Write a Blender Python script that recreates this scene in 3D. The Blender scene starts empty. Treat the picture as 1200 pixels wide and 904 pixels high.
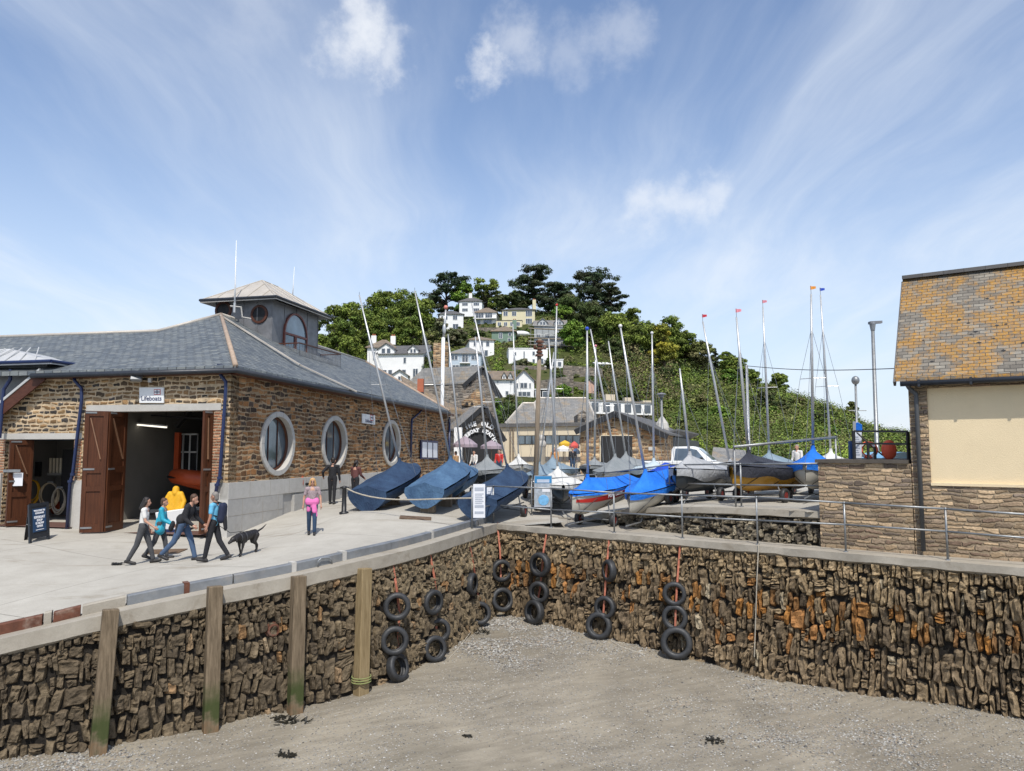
import bpy, bmesh, math, random
import numpy as np
from mathutils import Vector, Matrix, Euler

random.seed(7)
RNG = np.random.default_rng(11)
SC = bpy.context.scene
COL = SC.collection
R = math.radians

# ------------------------------------------------------------------ camera
H = 5.1                                   # eye height above the beach
F = 867.0                                 # focal length in pixels of the 1200 px wide photograph
TH = math.atan(76.0 / F)                  # camera pitch
CT, ST = math.cos(TH), math.sin(TH)
cam_d = bpy.data.cameras.new('camera')
cam = bpy.data.objects.new('camera', cam_d)
COL.objects.link(cam)
cam.location = (0, 0, H)
cam.rotation_euler = (math.pi / 2 + TH, 0, 0)
cam_d.sensor_width = 36.0
cam_d.lens = 36.0 * F / 1200.0
cam_d.clip_start = 0.1
cam_d.clip_end = 20000
SC.camera = cam

# ------------------------------------------------------------------ light
SUN_AZ = math.atan2(0.12, -0.99)          # clockwise from +Y
SUN_EL = R(56)
SUN_STRENGTH = 4.3
SKY_STRENGTH = 0.115
EXPOSURE = 0.0
sun_d = bpy.data.lights.new('sun', 'SUN')
sun_d.energy = SUN_STRENGTH
sun_d.angle = R(0.5)
sun_d.color = (1.0, 0.955, 0.88)
sun = bpy.data.objects.new('sun', sun_d)
COL.objects.link(sun)
sd = Vector((math.sin(SUN_AZ) * math.cos(SUN_EL), math.cos(SUN_AZ) * math.cos(SUN_EL), math.sin(SUN_EL)))
sun.rotation_euler = sd.to_track_quat('Z', 'Y').to_euler()
sun.location = (10, -20, 60)
SC.view_settings.view_transform = 'Standard'
SC.view_settings.look = 'None'
SC.view_settings.exposure = EXPOSURE
SC.view_settings.gamma = 1.0
SC.view_settings.use_curve_mapping = False
SC.cycles.max_bounces = 6
SC.cycles.diffuse_bounces = 3
SC.cycles.glossy_bounces = 3
SC.cycles.transparent_max_bounces = 8


class NT:
    """tiny node-tree writer"""
    def __init__(s, tree):
        s.t = tree
    def n(s, typ, ins=None, **props):
        nd = s.t.nodes.new('ShaderNode' + typ)
        for k, v in props.items():
            setattr(nd, k, v)
        for k, v in (ins or {}).items():
            sk = nd.inputs[k]
            if isinstance(v, bpy.types.NodeSocket):
                s.t.links.new(v, sk)
            elif isinstance(v, bpy.types.Node):
                s.t.links.new(v.outputs[0], sk)
            else:
                if sk.type == 'RGBA' and len(v) == 3:
                    v = (*v, 1)
                sk.default_value = v
        return nd
    def link(s, a, b):
        s.t.links.new(a, b)
    def math(s, op, a, b=0.0, c=None):
        i = {0: a, 1: b}
        if c is not None:
            i[2] = c
        return s.n('Math', i, operation=op).outputs[0]
    def vmath(s, op, a, b=(0, 0, 0)):
        nd = s.n('VectorMath', {0: a, 1: b}, operation=op)
        return nd.outputs['Value'] if op in ('DOT_PRODUCT', 'LENGTH', 'DISTANCE') else nd.outputs[0]
    def mix(s, fac, a, b, blend='MIX'):
        nd = s.n('Mix', data_type='RGBA', blend_type=blend)
        for k, v in ((0, fac), (6, a), (7, b)):
            if isinstance(v, bpy.types.NodeSocket):
                s.t.links.new(v, nd.inputs[k])
            else:
                if k != 0 and len(v) == 3:
                    v = (*v, 1)
                nd.inputs[k].default_value = v
        return nd.outputs[2]
    def ramp(s, fac, stops, interp='LINEAR'):
        nd = s.n('ValToRGB', {0: fac})
        cr = nd.color_ramp
        cr.interpolation = interp
        while len(cr.elements) < len(stops):
            cr.elements.new(0.5)
        for e, (p, c) in zip(cr.elements, stops):
            e.position = p
            if isinstance(c, (int, float)):
                c = (c, c, c)
            e.color = (*c, 1)
        return nd.outputs[0]
    def noise(s, vec, scale, detail=4, rough=0.55, out=0, dist=0.0):
        nd = s.n('TexNoise', {'Scale': scale, 'Detail': detail, 'Roughness': rough, 'Distortion': dist})
        if vec is not None:
            s.t.links.new(vec, nd.inputs['Vector'])
        return nd.outputs[out]
    def smooth(s, v, lo, hi):
        nd = s.n('MapRange', {0: v, 1: lo, 2: hi}, interpolation_type='SMOOTHSTEP')
        return nd.outputs[0]


# ------------------------------------------------------------------ sky with cirrus and a few puffs
world = bpy.data.worlds.new('World')
SC.world = world
world.use_nodes = True
wt = world.node_tree
for nd in list(wt.nodes):
    wt.nodes.remove(nd)
W = NT(wt)
sky = W.n('TexSky', sky_type='NISHITA', sun_disc=False, sun_elevation=SUN_EL, sun_rotation=SUN_AZ,
          air_density=1.0, dust_density=0.7, ozone_density=1.6, altitude=10)


def wdir(px, py):
    a, u = (px - 600) / F, -(py - 452) / F
    return Vector((a, CT - ST * u, ST + CT * u)).normalized()


d = W.n('TexCoord').outputs['Generated']
sep = W.n('SeparateXYZ', {0: d})
zc = W.math('ADD', W.math('MAXIMUM', sep.outputs[2], 0.0), 0.16)
pu = W.math('DIVIDE', sep.outputs[0], zc)
pv = W.math('DIVIDE', sep.outputs[1], zc)
plane = W.n('CombineXYZ', {0: pu, 1: pv, 2: 0.0}).outputs[0]
warp = W.n('TexNoise', {'Vector': plane, 'Scale': 0.55, 'Detail': 3}).outputs[1]
warp2 = W.vmath('SCALE', W.vmath('SUBTRACT', warp, (0.5, 0.5, 0.5)))
warp2.node.inputs['Scale'].default_value = 0.9
pw = W.vmath('ADD', plane, warp2)
mp = W.n('Mapping', {'Vector': pw, 'Rotation': (0, 0, R(-14)), 'Scale': (2.0, 0.22, 1.0)}).outputs[0]
st1 = W.noise(mp, 1.1, 9, 0.60)
mp2 = W.n('Mapping', {'Vector': pw, 'Rotation': (0, 0, R(-35)), 'Scale': (1.3, 0.45, 1.0), 'Location': (3.1, 1.7, 0)}).outputs[0]
st2 = W.noise(mp2, 1.2, 8, 0.6)
broad = W.noise(plane, 0.42, 3, 0.5)
cir = W.math('ADD', W.smooth(st1, 0.40, 0.84), W.math('MULTIPLY', W.smooth(st2, 0.42, 0.82), 0.8))
cir = W.math('MULTIPLY', cir, W.math('ADD', W.math('MULTIPLY', W.smooth(broad, 0.30, 0.62), 0.75), 0.35))
veil = W.math('MULTIPLY', W.smooth(sep.outputs[2], 0.60, 0.02), 0.16)
band = W.smooth(W.math('ABSOLUTE', W.math('SUBTRACT', W.vmath('DOT_PRODUCT', d, wdir(600, -1)), 0.93)), 0.06, 0.0)
cir = W.math('MINIMUM', W.math('ADD', W.math('MULTIPLY', cir, 0.60), veil), 0.78)
# small cumulus: noise-eaten blobs round a few directions
fine = W.n('TexNoise', {'Vector': d, 'Scale': 12.0, 'Detail': 8, 'Roughness': 0.62}).outputs[1]
fo = W.vmath('SCALE', W.vmath('SUBTRACT', fine, (0.5, 0.5, 0.5)))
fo.node.inputs['Scale'].default_value = 0.15
dd = W.vmath('ADD', d, fo)
puff = None
for (px, py, r, amt) in ((425, 40, 0.062, .75), (462, 66, 0.045, .55), (578, 74, 0.046, .6), (612, 46, 0.060, .40), (728, 40, 0.060, .30),
                         (758, 236, 0.050, .5), (800, 232, 0.05, .5), (838, 220, 0.046, .4), (680, 58, 0.060, .25), (300, 14, 0.07, .15)):
    dist = W.vmath('DISTANCE', dd, wdir(px, py))
    b = W.math('MULTIPLY', W.smooth(dist, r, r * 0.05), amt)
    puff = b if puff is None else W.math('MAXIMUM', puff, b)
skyc = W.mix(1.0, sky.outputs[0], (1.56, 1.54, 1.58), 'MULTIPLY')
skyc = W.mix(W.math('MULTIPLY', W.smooth(sep.outputs[2], 0.42, -0.02), 0.70), skyc, (5.7, 6.7, 8.3))
skyc = W.mix(cir, skyc, (7.9, 8.4, 9.0))
skyc = W.mix(puff, skyc, (8.6, 8.8, 9.1))
bg = W.n('Background', {'Color': skyc, 'Strength': SKY_STRENGTH})
wo = W.n('OutputWorld')
W.link(bg.outputs[0], wo.inputs[0])

# ------------------------------------------------------------------ pixel <-> world


def P(px, py, Y):
    """world point on the sight line of photograph pixel (px,py) at world depth Y"""
    a, u = (px - 600) / F, -(py - 452) / F
    k = Y / (CT - ST * u)
    return Vector((a * k, Y, H + (ST + CT * u) * k))


def pix(p):
    x, y, z = p[0], p[1], p[2] - H
    dep = y * CT + z * ST
    up = -y * ST + z * CT
    return 600 + F * x / dep, 452 - F * up / dep


# ------------------------------------------------------------------ terrain of the quay (thin plate through surveyed points)
CP = [(-9.1, 13.1, -3.32), (-13.5, 11, -3.75), (-7.75, 13.75, -3.06), (-6.1, 14.8, -2.82), (-4.6, 15.8, -2.64), (-3.3, 16.9, -2.46),
      (-2.3, 18.4, -2.38), (-1.3, 21, -2.33), (-.5, 24, -2.35), (-7.6, 18.6, -2.78), (-9.0, 23.4, -2.74), (-17, 25.4, -2.56),
      (-14, 22, -2.66), (-12, 18, -2.95), (-16, 15, -3.2), (-6.3, 23.3, -2.42), (-7, 27.5, -2.12), (-5.3, 23.8, -2.15), (-3, 25.5, -2.05),
      (-1.5, 28, -2.0), (2.0, 25.6, -2.32), (3.0, 24.4, -2.05), (5.4, 20.7, -1.55), (7.8, 18.7, -1.5), (4.2, 24.0, -1.75),
      (9, 21.7, -1.5), (0, 40, -1.75), (5, 45, -1.5), (-5, 45, -1.8), (-6, 35, -1.9), (15, 30, -1.4), (24, 60, -1.4), (-6, 60, -1.7), (8, 70, -1.5),
      (30, 25, -1.4), (20, 20, -1.5), (-20, 40, -2.3), (-22, 20, -2.8)]
_c = np.array(CP)


def _U(r2):
    return np.where(r2 > 1e-9, 0.5 * r2 * np.log(np.maximum(r2, 1e-9)), 0.0)


def _tps(c, lam=0.4):
    n = len(c)
    d2 = ((c[:, None, :2] - c[None, :, :2]) ** 2).sum(2)
    K = _U(d2) + lam * np.eye(n)
    Pm = np.hstack([np.ones((n, 1)), c[:, :2]])
    A = np.zeros((n + 3, n + 3))
    A[:n, :n], A[:n, n:], A[n:, :n] = K, Pm, Pm.T
    return np.linalg.solve(A, np.concatenate([c[:, 2], np.zeros(3)]))


_w = _tps(_c)


def yard_z(X, Y):
    Y = np.minimum(Y, 72.0)
    d2 = (X - _c[:, 0]) ** 2 + (Y - _c[:, 1]) ** 2
    return H + float((_U(d2) * _w[:-3]).sum() + _w[-3] + _w[-2] * X + _w[-1] * Y)


DECK = H - 2.35
QL = [(-15.5, 9.6), (-12.0, 11.5), (-9.1, 13.1), (-7.75, 13.75), (-6.1, 14.8), (-4.6, 15.8), (-3.3, 16.95), (-2.3, 18.5), (-1.35, 21), (-.5, 24)]
QR = [(-.5, 24), (10.4, 15.0), (16.5, 9.96)]
UW = [(1.3, 26.6), (2.9, 24.3), (5.33, 20.55), (7.72, 18.42)]   # the low yard wall above the walk


def seg_side(pts, X, Y):
    """signed distance to a polyline (positive = left of travel) """
    best, sg = 1e9, 0
    for (ax, ay), (bx, by) in zip(pts[:-1], pts[1:]):
        dx, dy = bx - ax, by - ay
        L2 = dx * dx + dy * dy
        t = max(0, min(1, ((X - ax) * dx + (Y - ay) * dy) / L2))
        qx, qy = ax + t * dx, ay + t * dy
        dd_ = math.hypot(X - qx, Y - qy)
        cr_ = (dx * (Y - ay) - dy * (X - ax))
        if dd_ < best - 1e-7:
            best, sg = dd_, cr_
        elif dd_ < best + 1e-7:
            sg = max(sg, cr_)                          # at a vertex: inside if inside either side
    return best if sg >= 0 else -best


def on_deck(X, Y):
    return X > 1.6 and seg_side([(1.3, 26.6), (2.9, 24.3), (5.33, 20.55), (7.72, 18.42), (9.1, 17.0), (20, 9.4)], X, Y) < 0


def gz(X, Y):
    return DECK if on_deck(X, Y) else yard_z(X, Y)


def G(px, py, y0=9.0):
    """where the sight line of a pixel meets the quay surface"""
    Y = y0
    while Y < 120:
        p = P(px, py, Y)
        if p.z <= gz(p.x, p.y):
            for _ in range(20):
                Y -= 0.005
                q = P(px, py, Y)
                if q.z > gz(q.x, q.y):
                    break
            return Vector((q.x, q.y, gz(q.x, q.y)))
        Y += 0.08
    p = P(px, py, 120)
    return p


def at_ground(px, Y):
    p = P(px, 540, Y)
    return Vector((p.x, Y, gz(p.x, Y)))
# ------------------------------------------------------------------ mesh writer
def uv_metres(me):
    """UV map in metres: along the horizontal tangent and up the slope of every face"""
    n = len(me.polygons)
    if n == 0:
        return
    nv = len(me.vertices)
    co = np.empty(nv * 3, np.float32); me.vertices.foreach_get('co', co); co = co.reshape(-1, 3)
    nor = np.empty(n * 3, np.float32); me.polygons.foreach_get('normal', nor); nor = nor.reshape(-1, 3)
    tot = np.empty(n, np.int32); me.polygons.foreach_get('loop_total', tot)
    li = np.empty(len(me.loops), np.int32); me.loops.foreach_get('vertex_index', li)
    nl = np.repeat(nor, tot, axis=0)
    # quantise the normal so neighbouring faces of a flat wall share one frame
    t = np.stack([-nl[:, 1], nl[:, 0], np.zeros(len(nl))], 1)
    ln = np.linalg.norm(t, axis=1)
    flat = ln < 0.12
    t[flat] = (1, 0, 0)
    ln[flat] = 1
    t = t / ln[:, None]
    b = np.cross(nl, t)
    b[flat] = (0, 1, 0)
    p = co[li]
    uv = np.stack([(p * t).sum(1), (p * b).sum(1)], 1).astype(np.float32)
    lay = me.uv_layers.new(name='UVMap')
    lay.data.foreach_set('uv', uv.ravel())


ORIG = {}                                             # world matrix of every Empty / mesh used as parent


def wmat(o):
    return ORIG.get(o.name, Matrix.Identity(4))


class MB:
    def __init__(s):
        s.v, s.f, s.c = [], [], []
        s.col = None
    def add(s, vs, fs):
        b = len(s.v)
        s.v += [tuple(v) for v in vs]
        s.f += [tuple(i + b for i in f) for f in fs]
        if s.col is not None:
            s.c += [s.col] * len(vs)
        return s
    def hexa(s, p):
        """8 points: bottom 0-3 (ccw from above), top 4-7"""
        return s.add(p, [(3, 2, 1, 0), (4, 5, 6, 7), (0, 1, 5, 4), (1, 2, 6, 5), (2, 3, 7, 6), (3, 0, 4, 7)])
    def box(s, c, size, rz=0.0, rot=None):
        m = (Euler(rot).to_matrix() if rot is not None else Matrix.Rotation(rz, 3, 'Z'))
        c = Vector(c)
        hx, hy, hz = size[0] / 2, size[1] / 2, size[2] / 2
        ps = [c + m @ Vector(q) for q in ((-hx, -hy, -hz), (hx, -hy, -hz), (hx, hy, -hz), (-hx, hy, -hz), (-hx, -hy, hz), (hx, -hy, hz), (hx, hy, hz), (-hx, hy, hz))]
        return s.hexa(ps)
    def beam(s, a, b, w, h, up=(0, 0, 1)):
        """rectangular bar from a to b"""
        a, b, up = Vector(a), Vector(b), Vector(up)
        d = (b - a).normalized()
        x = d.cross(up)
        if x.length < 1e-4:
            x = d.cross(Vector((1, 0, 0)))
        x.normalize()
        z = x.cross(d)
        x *= w / 2; z *= h / 2
        return s.hexa([a - x - z, a + x - z, b + x - z, b - x - z, a - x + z, a + x + z, b + x + z, b - x + z])
    def tube(s, pts, r, n=8, cap=True, r2=None):
        pts = [Vector(p) for p in pts]
        k = len(pts)
        rad = r if isinstance(r, (list, tuple)) else [r + ((r2 if r2 is not None else r) - r) * i / max(1, k - 1) for i in range(k)]
        vs = []
        ref = None
        for i, p in enumerate(pts):
            d = (pts[min(k - 1, i + 1)] - pts[max(0, i - 1)])
            d = d.normalized() if d.length > 1e-9 else Vector((0, 0, 1))
            if ref is None:
                ref = Vector((1, 0, 0)) if abs(d.x) < 0.8 else Vector((0, 1, 0))
            x = (ref - d * ref.dot(d)).normalized()
            y = d.cross(x)
            ref = x
            for j in range(n):
                a = 2 * math.pi * j / n
                vs.append(p + (x * math.cos(a) + y * math.sin(a)) * rad[i])
        fs = [(i * n + j, i * n + (j + 1) % n, (i + 1) * n + (j + 1) % n, (i + 1) * n + j) for i in range(k - 1) for j in range(n)]
        if cap:
            fs += [tuple(range(n - 1, -1, -1)), tuple((k - 1) * n + j for j in range(n))]
        return s.add(vs, fs)
    def prism(s, poly, off):
        """polygon (3d points) extruded by vector off"""
        off = Vector(off)
        n = len(poly)
        a = [Vector(p) for p in poly]
        nrm = Vector((0, 0, 0))
        for i in range(n):
            p, q = a[i], a[(i + 1) % n]
            nrm += p.cross(q)
        if nrm.dot(off) > 0:
            a.reverse()
        return s.add(a + [p + off for p in a], [tuple(range(n)), tuple(range(2 * n - 1, n - 1, -1))] + [(j, i, i + n, j + n) for i, j in ((i, (i + 1) % n) for i in range(n))])
    def lathe(s, prof, c=(0, 0, 0), axis=(0, 0, 1), n=24, closed=False):
        c, ax = Vector(c), Vector(axis).normalized()
        x = ax.orthogonal().normalized()
        y = ax.cross(x)
        vs, fs = [], []
        k = len(prof)
        for i in range(n):
            a = 2 * math.pi * i / n
            e = x * math.cos(a) + y * math.sin(a)
            vs += [c + e * r + ax * h for r, h in prof]
        m = k if closed else k - 1
        for i in range(n):
            for j in range(m):
                q = (j + 1) % k
                fs.append((i * k + j, ((i + 1) % n) * k + j, ((i + 1) % n) * k + q, i * k + q))
        return s.add(vs, fs)
    def ball(s, c, r, n=10, m=7):
        r = Vector((r, r, r)) if isinstance(r, (int, float)) else Vector(r)
        c = Vector(c)
        vs = [c + Vector((0, 0, r.z))]
        for i in range(1, m):
            t = math.pi * i / m
            vs += [c + Vector((r.x * math.sin(t) * math.cos(2 * math.pi * j / n), r.y * math.sin(t) * math.sin(2 * math.pi * j / n), r.z * math.cos(t))) for j in range(n)]
        vs.append(c - Vector((0, 0, r.z)))
        fs = [(0, 1 + j, 1 + (j + 1) % n) for j in range(n)]
        for i in range(m - 2):
            fs += [(1 + i * n + j, 1 + (i + 1) * n + j, 1 + (i + 1) * n + (j + 1) % n, 1 + i * n + (j + 1) % n) for j in range(n)]
        e = len(vs) - 1
        b = 1 + (m - 2) * n
        fs += [(b + j, e, b + (j + 1) % n) for j in range(n)]
        return s.add(vs, fs)
    def grid(s, fn, nu, nv):
        vs = [fn(i / nu, j / nv) for j in range(nv + 1) for i in range(nu + 1)]
        return s.add(vs, [(j * (nu + 1) + i, j * (nu + 1) + i + 1, (j + 1) * (nu + 1) + i + 1, (j + 1) * (nu + 1) + i) for j in range(nv) for i in range(nu)])
    def build(s, name, m, parent=None, smooth=False, origin=None, fix=False, bevel=0.0):
        me = bpy.data.meshes.new(name)
        V = s.v
        if parent is not None:
            inv = wmat(parent).inverted()
            V = [tuple(inv @ Vector(v)) for v in V]
        elif origin is None:
            a = np.array(V)
            origin = ((a[:, 0].min() + a[:, 0].max()) / 2, (a[:, 1].min() + a[:, 1].max()) / 2, a[:, 2].min())
        if origin is not None and parent is None:
            V = [(v[0] - origin[0], v[1] - origin[1], v[2] - origin[2]) for v in V]
        me.from_pydata(V, [], s.f)
        if fix:
            bm = bmesh.new(); bm.from_mesh(me)
            bmesh.ops.recalc_face_normals(bm, faces=bm.faces)
            bm.to_mesh(me); bm.free()
        me.update()
        if s.c:
            at = me.color_attributes.new('Col', 'FLOAT_COLOR', 'POINT')
            at.data.foreach_set('color', np.array([(*c, 1) for c in s.c], np.float32).ravel())
        uv_metres(me)
        if smooth:
            me.polygons.foreach_set('use_smooth', [True] * len(me.polygons))
        return link(me, name, m, parent, origin, bevel)


def link(me, name, m, parent=None, origin=None, bevel=0.0):
    o = bpy.data.objects.new(name, me)
    COL.objects.link(o)
    if m is not None:
        me.materials.append(m)
    if parent is not None:
        o.parent = parent
        ORIG[o.name] = wmat(parent)
    elif origin is not None:
        o.location = origin
        ORIG[o.name] = Matrix.Translation(origin)
    if bevel:
        md = o.modifiers.new('bevel', 'BEVEL')
        md.width = bevel; md.segments = 2; md.limit_method = 'ANGLE'
    return o


def thing(name, label, cat, loc, group=None, rz=0.0):
    o = bpy.data.objects.new(name, None)
    COL.objects.link(o)
    o.empty_display_size = 0.2
    o.location = loc
    o.rotation_euler = (0, 0, rz)
    ORIG[o.name] = Matrix.Translation(loc) @ Matrix.Rotation(rz, 4, 'Z')
    return tag(o, label, cat, group)


def tag(o, label, cat, group=None, kind=None):
    if label: o['label'] = label
    if cat: o['category'] = cat
    if group: o['group'] = group
    if kind: o['kind'] = kind
    return o


def struct(o):
    o['kind'] = 'structure'
    return o


def clone(root, loc, rz=None):
    def cp(o, par):
        c = o.copy()
        COL.objects.link(c)
        if par is not None:
            c.parent = par
        for ch in o.children:
            cp(ch, c)
        return c
    c = cp(root, None)
    c.location = loc
    if rz is not None:
        c.rotation_euler = (0, 0, rz)
    ORIG[c.name] = Matrix.Translation(loc) @ Matrix.Rotation(c.rotation_euler.z, 4, 'Z')
    return c


def lettering(txt, size, m, parent, M4, name='lettering', ext=0.004, align='CENTER', bold=0.0, sx=1.0):
    """flat raised letters; M4 = world matrix (x right, y up, z out of the sign)"""
    cu = bpy.data.curves.new(name, 'FONT')
    cu.body = txt
    cu.size = size
    cu.align_x = align
    cu.align_y = 'CENTER'
    cu.extrude = ext
    cu.offset = bold
    cu.resolution_u = 3
    tmp = bpy.data.objects.new('tmp_text', cu)
    COL.objects.link(tmp)
    dg = bpy.context.evaluated_depsgraph_get()
    me = bpy.data.meshes.new_from_object(tmp.evaluated_get(dg))
    bpy.data.objects.remove(tmp)
    bpy.data.curves.remove(cu)
    if len(me.vertices) == 0:
        return None
    me.name = name
    me.transform((wmat(parent).inverted() if parent else Matrix.Identity(4)) @ M4 @ Matrix.Diagonal((sx, 1, 1, 1)))
    me.materials.clear()
    return link(me, name, m, parent)


def frame(o, x, z):
    """matrix with x right, y up (z arg), third axis facing out"""
    x, y = Vector(x).normalized(), Vector(z).normalized()
    n = x.cross(y)
    m = Matrix((x, y, n)).transposed().to_4x4()
    m.translation = Vector(o)
    return m


# ------------------------------------------------------------------ materials
MC = {}


def new_mat(name):
    m = bpy.data.materials.new(name)
    m.use_nodes = True
    t = m.node_tree
    for nd in list(t.nodes):
        t.nodes.remove(nd)
    k = NT(t)
    b = k.n('BsdfPrincipled')
    o = k.n('OutputMaterial')
    k.link(b.outputs[0], o.inputs[0])
    return m, k, b


def put(k, b, **kw):
    for n, v in kw.items():
        n = n.replace('_', ' ')
        if isinstance(v, bpy.types.NodeSocket):
            k.link(v, b.inputs[n])
        else:
            if b.inputs[n].type == 'RGBA' and len(v) == 3:
                v = (*v, 1)
            b.inputs[n].default_value = v


def bump(k, b, h, strength=0.5, dist=0.02):
    bp = k.n('Bump', {'Height': h, 'Strength': strength, 'Distance': dist})
    k.link(bp.outputs[0], b.inputs['Normal'])


def M(name, col, rough=0.6, metal=0.0, var=0.14, vs=2.5, bmp=0.0, bs=40.0, dirt=None, dirt_amt=0.4, spec=0.5):
    """plain procedural material: base colour, mottled, optionally stained, with fine bump"""
    if name in MC:
        return MC[name]
    m, k, b = new_mat(name)
    oc = k.n('TexCoord').outputs['Object']
    n1 = k.noise(oc, vs, 5, 0.6)
    lo = tuple(c * (1 - var) for c in col)
    hi = tuple(min(1, c * (1 + var)) for c in col)
    c = k.ramp(n1, [(0.3, lo), (0.7, hi)])
    if dirt is not None:
        n2 = k.noise(oc, vs * 0.6, 6, 0.68)
        c = k.mix(k.math('MULTIPLY', k.smooth(n2, 0.5, 0.72), dirt_amt), c, dirt)
    put(k, b, Base_Color=c, Metallic=metal, Specular_IOR_Level=spec,
        Roughness=k.ramp(k.noise(oc, vs * 3, 3), [(0.3, max(0, rough - 0.08)), (0.7, min(1, rough + 0.08))]))
    if bmp:
        bump(k, b, k.noise(oc, bs, 5, 0.6), bmp, 0.01)
    MC[name] = m
    return m


def uvnode(k):
    return k.n('UVMap', uv_map='UVMap').outputs[0]


def rubble(name, sc, mortar, stones, mort_w=0.012, bmp=0.8, warp=0.03, blot=0.2, rnd_=0.9, wob=0.8):
    """coursed rubble: rows of random-length stones; sc = (stones per metre across, courses per metre), mort_w in metres"""
    m, k, b = new_mat(name)
    uv = uvnode(k)
    wn = k.n('TexNoise', {'Vector': uv, 'Scale': 7.0, 'Detail': 3, 'Roughness': .6}).outputs[1]
    off = k.vmath('SCALE', k.vmath('SUBTRACT', wn, (0.5, 0.5, 0.5))); off.node.inputs['Scale'].default_value = warp * 2
    s_ = k.n('SeparateXYZ', {0: k.vmath('ADD', uv, off)}).outputs
    low = k.noise(k.vmath('MULTIPLY', uv, (.9, 2.2, 1)), 1.3, 3)
    y = k.math('ADD', k.math('MULTIPLY', s_[1], sc[1]), k.math('MULTIPLY', low, 2.6 * wob))
    row, fy = k.math('FLOOR', y), k.math('FRACT', y)
    w = k.math('ADD', k.math('MULTIPLY', s_[0], sc[0]), k.math('MULTIPLY', row, 31.73))
    w = k.math('ADD', w, k.math('MULTIPLY', k.math('SUBTRACT', fy, .5), k.math('MULTIPLY', k.math('SUBTRACT', k.math('FRACT', k.math('MULTIPLY', row, .377)), .5), .25)))
    e1 = k.n('TexVoronoi', {'W': w, 'Scale': 1.0, 'Randomness': rnd_}, feature='DISTANCE_TO_EDGE', voronoi_dimensions='1D').outputs[0]
    cell = k.n('TexVoronoi', {'W': w, 'Scale': 1.0, 'Randomness': rnd_}, feature='F1', voronoi_dimensions='1D').outputs[1]
    cs = k.n('SeparateColor', {0: cell}).outputs
    # stones of differing height inside their course
    shrink = k.math('MULTIPLY', cs[1], .16)
    e2 = k.math('SUBTRACT', k.math('MINIMUM', fy, k.math('SUBTRACT', 1.0, fy)), shrink)
    edge = k.math('SMOOTH_MIN', k.math('DIVIDE', e1, sc[0]), k.math('DIVIDE', e2, sc[1]), .03)
    fn = k.noise(uv, 22, 6, 0.65)
    edge = k.math('ADD', edge, k.math('MULTIPLY', k.math('SUBTRACT', k.noise(uv, 19, 4), 0.5), 0.016))
    n = len(stones)
    sc_ = k.ramp(cs[0], [(i / max(1, n - 1), c_) for i, c_ in enumerate(stones)], 'CONSTANT' if n > 5 else 'LINEAR')
    sc_ = k.mix(1.0, sc_, k.ramp(cs[2], [(0, 0.62), (1, 1.4)]), 'MULTIPLY')
    sc_ = k.mix(1.0, sc_, k.ramp(fn, [(0.25, 0.6), (0.75, 1.35)]), 'MULTIPLY')
    mask = k.smooth(edge, mort_w * .55, mort_w * 1.25)
    big = k.noise(uv, 0.55, 4, 0.6)
    mcol = k.mix(1.0, mortar, k.ramp(k.noise(uv, 3.0, 5), [(0.25, 0.62), (0.75, 1.25)]), 'MULTIPLY')
    c = k.mix(mask, mcol, sc_)
    c = k.mix(1.0, c, k.ramp(big, [(0.3, 1 - blot), (0.7, 1 + blot)]), 'MULTIPLY')
    put(k, b, Base_Color=c, Roughness=0.88, Specular_IOR_Level=0.25)
    hgt = k.math('ADD', k.math('MULTIPLY', k.smooth(edge, 0.0, mort_w * 3), k.math('ADD', 0.6, k.math('MULTIPLY', cs[2], 0.7))), k.math('MULTIPLY', fn, 0.45))
    bump(k, b, hgt, bmp, 0.04)
    return m


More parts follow.
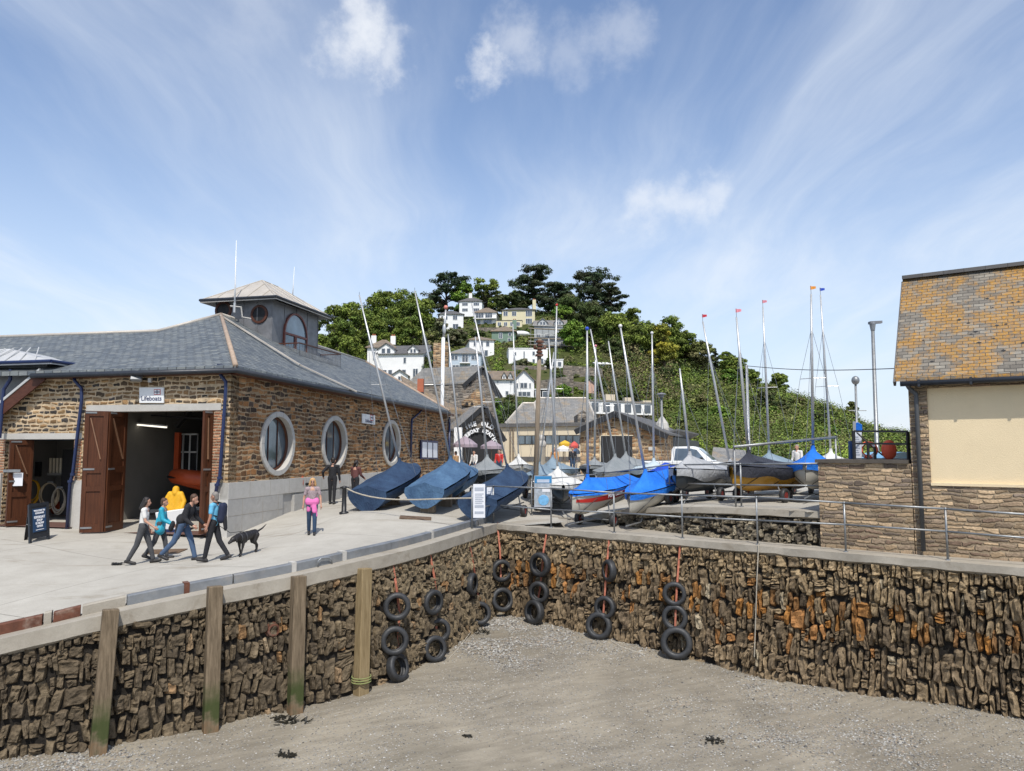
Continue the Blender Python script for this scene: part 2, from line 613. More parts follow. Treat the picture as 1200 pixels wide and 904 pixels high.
def slate(name, cols, lichen=None, lich_amt=0.0, bw=0.27, rh=0.17, bmp=0.5, grey=0.5, lich_scale=1.2, gap=0.007):
    m, k, b = new_mat(name)
    uv = uvnode(k)
    wn = k.n('TexNoise', {'Vector': uv, 'Scale': 3.0, 'Detail': 2}).outputs[1]
    off = k.vmath('SCALE', k.vmath('SUBTRACT', wn, (0.5, 0.5, 0.5))); off.node.inputs['Scale'].default_value = 0.035
    v = k.vmath('ADD', uv, off)
    br = k.n('TexBrick', {'Vector': v, 'Color1': (0, 0, 0), 'Color2': (1, 1, 1), 'Mortar': (0.5, 0.5, 0.5), 'Scale': 1.0, 'Mortar Size': gap, 'Mortar Smooth': 0.3,
                          'Bias': 0.0, 'Brick Width': bw, 'Row Height': rh}, offset=0.5, squash=1.0)
    g = k.n('SeparateColor', {0: br.outputs[0]}).outputs[0]
    n = len(cols)
    c = k.ramp(k.math('ADD', k.math('MULTIPLY', g, 0.65), k.math('MULTIPLY', k.noise(uv, 2.1, 4, 0.6), 0.36)), [(i / max(1, n - 1), s_) for i, s_ in enumerate(cols)])
    st = k.noise(k.vmath('MULTIPLY', uv, (2.2, 7.0, 1)), 1.5, 6, 0.66)
    c = k.mix(k.math('MULTIPLY', k.smooth(st, 0.52, 0.78), grey), c, tuple(min(1, cc * 2.1 + 0.02) for cc in cols[-1]))
    if lichen:
        ln = k.noise(uv, lich_scale, 7, 0.72)
        lm = k.smooth(k.math('ADD', ln, k.math('MULTIPLY', k.math('SUBTRACT', g, 0.5), 0.02)), 0.60 - lich_amt * 0.3, 0.68 - lich_amt * 0.22)
        lc = k.ramp(k.noise(uv, 9, 5, 0.7), [(0.25, lichen[0]), (0.5, lichen[1]), (0.75, lichen[2])])
        c = k.mix(k.math('MULTIPLY', lm, k.ramp(k.noise(uv, 15, 5, 0.75), [(0.36, 0.1), (0.6, 1.0)])), c, lc)
    c = k.mix(k.math('MULTIPLY', br.outputs[1], 0.75), c, (0.03, 0.03, 0.03))
    put(k, b, Base_Color=c, Roughness=0.62, Specular_IOR_Level=0.4)
    sv = k.n('SeparateXYZ', {0: v}).outputs[1]
    saw = k.math('FRACT', k.math('DIVIDE', sv, rh))
    hh = k.math('ADD', k.math('MULTIPLY', k.math('SUBTRACT', 1.0, saw), 0.8), k.math('ADD', k.math('MULTIPLY', g, 0.35), k.math('MULTIPLY', br.outputs[1], -0.8)))
    hh = k.math('ADD', hh, k.math('MULTIPLY', k.noise(uv, 30, 4), 0.25))
    bump(k, b, hh, bmp, 0.03)
    return m


def concrete(name, c0, c1, stain, joint=None, bmp=0.25, sc=1.0, stain_amt=0.5, streak=(0.35, 1.2)):
    m, k, b = new_mat(name)
    oc = k.n('TexCoord').outputs['Object']
    n0 = k.noise(oc, 0.35 * sc, 6, 0.62)
    n1 = k.noise(oc, 2.4 * sc, 7, 0.66)
    c = k.ramp(k.math('ADD', k.math('MULTIPLY', n0, 0.55), k.math('MULTIPLY', n1, 0.45)), [(0.32, c0), (0.68, c1)])
    ns = k.noise(k.vmath('MULTIPLY', oc, (streak[0], streak[1], 1)), 1.1 * sc, 6, 0.7, dist=0.6)
    c = k.mix(k.math('MULTIPLY', k.smooth(ns, 0.52, 0.75), stain_amt), c, stain)
    fine = k.noise(oc, 70 * sc, 3, 0.7)
    c = k.mix(1.0, c, k.ramp(fine, [(0.25, 0.80), (0.75, 1.16)]), 'MULTIPLY')
    hgt = k.math('ADD', k.math('MULTIPLY', fine, 0.3), k.math('MULTIPLY', k.noise(oc, 9 * sc, 5, 0.6), 0.8))
    if joint:
        mp_ = k.n('Mapping', {'Vector': oc, 'Rotation': (0, 0, joint[2])}).outputs[0]
        br = k.n('TexBrick', {'Vector': mp_, 'Scale': 1.0, 'Mortar Size': 0.012, 'Mortar Smooth': 0.4, 'Brick Width': joint[0], 'Row Height': joint[1]}, offset=0.0)
        c = k.mix(k.math('MULTIPLY', br.outputs[1], 0.75), c, (0.09, 0.08, 0.065))
        hgt = k.math('SUBTRACT', hgt, k.math('MULTIPLY', br.outputs[1], 0.8))
    put(k, b, Base_Color=c, Roughness=0.9, Specular_IOR_Level=0.2)
    bump(k, b, hgt, bmp, 0.02)
    return m


def attr_mat(name, rough=0.85, fine=14.0, bmp=0.7, bd=0.03, spec=0.25, sub=None, lo=0.6, hi=1.35):
    """colour comes from the mesh's own per-stone / per-leaf colour, mottled"""
    m, k, b = new_mat(name)
    a = k.n('Attribute', attribute_name='Col').outputs[0]
    oc = k.n('TexCoord').outputs['Object']
    n = k.noise(oc, fine, 6, 0.68)
    c = k.mix(1.0, a, k.ramp(n, [(0.25, lo), (0.75, hi)]), 'MULTIPLY')
    put(k, b, Base_Color=c, Roughness=rough, Specular_IOR_Level=spec)
    if bmp:
        bump(k, b, n, bmp, bd)
    return m


def glass_mat(name, col, rough=0.06):
    m, k, b = new_mat(name)
    oc = k.n('TexCoord').outputs['Object']
    c = k.ramp(k.noise(oc, 0.9, 3), [(0.3, tuple(x * 0.6 for x in col)), (0.7, tuple(x * 1.4 for x in col))])
    put(k, b, Base_Color=c, Roughness=rough, Specular_IOR_Level=0.9, Metallic=0.45)
    bump(k, b, k.noise(oc, 1.2, 2), 0.06, 0.05)
    return m


def timber(name, c0, c1, green=None, rough=0.8, axis=2):
    m, k, b = new_mat(name)
    oc = k.n('TexCoord').outputs['Object']
    s_ = [14, 14, 14]; s_[axis] = 0.9
    v = k.vmath('MULTIPLY', oc, tuple(s_))
    n = k.noise(v, 1.6, 6, 0.65)
    c = k.ramp(n, [(0.3, c0), (0.7, c1)])
    if green:                                          # weed on the part the tide reaches (fixed height on the pile)
        z = k.n('SeparateXYZ', {0: oc}).outputs[2]
        zz = k.math('ADD', z, k.math('MULTIPLY', k.math('SUBTRACT', k.noise(oc, 3.5, 4), 0.5), 0.9))
        mk = k.math('MULTIPLY', k.smooth(zz, 0.10, 0.30), k.smooth(zz, 1.05, 0.45))
        c = k.mix(k.math('MULTIPLY', mk, 0.9), c, green)
        c = k.mix(k.math('MULTIPLY', k.smooth(zz, 0.2, 0.0), 0.5), c, (0.16, 0.085, 0.03))
    put(k, b, Base_Color=c, Roughness=rough, Specular_IOR_Level=0.25)
    bump(k, b, n, 0.5, 0.012)
    return m


def canvas(name, col, col2, rough=0.75, fade=0.5):
    m, k, b = new_mat(name)
    oc = k.n('TexCoord').outputs['Object']
    n = k.noise(oc, 1.6, 5, 0.62)
    c = k.ramp(n, [(0.3, col), (0.72, col2)])
    c = k.mix(1.0, c, k.ramp(k.noise(oc, 38, 3, 0.7), [(0.25, 0.82), (0.75, 1.15)]), 'MULTIPLY')
    put(k, b, Base_Color=c, Roughness=rough, Specular_IOR_Level=0.3)
    bump(k, b, k.math('ADD', k.noise(k.vmath('MULTIPLY', oc, (2.5, 1.0, 1.6)), 2.6, 4, 0.55, dist=1.0), k.math('MULTIPLY', k.noise(oc, 90, 2), 0.05)), 0.75, 0.06)
    return m


# palette ---------------------------------------------------------------
_st = [(0.055, 0.048, 0.042), (0.21, 0.125, 0.058), (0.115, 0.08, 0.05), (0.30, 0.19, 0.09), (0.085, 0.075, 0.068), (0.19, 0.12, 0.065), (0.36, 0.24, 0.13), (0.14, 0.10, 0.065), (0.25, 0.15, 0.07), (0.06, 0.055, 0.05)]
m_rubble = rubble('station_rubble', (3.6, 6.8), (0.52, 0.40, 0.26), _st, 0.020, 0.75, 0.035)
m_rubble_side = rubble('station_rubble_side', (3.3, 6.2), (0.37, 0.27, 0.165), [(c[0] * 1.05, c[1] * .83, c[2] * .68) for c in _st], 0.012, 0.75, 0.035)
_ls = [tuple(v_ * .8 + .06 for v_ in (c_[0] * 1.22, c_[1] * 1.04, c_[2] * .82)) for c_ in [(0.21, 0.165, 0.115), (0.33, 0.26, 0.17), (0.17, 0.115, 0.075), (0.38, 0.30, 0.20), (0.26, 0.20, 0.135), (0.42, 0.34, 0.235), (0.14, 0.11, 0.085), (0.30, 0.235, 0.16), (0.24, 0.18, 0.12)]]
m_ledge = rubble('ledge_stone', (3.1, 9.6), (0.33, 0.255, 0.17), _ls, 0.008, 0.9, 0.03, .22, .9, 1.1)
m_shedstone = rubble('shed_stone', (2.8, 4.6), (0.36, 0.27, 0.17), [(0.30, 0.17, 0.085), (0.14, 0.10, 0.07), (0.38, 0.25, 0.14), (0.22, 0.13, 0.07), (0.42, 0.31, 0.19), (0.27, 0.16, 0.09)], 0.016, 0.7)
m_greystone = rubble('grey_stone', (2.2, 4.4), (0.24, 0.215, 0.18), [(0.12, 0.105, 0.09), (0.20, 0.17, 0.14), (0.155, 0.125, 0.10), (0.26, 0.22, 0.175), (0.17, 0.14, 0.11), (0.22, 0.18, 0.14)], 0.018, 0.7)
m_granite = concrete('granite', (0.41, 0.39, 0.355), (0.53, 0.51, 0.47), (0.32, 0.28, 0.225), None, 0.2, 2.0, 0.4)
m_conc = concrete('quay_concrete', (0.27, 0.24, 0.195), (0.40, 0.365, 0.305), (0.20, 0.165, 0.12), None, 0.35, 1.6, 0.65)
m_apron = concrete('apron_concrete', (0.345, 0.32, 0.275), (0.47, 0.445, 0.39), (0.25, 0.215, 0.165), (5.5, 4.2, R(28)), 0.35, 0.8, 0.9)
m_slate = slate('slate_grey', [(0.055, 0.068, 0.082), (0.10, 0.115, 0.128), (0.145, 0.16, 0.165), (0.215, 0.22, 0.20)], None, 0, 0.34, 0.21, 1.0, 0.75, 0.5, 0.016)
m_slate_old = slate('slate_lichen', [(0.10, 0.088, 0.072), (0.18, 0.16, 0.13), (0.29, 0.265, 0.215)], [(0.30, 0.125, 0.010), (0.42, 0.20, 0.014), (0.34, 0.21, 0.035)], 0.56, 0.22, 0.105, 0.8, 0.35, 1.15)
m_slate_town = slate('slate_town', [(0.14, 0.14, 0.135), (0.20, 0.195, 0.185), (0.25, 0.24, 0.22)], [(0.20, 0.14, 0.08), (0.27, 0.20, 0.12), (0.31, 0.26, 0.19)], 0.40, 0.4, 0.28, 0.4, 0.4, 0.5)
m_slate_brown = slate('slate_brown', [(0.14, 0.105, 0.075), (0.20, 0.155, 0.11), (0.25, 0.20, 0.15)], [(0.28, 0.15, 0.05), (0.30, 0.20, 0.09), (0.24, 0.17, 0.1)], 0.35, 0.4, 0.28, 0.4, 0.3, 0.6)
m_slate_dark = slate('slate_dark', [(0.075, 0.072, 0.072), (0.11, 0.105, 0.10), (0.14, 0.13, 0.12)], None, 0, 0.45, 0.3, 0.3, 0.2)
m_lead = M('lead', (0.185, 0.185, 0.19), 0.5, 0.25, 0.25, 1.6, 0.2, 12, (0.09, 0.09, 0.095), 0.6)
m_leadroof = M('lead_roof', (0.45, 0.41, 0.355), 0.55, 0.1, 0.12, 1.2, 0.15, 9, (0.33, 0.28, 0.22), 0.5)
m_leadlight = M('lead_roof_pale', (0.47, 0.47, 0.46), 0.55, 0.1, 0.10, 1.2, 0.15, 9, (0.34, 0.33, 0.31), 0.4)
m_navy = M('navy_paint', (0.012, 0.022, 0.075), 0.35, 0, 0.15, 4)
m_darkgutter = M('dark_gutter', (0.022, 0.025, 0.032), 0.45, 0, 0.2, 4)
m_brown = timber('brown_door', (0.048, 0.017, 0.008), (0.105, 0.037, 0.016), None, 0.5)
m_brown2 = timber('brown_board', (0.06, 0.022, 0.014), (0.105, 0.042, 0.026), None, 0.5, 0)
m_pile = timber('pile_timber', (0.085, 0.062, 0.038), (0.23, 0.175, 0.115), (0.035, 0.052, 0.012))
m_pile2 = timber('pile_timber_dry', (0.17, 0.12, 0.058), (0.31, 0.235, 0.13), None)
m_pole = timber('pole_timber', (0.17, 0.125, 0.085), (0.30, 0.245, 0.18), None)
m_galv = M('galvanised', (0.25, 0.26, 0.265), 0.45, 0.55, 0.18, 6, 0.1, 60, (0.20, 0.15, 0.11), 0.4)
m_kerbsteel = M('kerb_steel', (0.215, 0.225, 0.235), 0.5, 0.35, 0.2, 3, 0.2, 20, (0.34, 0.31, 0.27), 0.6)
m_rust = M('rusty_steel', (0.115, 0.043, 0.024), 0.85, 0.1, 0.35, 5, 0.6, 25, (0.30, 0.24, 0.19), 0.6)
m_alu = M('mast_alloy', (0.50, 0.50, 0.49), 0.38, 0.5, 0.08, 3)
m_white = M('white_paint', (0.82, 0.81, 0.785), 0.6, 0, 0.05, 0.8, 0, 40, (0.50, 0.47, 0.41), 0.25)
m_whiteg = M('white_gloss', (0.74, 0.74, 0.73), 0.3, 0, 0.04, 2)
m_cream = M('cream_render', (0.60, 0.515, 0.375), 0.85, 0, 0.05, 0.9, 0.3, 60, (0.49, 0.40, 0.275), 0.35)
m_panel = M('panel_render', (0.76, 0.62, 0.40), 0.9, 0, 0.05, 0.8, 0.8, 55, (0.64, 0.50, 0.30), 0.5)
m_black = M('black_paint', (0.014, 0.014, 0.015), 0.45, 0, 0.2, 4)
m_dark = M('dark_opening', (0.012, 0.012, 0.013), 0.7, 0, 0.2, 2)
m_rubber = M('tyre_rubber', (0.028, 0.029, 0.031), 0.55, 0, 0.3, 8, 0.25, 45, (0.055, 0.052, 0.048), 0.35)
m_glass = glass_mat('window_glass', (0.16, 0.20, 0.23))
m_pane = glass_mat('house_pane', (0.10, 0.115, 0.135), 0.12)
m_orange = M('orange_rubber', (0.48, 0.075, 0.018), 0.5, 0, 0.1, 3)
m_red = M('red_paint', (0.48, 0.025, 0.02), 0.45, 0, 0.1, 3)
m_yellow = M('yellow_cloth', (0.68, 0.36, 0.012), 0.7, 0, 0.1, 5)
m_strap = M('faded_red_strap', (0.42, 0.14, 0.085), 0.85, 0, 0.25, 9, 0.3, 60, (0.40, 0.26, 0.19), 0.6)
m_rope = M('pale_rope', (0.40, 0.36, 0.29), 0.9, 0, 0.2, 14, 0.5, 90)
m_stone_attr = attr_mat('quay_stone', 0.9, 9.0, 1.0, 0.06, 0.2, None, 0.42, 1.5)
m_leaf = attr_mat('foliage', 0.7, 1.3, 0.0, 0, 0.22, None, 0.7, 1.3)
m_peb = attr_mat('pebble', 0.75, 25.0, 0.0, 0, 0.3)
m_bark = timber('bark', (0.05, 0.038, 0.028), (0.11, 0.085, 0.06), None)
m_blue = canvas('cover_navy', (0.013, 0.027, 0.062), (0.036, 0.072, 0.135))
m_blue2 = canvas('cover_faded_blue', (0.036, 0.078, 0.15), (0.085, 0.165, 0.27))
m_bright = canvas('cover_bright_blue', (0.008, 0.13, 0.58), (0.025, 0.20, 0.68))
m_bright2 = canvas('cover_royal_blue', (0.006, 0.04, 0.36), (0.018, 0.075, 0.48))
m_grey = canvas('cover_grey', (0.19, 0.21, 0.215), (0.28, 0.29, 0.29))
m_silver = canvas('cover_silver', (0.30, 0.31, 0.325), (0.44, 0.445, 0.45))
m_wcover = canvas('cover_white', (0.60, 0.585, 0.54), (0.70, 0.69, 0.65))
m_char = canvas('cover_charcoal', (0.022, 0.024, 0.036), (0.05, 0.053, 0.068))
m_bluegrey = canvas('cover_blue_grey', (0.16, 0.22, 0.27), (0.24, 0.31, 0.36))
m_palecover = canvas('cover_pale_aqua', (0.42, 0.50, 0.53), (0.53, 0.60, 0.62))
m_hullw = M('hull_offwhite', (0.46, 0.44, 0.385), 0.35, 0, 0.07, 1.6, 0, 30, (0.33, 0.30, 0.25), 0.4)
m_hully = M('hull_yellow', (0.36, 0.185, 0.012), 0.35, 0, 0.12, 2)
m_hullk = M('hull_dark', (0.02, 0.027, 0.034), 0.35, 0, 0.15, 2)
# ================================================================== GROUND
_b = np.array([(-9.1, 13, -5.30), (-13, 11, -5.35), (-6, 14.8, -5.32), (-3.4, 16.5, -5.25), (-2.3, 18, -5.22), (-1.3, 20.8, -5.12), (.2, 23, -5.08), (2.4, 20.3, -5.27),
               (6.1, 18.3, -5.45), (10.3, 15, -5.24), (16, 10.2, -5.25), (0, 12, -5.38), (0, 5, -5.7), (12, 6, -5.6), (-10, 6, -5.7), (5, 14, -5.4), (0, -6, -6.2), (20, -6, -6.2), (-20, -6, -6.2)])
_bw = _tps(_b, 0.6)


def beach_z(X, Y):
    d2 = (X - _b[:, 0]) ** 2 + (Y - _b[:, 1]) ** 2
    return H + float((_U(d2) * _bw[:-3]).sum() + _bw[-3] + _bw[-2] * X + _bw[-1] * Y)


def vnoise(x, y, s=1.0, seed=0):
    from mathutils import noise as _n
    return _n.noise(Vector((x * s + seed * 7.13, y * s - seed * 3.7, seed * 1.31)))


# beach: sheet of sand with pebbles
m_beach, k, b = new_mat('beach_sand')
oc = k.n('TexCoord').outputs['Object']
n0 = k.noise(oc, 0.42, 5, 0.62)
n1 = k.noise(oc, 30, 4, 0.7)
rip = k.noise(k.vmath('MULTIPLY', k.n('Mapping', {'Vector': oc, 'Rotation': (0, 0, R(-28))}).outputs[0], (0.9, 4.2, 1)), 1.3, 5, 0.6, dist=0.5)
sand = k.ramp(k.math('ADD', k.math('MULTIPLY', rip, 0.6), k.math('MULTIPLY', n1, 0.4)), [(0.3, (0.185, 0.160, 0.120)), (0.7, (0.325, 0.287, 0.222))])
sand = k.mix(1.0, sand, k.ramp(k.noise(oc, .28, 5, .6, dist=1.2), [(0.35, 0.80), (0.6, 1.10)]), 'MULTIPLY')
pv = k.n('TexVoronoi', {'Vector': oc, 'Scale': 26.0}, feature='F1')
pc = k.n('SeparateColor', {0: pv.outputs[1]}).outputs
pebc = k.ramp(pc[0], [(0, (0.10, 0.095, 0.085)), (0.35, (0.21, 0.20, 0.18)), (0.65, (0.33, 0.315, 0.28)), (0.86, (0.25, 0.215, 0.17)), (1, (0.62, 0.61, 0.58))])
pm = k.math('MULTIPLY', k.smooth(pv.outputs[0], 0.5, 0.38), k.smooth(k.math('ADD', pc[1], k.math('MULTIPLY', k.math('SUBTRACT', n0, 0.5), 2.2)), 0.50, 0.75))
put(k, b, Base_Color=k.mix(pm, sand, pebc), Roughness=0.88, Specular_IOR_Level=0.25)
bump(k, b, k.math('ADD', k.math('MULTIPLY', pm, 0.6), k.math('ADD', k.math('MULTIPLY', rip, 0.9), k.math('MULTIPLY', n1, 0.25))), 0.5, 0.03)

mb = MB()
X0, X1, Y0, Y1, ST_ = -20, 20, -6, 26, 0.2
nx, ny = int((X1 - X0) / ST_), int((Y1 - Y0) / ST_)
zz = {}
for j in range(ny + 1):
    for i in range(nx + 1):
        x, y = X0 + i * ST_, Y0 + j * ST_
        mb.v.append((x, y, beach_z(x, y) + 0.06 * vnoise(x, y, .7, 1) + 0.03 * vnoise(x * 1.0 + y * .5, y * 2.2 - x * .9, 1.5, 2)))
mb.f = [(j * (nx + 1) + i, j * (nx + 1) + i + 1, (j + 1) * (nx + 1) + i + 1, (j + 1) * (nx + 1) + i) for j in range(ny) for i in range(nx)]
beach = struct(mb.build('beach', m_beach, smooth=True, origin=(0, 0, 0)))


def bz(x, y):
    return beach_z(x, y) + 0.06 * vnoise(x, y, .7, 1) + 0.03 * vnoise(x * 1.0 + y * .5, y * 2.2 - x * .9, 1.5, 2)


WALL = QL + QR[1:]


def inside_quay(x, y):
    """metres behind the quay edge (negative = over the beach)"""
    return seg_side(WALL, x, y)


# sea out to the horizon, one sheet below everything
m_sea, k, b = new_mat('sea_water')
oc = k.n('TexCoord').outputs['Object']
put(k, b, Base_Color=(0.03, 0.07, 0.09), Roughness=0.15)
bump(k, b, k.noise(oc, 0.5, 5), 0.4, 0.3)
mb = MB()
mb.add([(-6000, -6000, -2.2), (6000, -6000, -2.2), (6000, 6000, -2.2), (-6000, 6000, -2.2)], [(0, 1, 2, 3)])
struct(mb.build('sea', m_sea, origin=(0, 0, -2.2)))

# quay apron and boat yard: one paved sheet behind the quay edge
mb = MB()
idx = {}
step = 0.3
m_yard = m_apron


def gv(i, j, fn):
    key = (i, j)
    if key not in idx:
        x, y = -26 + i * step, 8 + j * step
        idx[key] = len(mb.v)
        mb.v.append((x, y, fn(x, y) - 0.004))
    return idx[key]


for j in range(0, int(66 / step)):
    for i in range(0, int(62 / step)):
        x, y = -26 + (i + .5) * step, 8 + (j + .5) * step
        if y < 27.2:
            if inside_quay(x, y) < 0.22:
                continue
            if on_deck(x, y) and seg_side(UW + [(9.1, 17.0), (20, 9.4)], x, y) < -0.02:
                continue
            if x > 7.72 and seg_side([(7.72, 18.42), (9.3, 17.2), (20, 9.9)], x, y) < 0.3:
                continue
        q = [gv(i, j, yard_z), gv(i + 1, j, yard_z), gv(i + 1, j + 1, yard_z), gv(i, j + 1, yard_z)]
        mb.f.append(tuple(q))
struct(mb.build('quay_apron', m_yard, smooth=True, origin=(0, 0, 0)))

# the lower walk along the right-hand harbour wall
mb = MB()
dl = [Vector((x, y, DECK)) for x, y in ((-.5, 24), (10.4, 15.0), (16.5, 9.96))]
off = Vector((.637, .771, 0))
mb.add([dl[0] + off * 0.3, dl[1] + off * 0.3, dl[2] + off * 0.3, dl[2] + off * 6, dl[1] + off * 6, Vector((7.9, 20.2, DECK)), Vector((1.3, 27.0, DECK))],
       [(0, 1, 5, 6), (1, 2, 3, 4), (1, 4, 5)])
struct(mb.build('lower_walk', m_conc, origin=(0, 0, DECK)))

# ================================================================== HARBOUR WALLS of single stones


def densify(pts, ds):
    out = []
    for (ax, ay), (bx, by) in zip(pts[:-1], pts[1:]):
        n = max(1, int(math.hypot(bx - ax, by - ay) / ds))
        out += [(ax + (bx - ax) * i / n, ay + (by - ay) * i / n) for i in range(n)]
    return out + [pts[-1]]


def smooth_path(pts, ds=0.35):
    """Catmull-Rom through plan points"""
    P_ = [Vector((*p, 0)) for p in pts]
    P_ = [P_[0] * 2 - P_[1]] + P_ + [P_[-1] * 2 - P_[-2]]
    out = []
    for i in range(1, len(P_) - 2):
        a, b_, c_, d_ = P_[i - 1:i + 3]
        n = max(2, int((c_ - b_).length / ds))
        for q in range(n):
            t = q / n
            out.append(0.5 * (2 * b_ + (c_ - a) * t + (2 * a - 5 * b_ + 4 * c_ - d_) * t * t + (3 * b_ - a - 3 * c_ + d_) * t ** 3))
    out.append(P_[-2])
    return [(p.x, p.y) for p in out]


class Path:
    def __init__(s, pts):
        s.p = [Vector((x, y, 0)) for x, y in pts]
        s.s = [0.0]
        for a, b_ in zip(s.p[:-1], s.p[1:]):
            s.s.append(s.s[-1] + (b_ - a).length)
        s.L = s.s[-1]
    def at(s, t):
        t = max(0, min(s.L, t))
        i = 0
        lo, hi = 0, len(s.s) - 2
        while lo < hi:
            m_ = (lo + hi + 1) // 2
            if s.s[m_] <= t: lo = m_
            else: hi = m_ - 1
        i = lo
        f_ = (t - s.s[i]) / max(1e-6, s.s[i + 1] - s.s[i])
        p = s.p[i].lerp(s.p[i + 1], f_)
        d_ = (s.p[i + 1] - s.p[i]).normalized()
        return p, d_, Vector((d_.y, -d_.x, 0))       # point, tangent, outward (right-hand) normal


SG_U, SG_V = 5, 6
_sq = [(2 * i / SG_U - 1, 2 * j / SG_V - 1) for j in range(SG_V + 1) for i in range(SG_U + 1)]


def add_stone(mb, path, s, z, w, h, relief, col, batter, ztop, rnd):
    tilt = rnd.gauss(0, 0.13)
    seed = rnd.random() * 100
    vs = []
    cj = [(rnd.uniform(-.22, .22), rnd.uniform(-.16, .16)) for _ in range(4)]
    dome = rnd.uniform(0.35, .8) * relief
    base = rnd.uniform(-0.35, 0.45) * relief
    p0, d0, n0_ = path.at(s)
    e1, e2 = rnd.uniform(.0, .13), rnd.uniform(.0, .12)
    sx, sy = rnd.uniform(-.5, .5), rnd.uniform(-.6, .6)
    pw_ = rnd.choice((6, 10, 14))
    for u, v in _sq:
        uu = u * (1 - e1 * abs(v) ** 3) + v * sx * .3
        vv = v * (1 - e2 * abs(u) ** 3) + u * sy * .3
        bl = [(1 - u) * (1 - v) / 4, (1 + u) * (1 - v) / 4, (1 - u) * (1 + v) / 4, (1 + u) * (1 + v) / 4]
        uu += sum(b_ * q_[0] for b_, q_ in zip(bl, cj)); vv += sum(b_ * q_[1] for b_, q_ in zip(bl, cj))
        a, c_ = uu * w / 2, vv * h / 2
        a, c_ = a - c_ * tilt, c_ + a * tilt
        edge = (1 - abs(u) ** pw_) * (1 - abs(v) ** pw_)
        dep = base + dome * edge ** 0.28 + 1.0 * relief * vnoise(u * 1.1 + seed, v * 1.8, 1.0, 5) * edge + 0.5 * relief * vnoise(u * 3.1 + seed, v * 3.7, 1.0, 6) - (0.10 if edge < 1e-6 else 0)
        dep += dome * 0.35 * (sx * u * 2 + sy * v) * edge
        zz_ = z + c_
        q = p0 + d0 * a + n0_ * (dep + batter * (ztop - zz_))
        vs.append((q.x, q.y, zz_))
    W_ = SG_U + 1
    mb.col = col
    lo_, hi_ = tuple(c_ * .62 for c_ in col), tuple(c_ * 1.25 for c_ in col)
    k0 = len(mb.c)
    mb.add(vs, [(j * W_ + i, j * W_ + i + 1, (j + 1) * W_ + i + 1, (j + 1) * W_ + i) for j in range(SG_V) for i in range(SG_U)])
    for i, (u, v) in enumerate(_sq):
        f_ = min(1, max(0, .55 + .9 * vnoise(u * 1.3 + seed, v * 1.3, 1.0, 9)))
        mb.c[k0 + i] = tuple(a_ + (b_ - a_) * f_ for a_, b_ in zip(lo_, hi_))


def stone_wall(name, label, pts, ztop, zbot, colour, relief, seed, wr=(.11, .27), hr=(.26, .5), batter=0.06, s_cut=0.0, group=None):
    rnd = random.Random(seed)
    path = Path(pts)
    mb = MB()
    # dark backing: mortar, with the shade of the gaps painted into its colour
    nb = int(path.L / 0.25)
    mb.col = (0.024, 0.020, 0.016)
    vs = []
    for i in range(nb + 1):
        p, d_, n_ = path.at(path.L * i / nb)
        zt, zb_ = ztop(p), zbot(p) - 0.4
        for q in range(6):
            z_ = zb_ + (zt - zb_) * q / 5
            o_ = p + n_ * (batter * (zt - z_) - 0.05)
            vs.append((o_.x, o_.y, z_))
    mb.add(vs, [(i * 6 + q, (i + 1) * 6 + q, (i + 1) * 6 + q + 1, i * 6 + q + 1) for i in range(nb) for q in range(5)])
    # stones in wavy courses
    zrel = 0.0
    maxh = max(ztop(p) - zbot(p) for p in path.p) + 0.2
    row = 0
    while zrel < maxh:
        h = rnd.uniform(*hr) * (0.62 if zrel < 0.35 else 1.0)
        s = -rnd.random() * 0.2
        while s < path.L:
            w = wr[0] + (wr[1] - wr[0]) * rnd.random() ** 1.6
            big_ = rnd.random() < 0.07
            if big_: w *= 1.8
            sc_ = s + w / 2
            if 0 < sc_ < path.L:
                p, _, _ = path.at(sc_)
                zt = ztop(p)
                zc_ = zt - zrel - h / 2 - 0.02 + 0.14 * vnoise(sc_, row * 3.1, 0.75, seed) * (0.3 if row == 0 else 1)
                if zc_ > zbot(p) - h * 0.55:
                    parts = 1 if rnd.random() > 0.16 or h < 0.24 else rnd.choice((2, 2, 3))
                    zc_ += rnd.uniform(-.09, .09) if row else 0
                    hh = h / parts
                    for q in range(parts):
                        zq = zc_ + h / 2 - hh * (q + .5)
                        add_stone(mb, path, sc_, zq, w * rnd.uniform(.94, 1.12), hh * (rnd.uniform(1.05, 1.48) if parts == 1 else rnd.uniform(1.0, 1.12)), relief * rnd.uniform(.7, 1.25), colour(sc_, zt - zq, rnd, p), batter, zt, rnd)
            s += w
        zrel += h
        row += 1
    mb.col = None
    o = mb.build(name, m_stone_attr)
    tag(o, label, 'harbour wall')
    return o


def mixc(a, b_, t):
    return tuple(x + (y - x) * t for x, y in zip(a, b_))


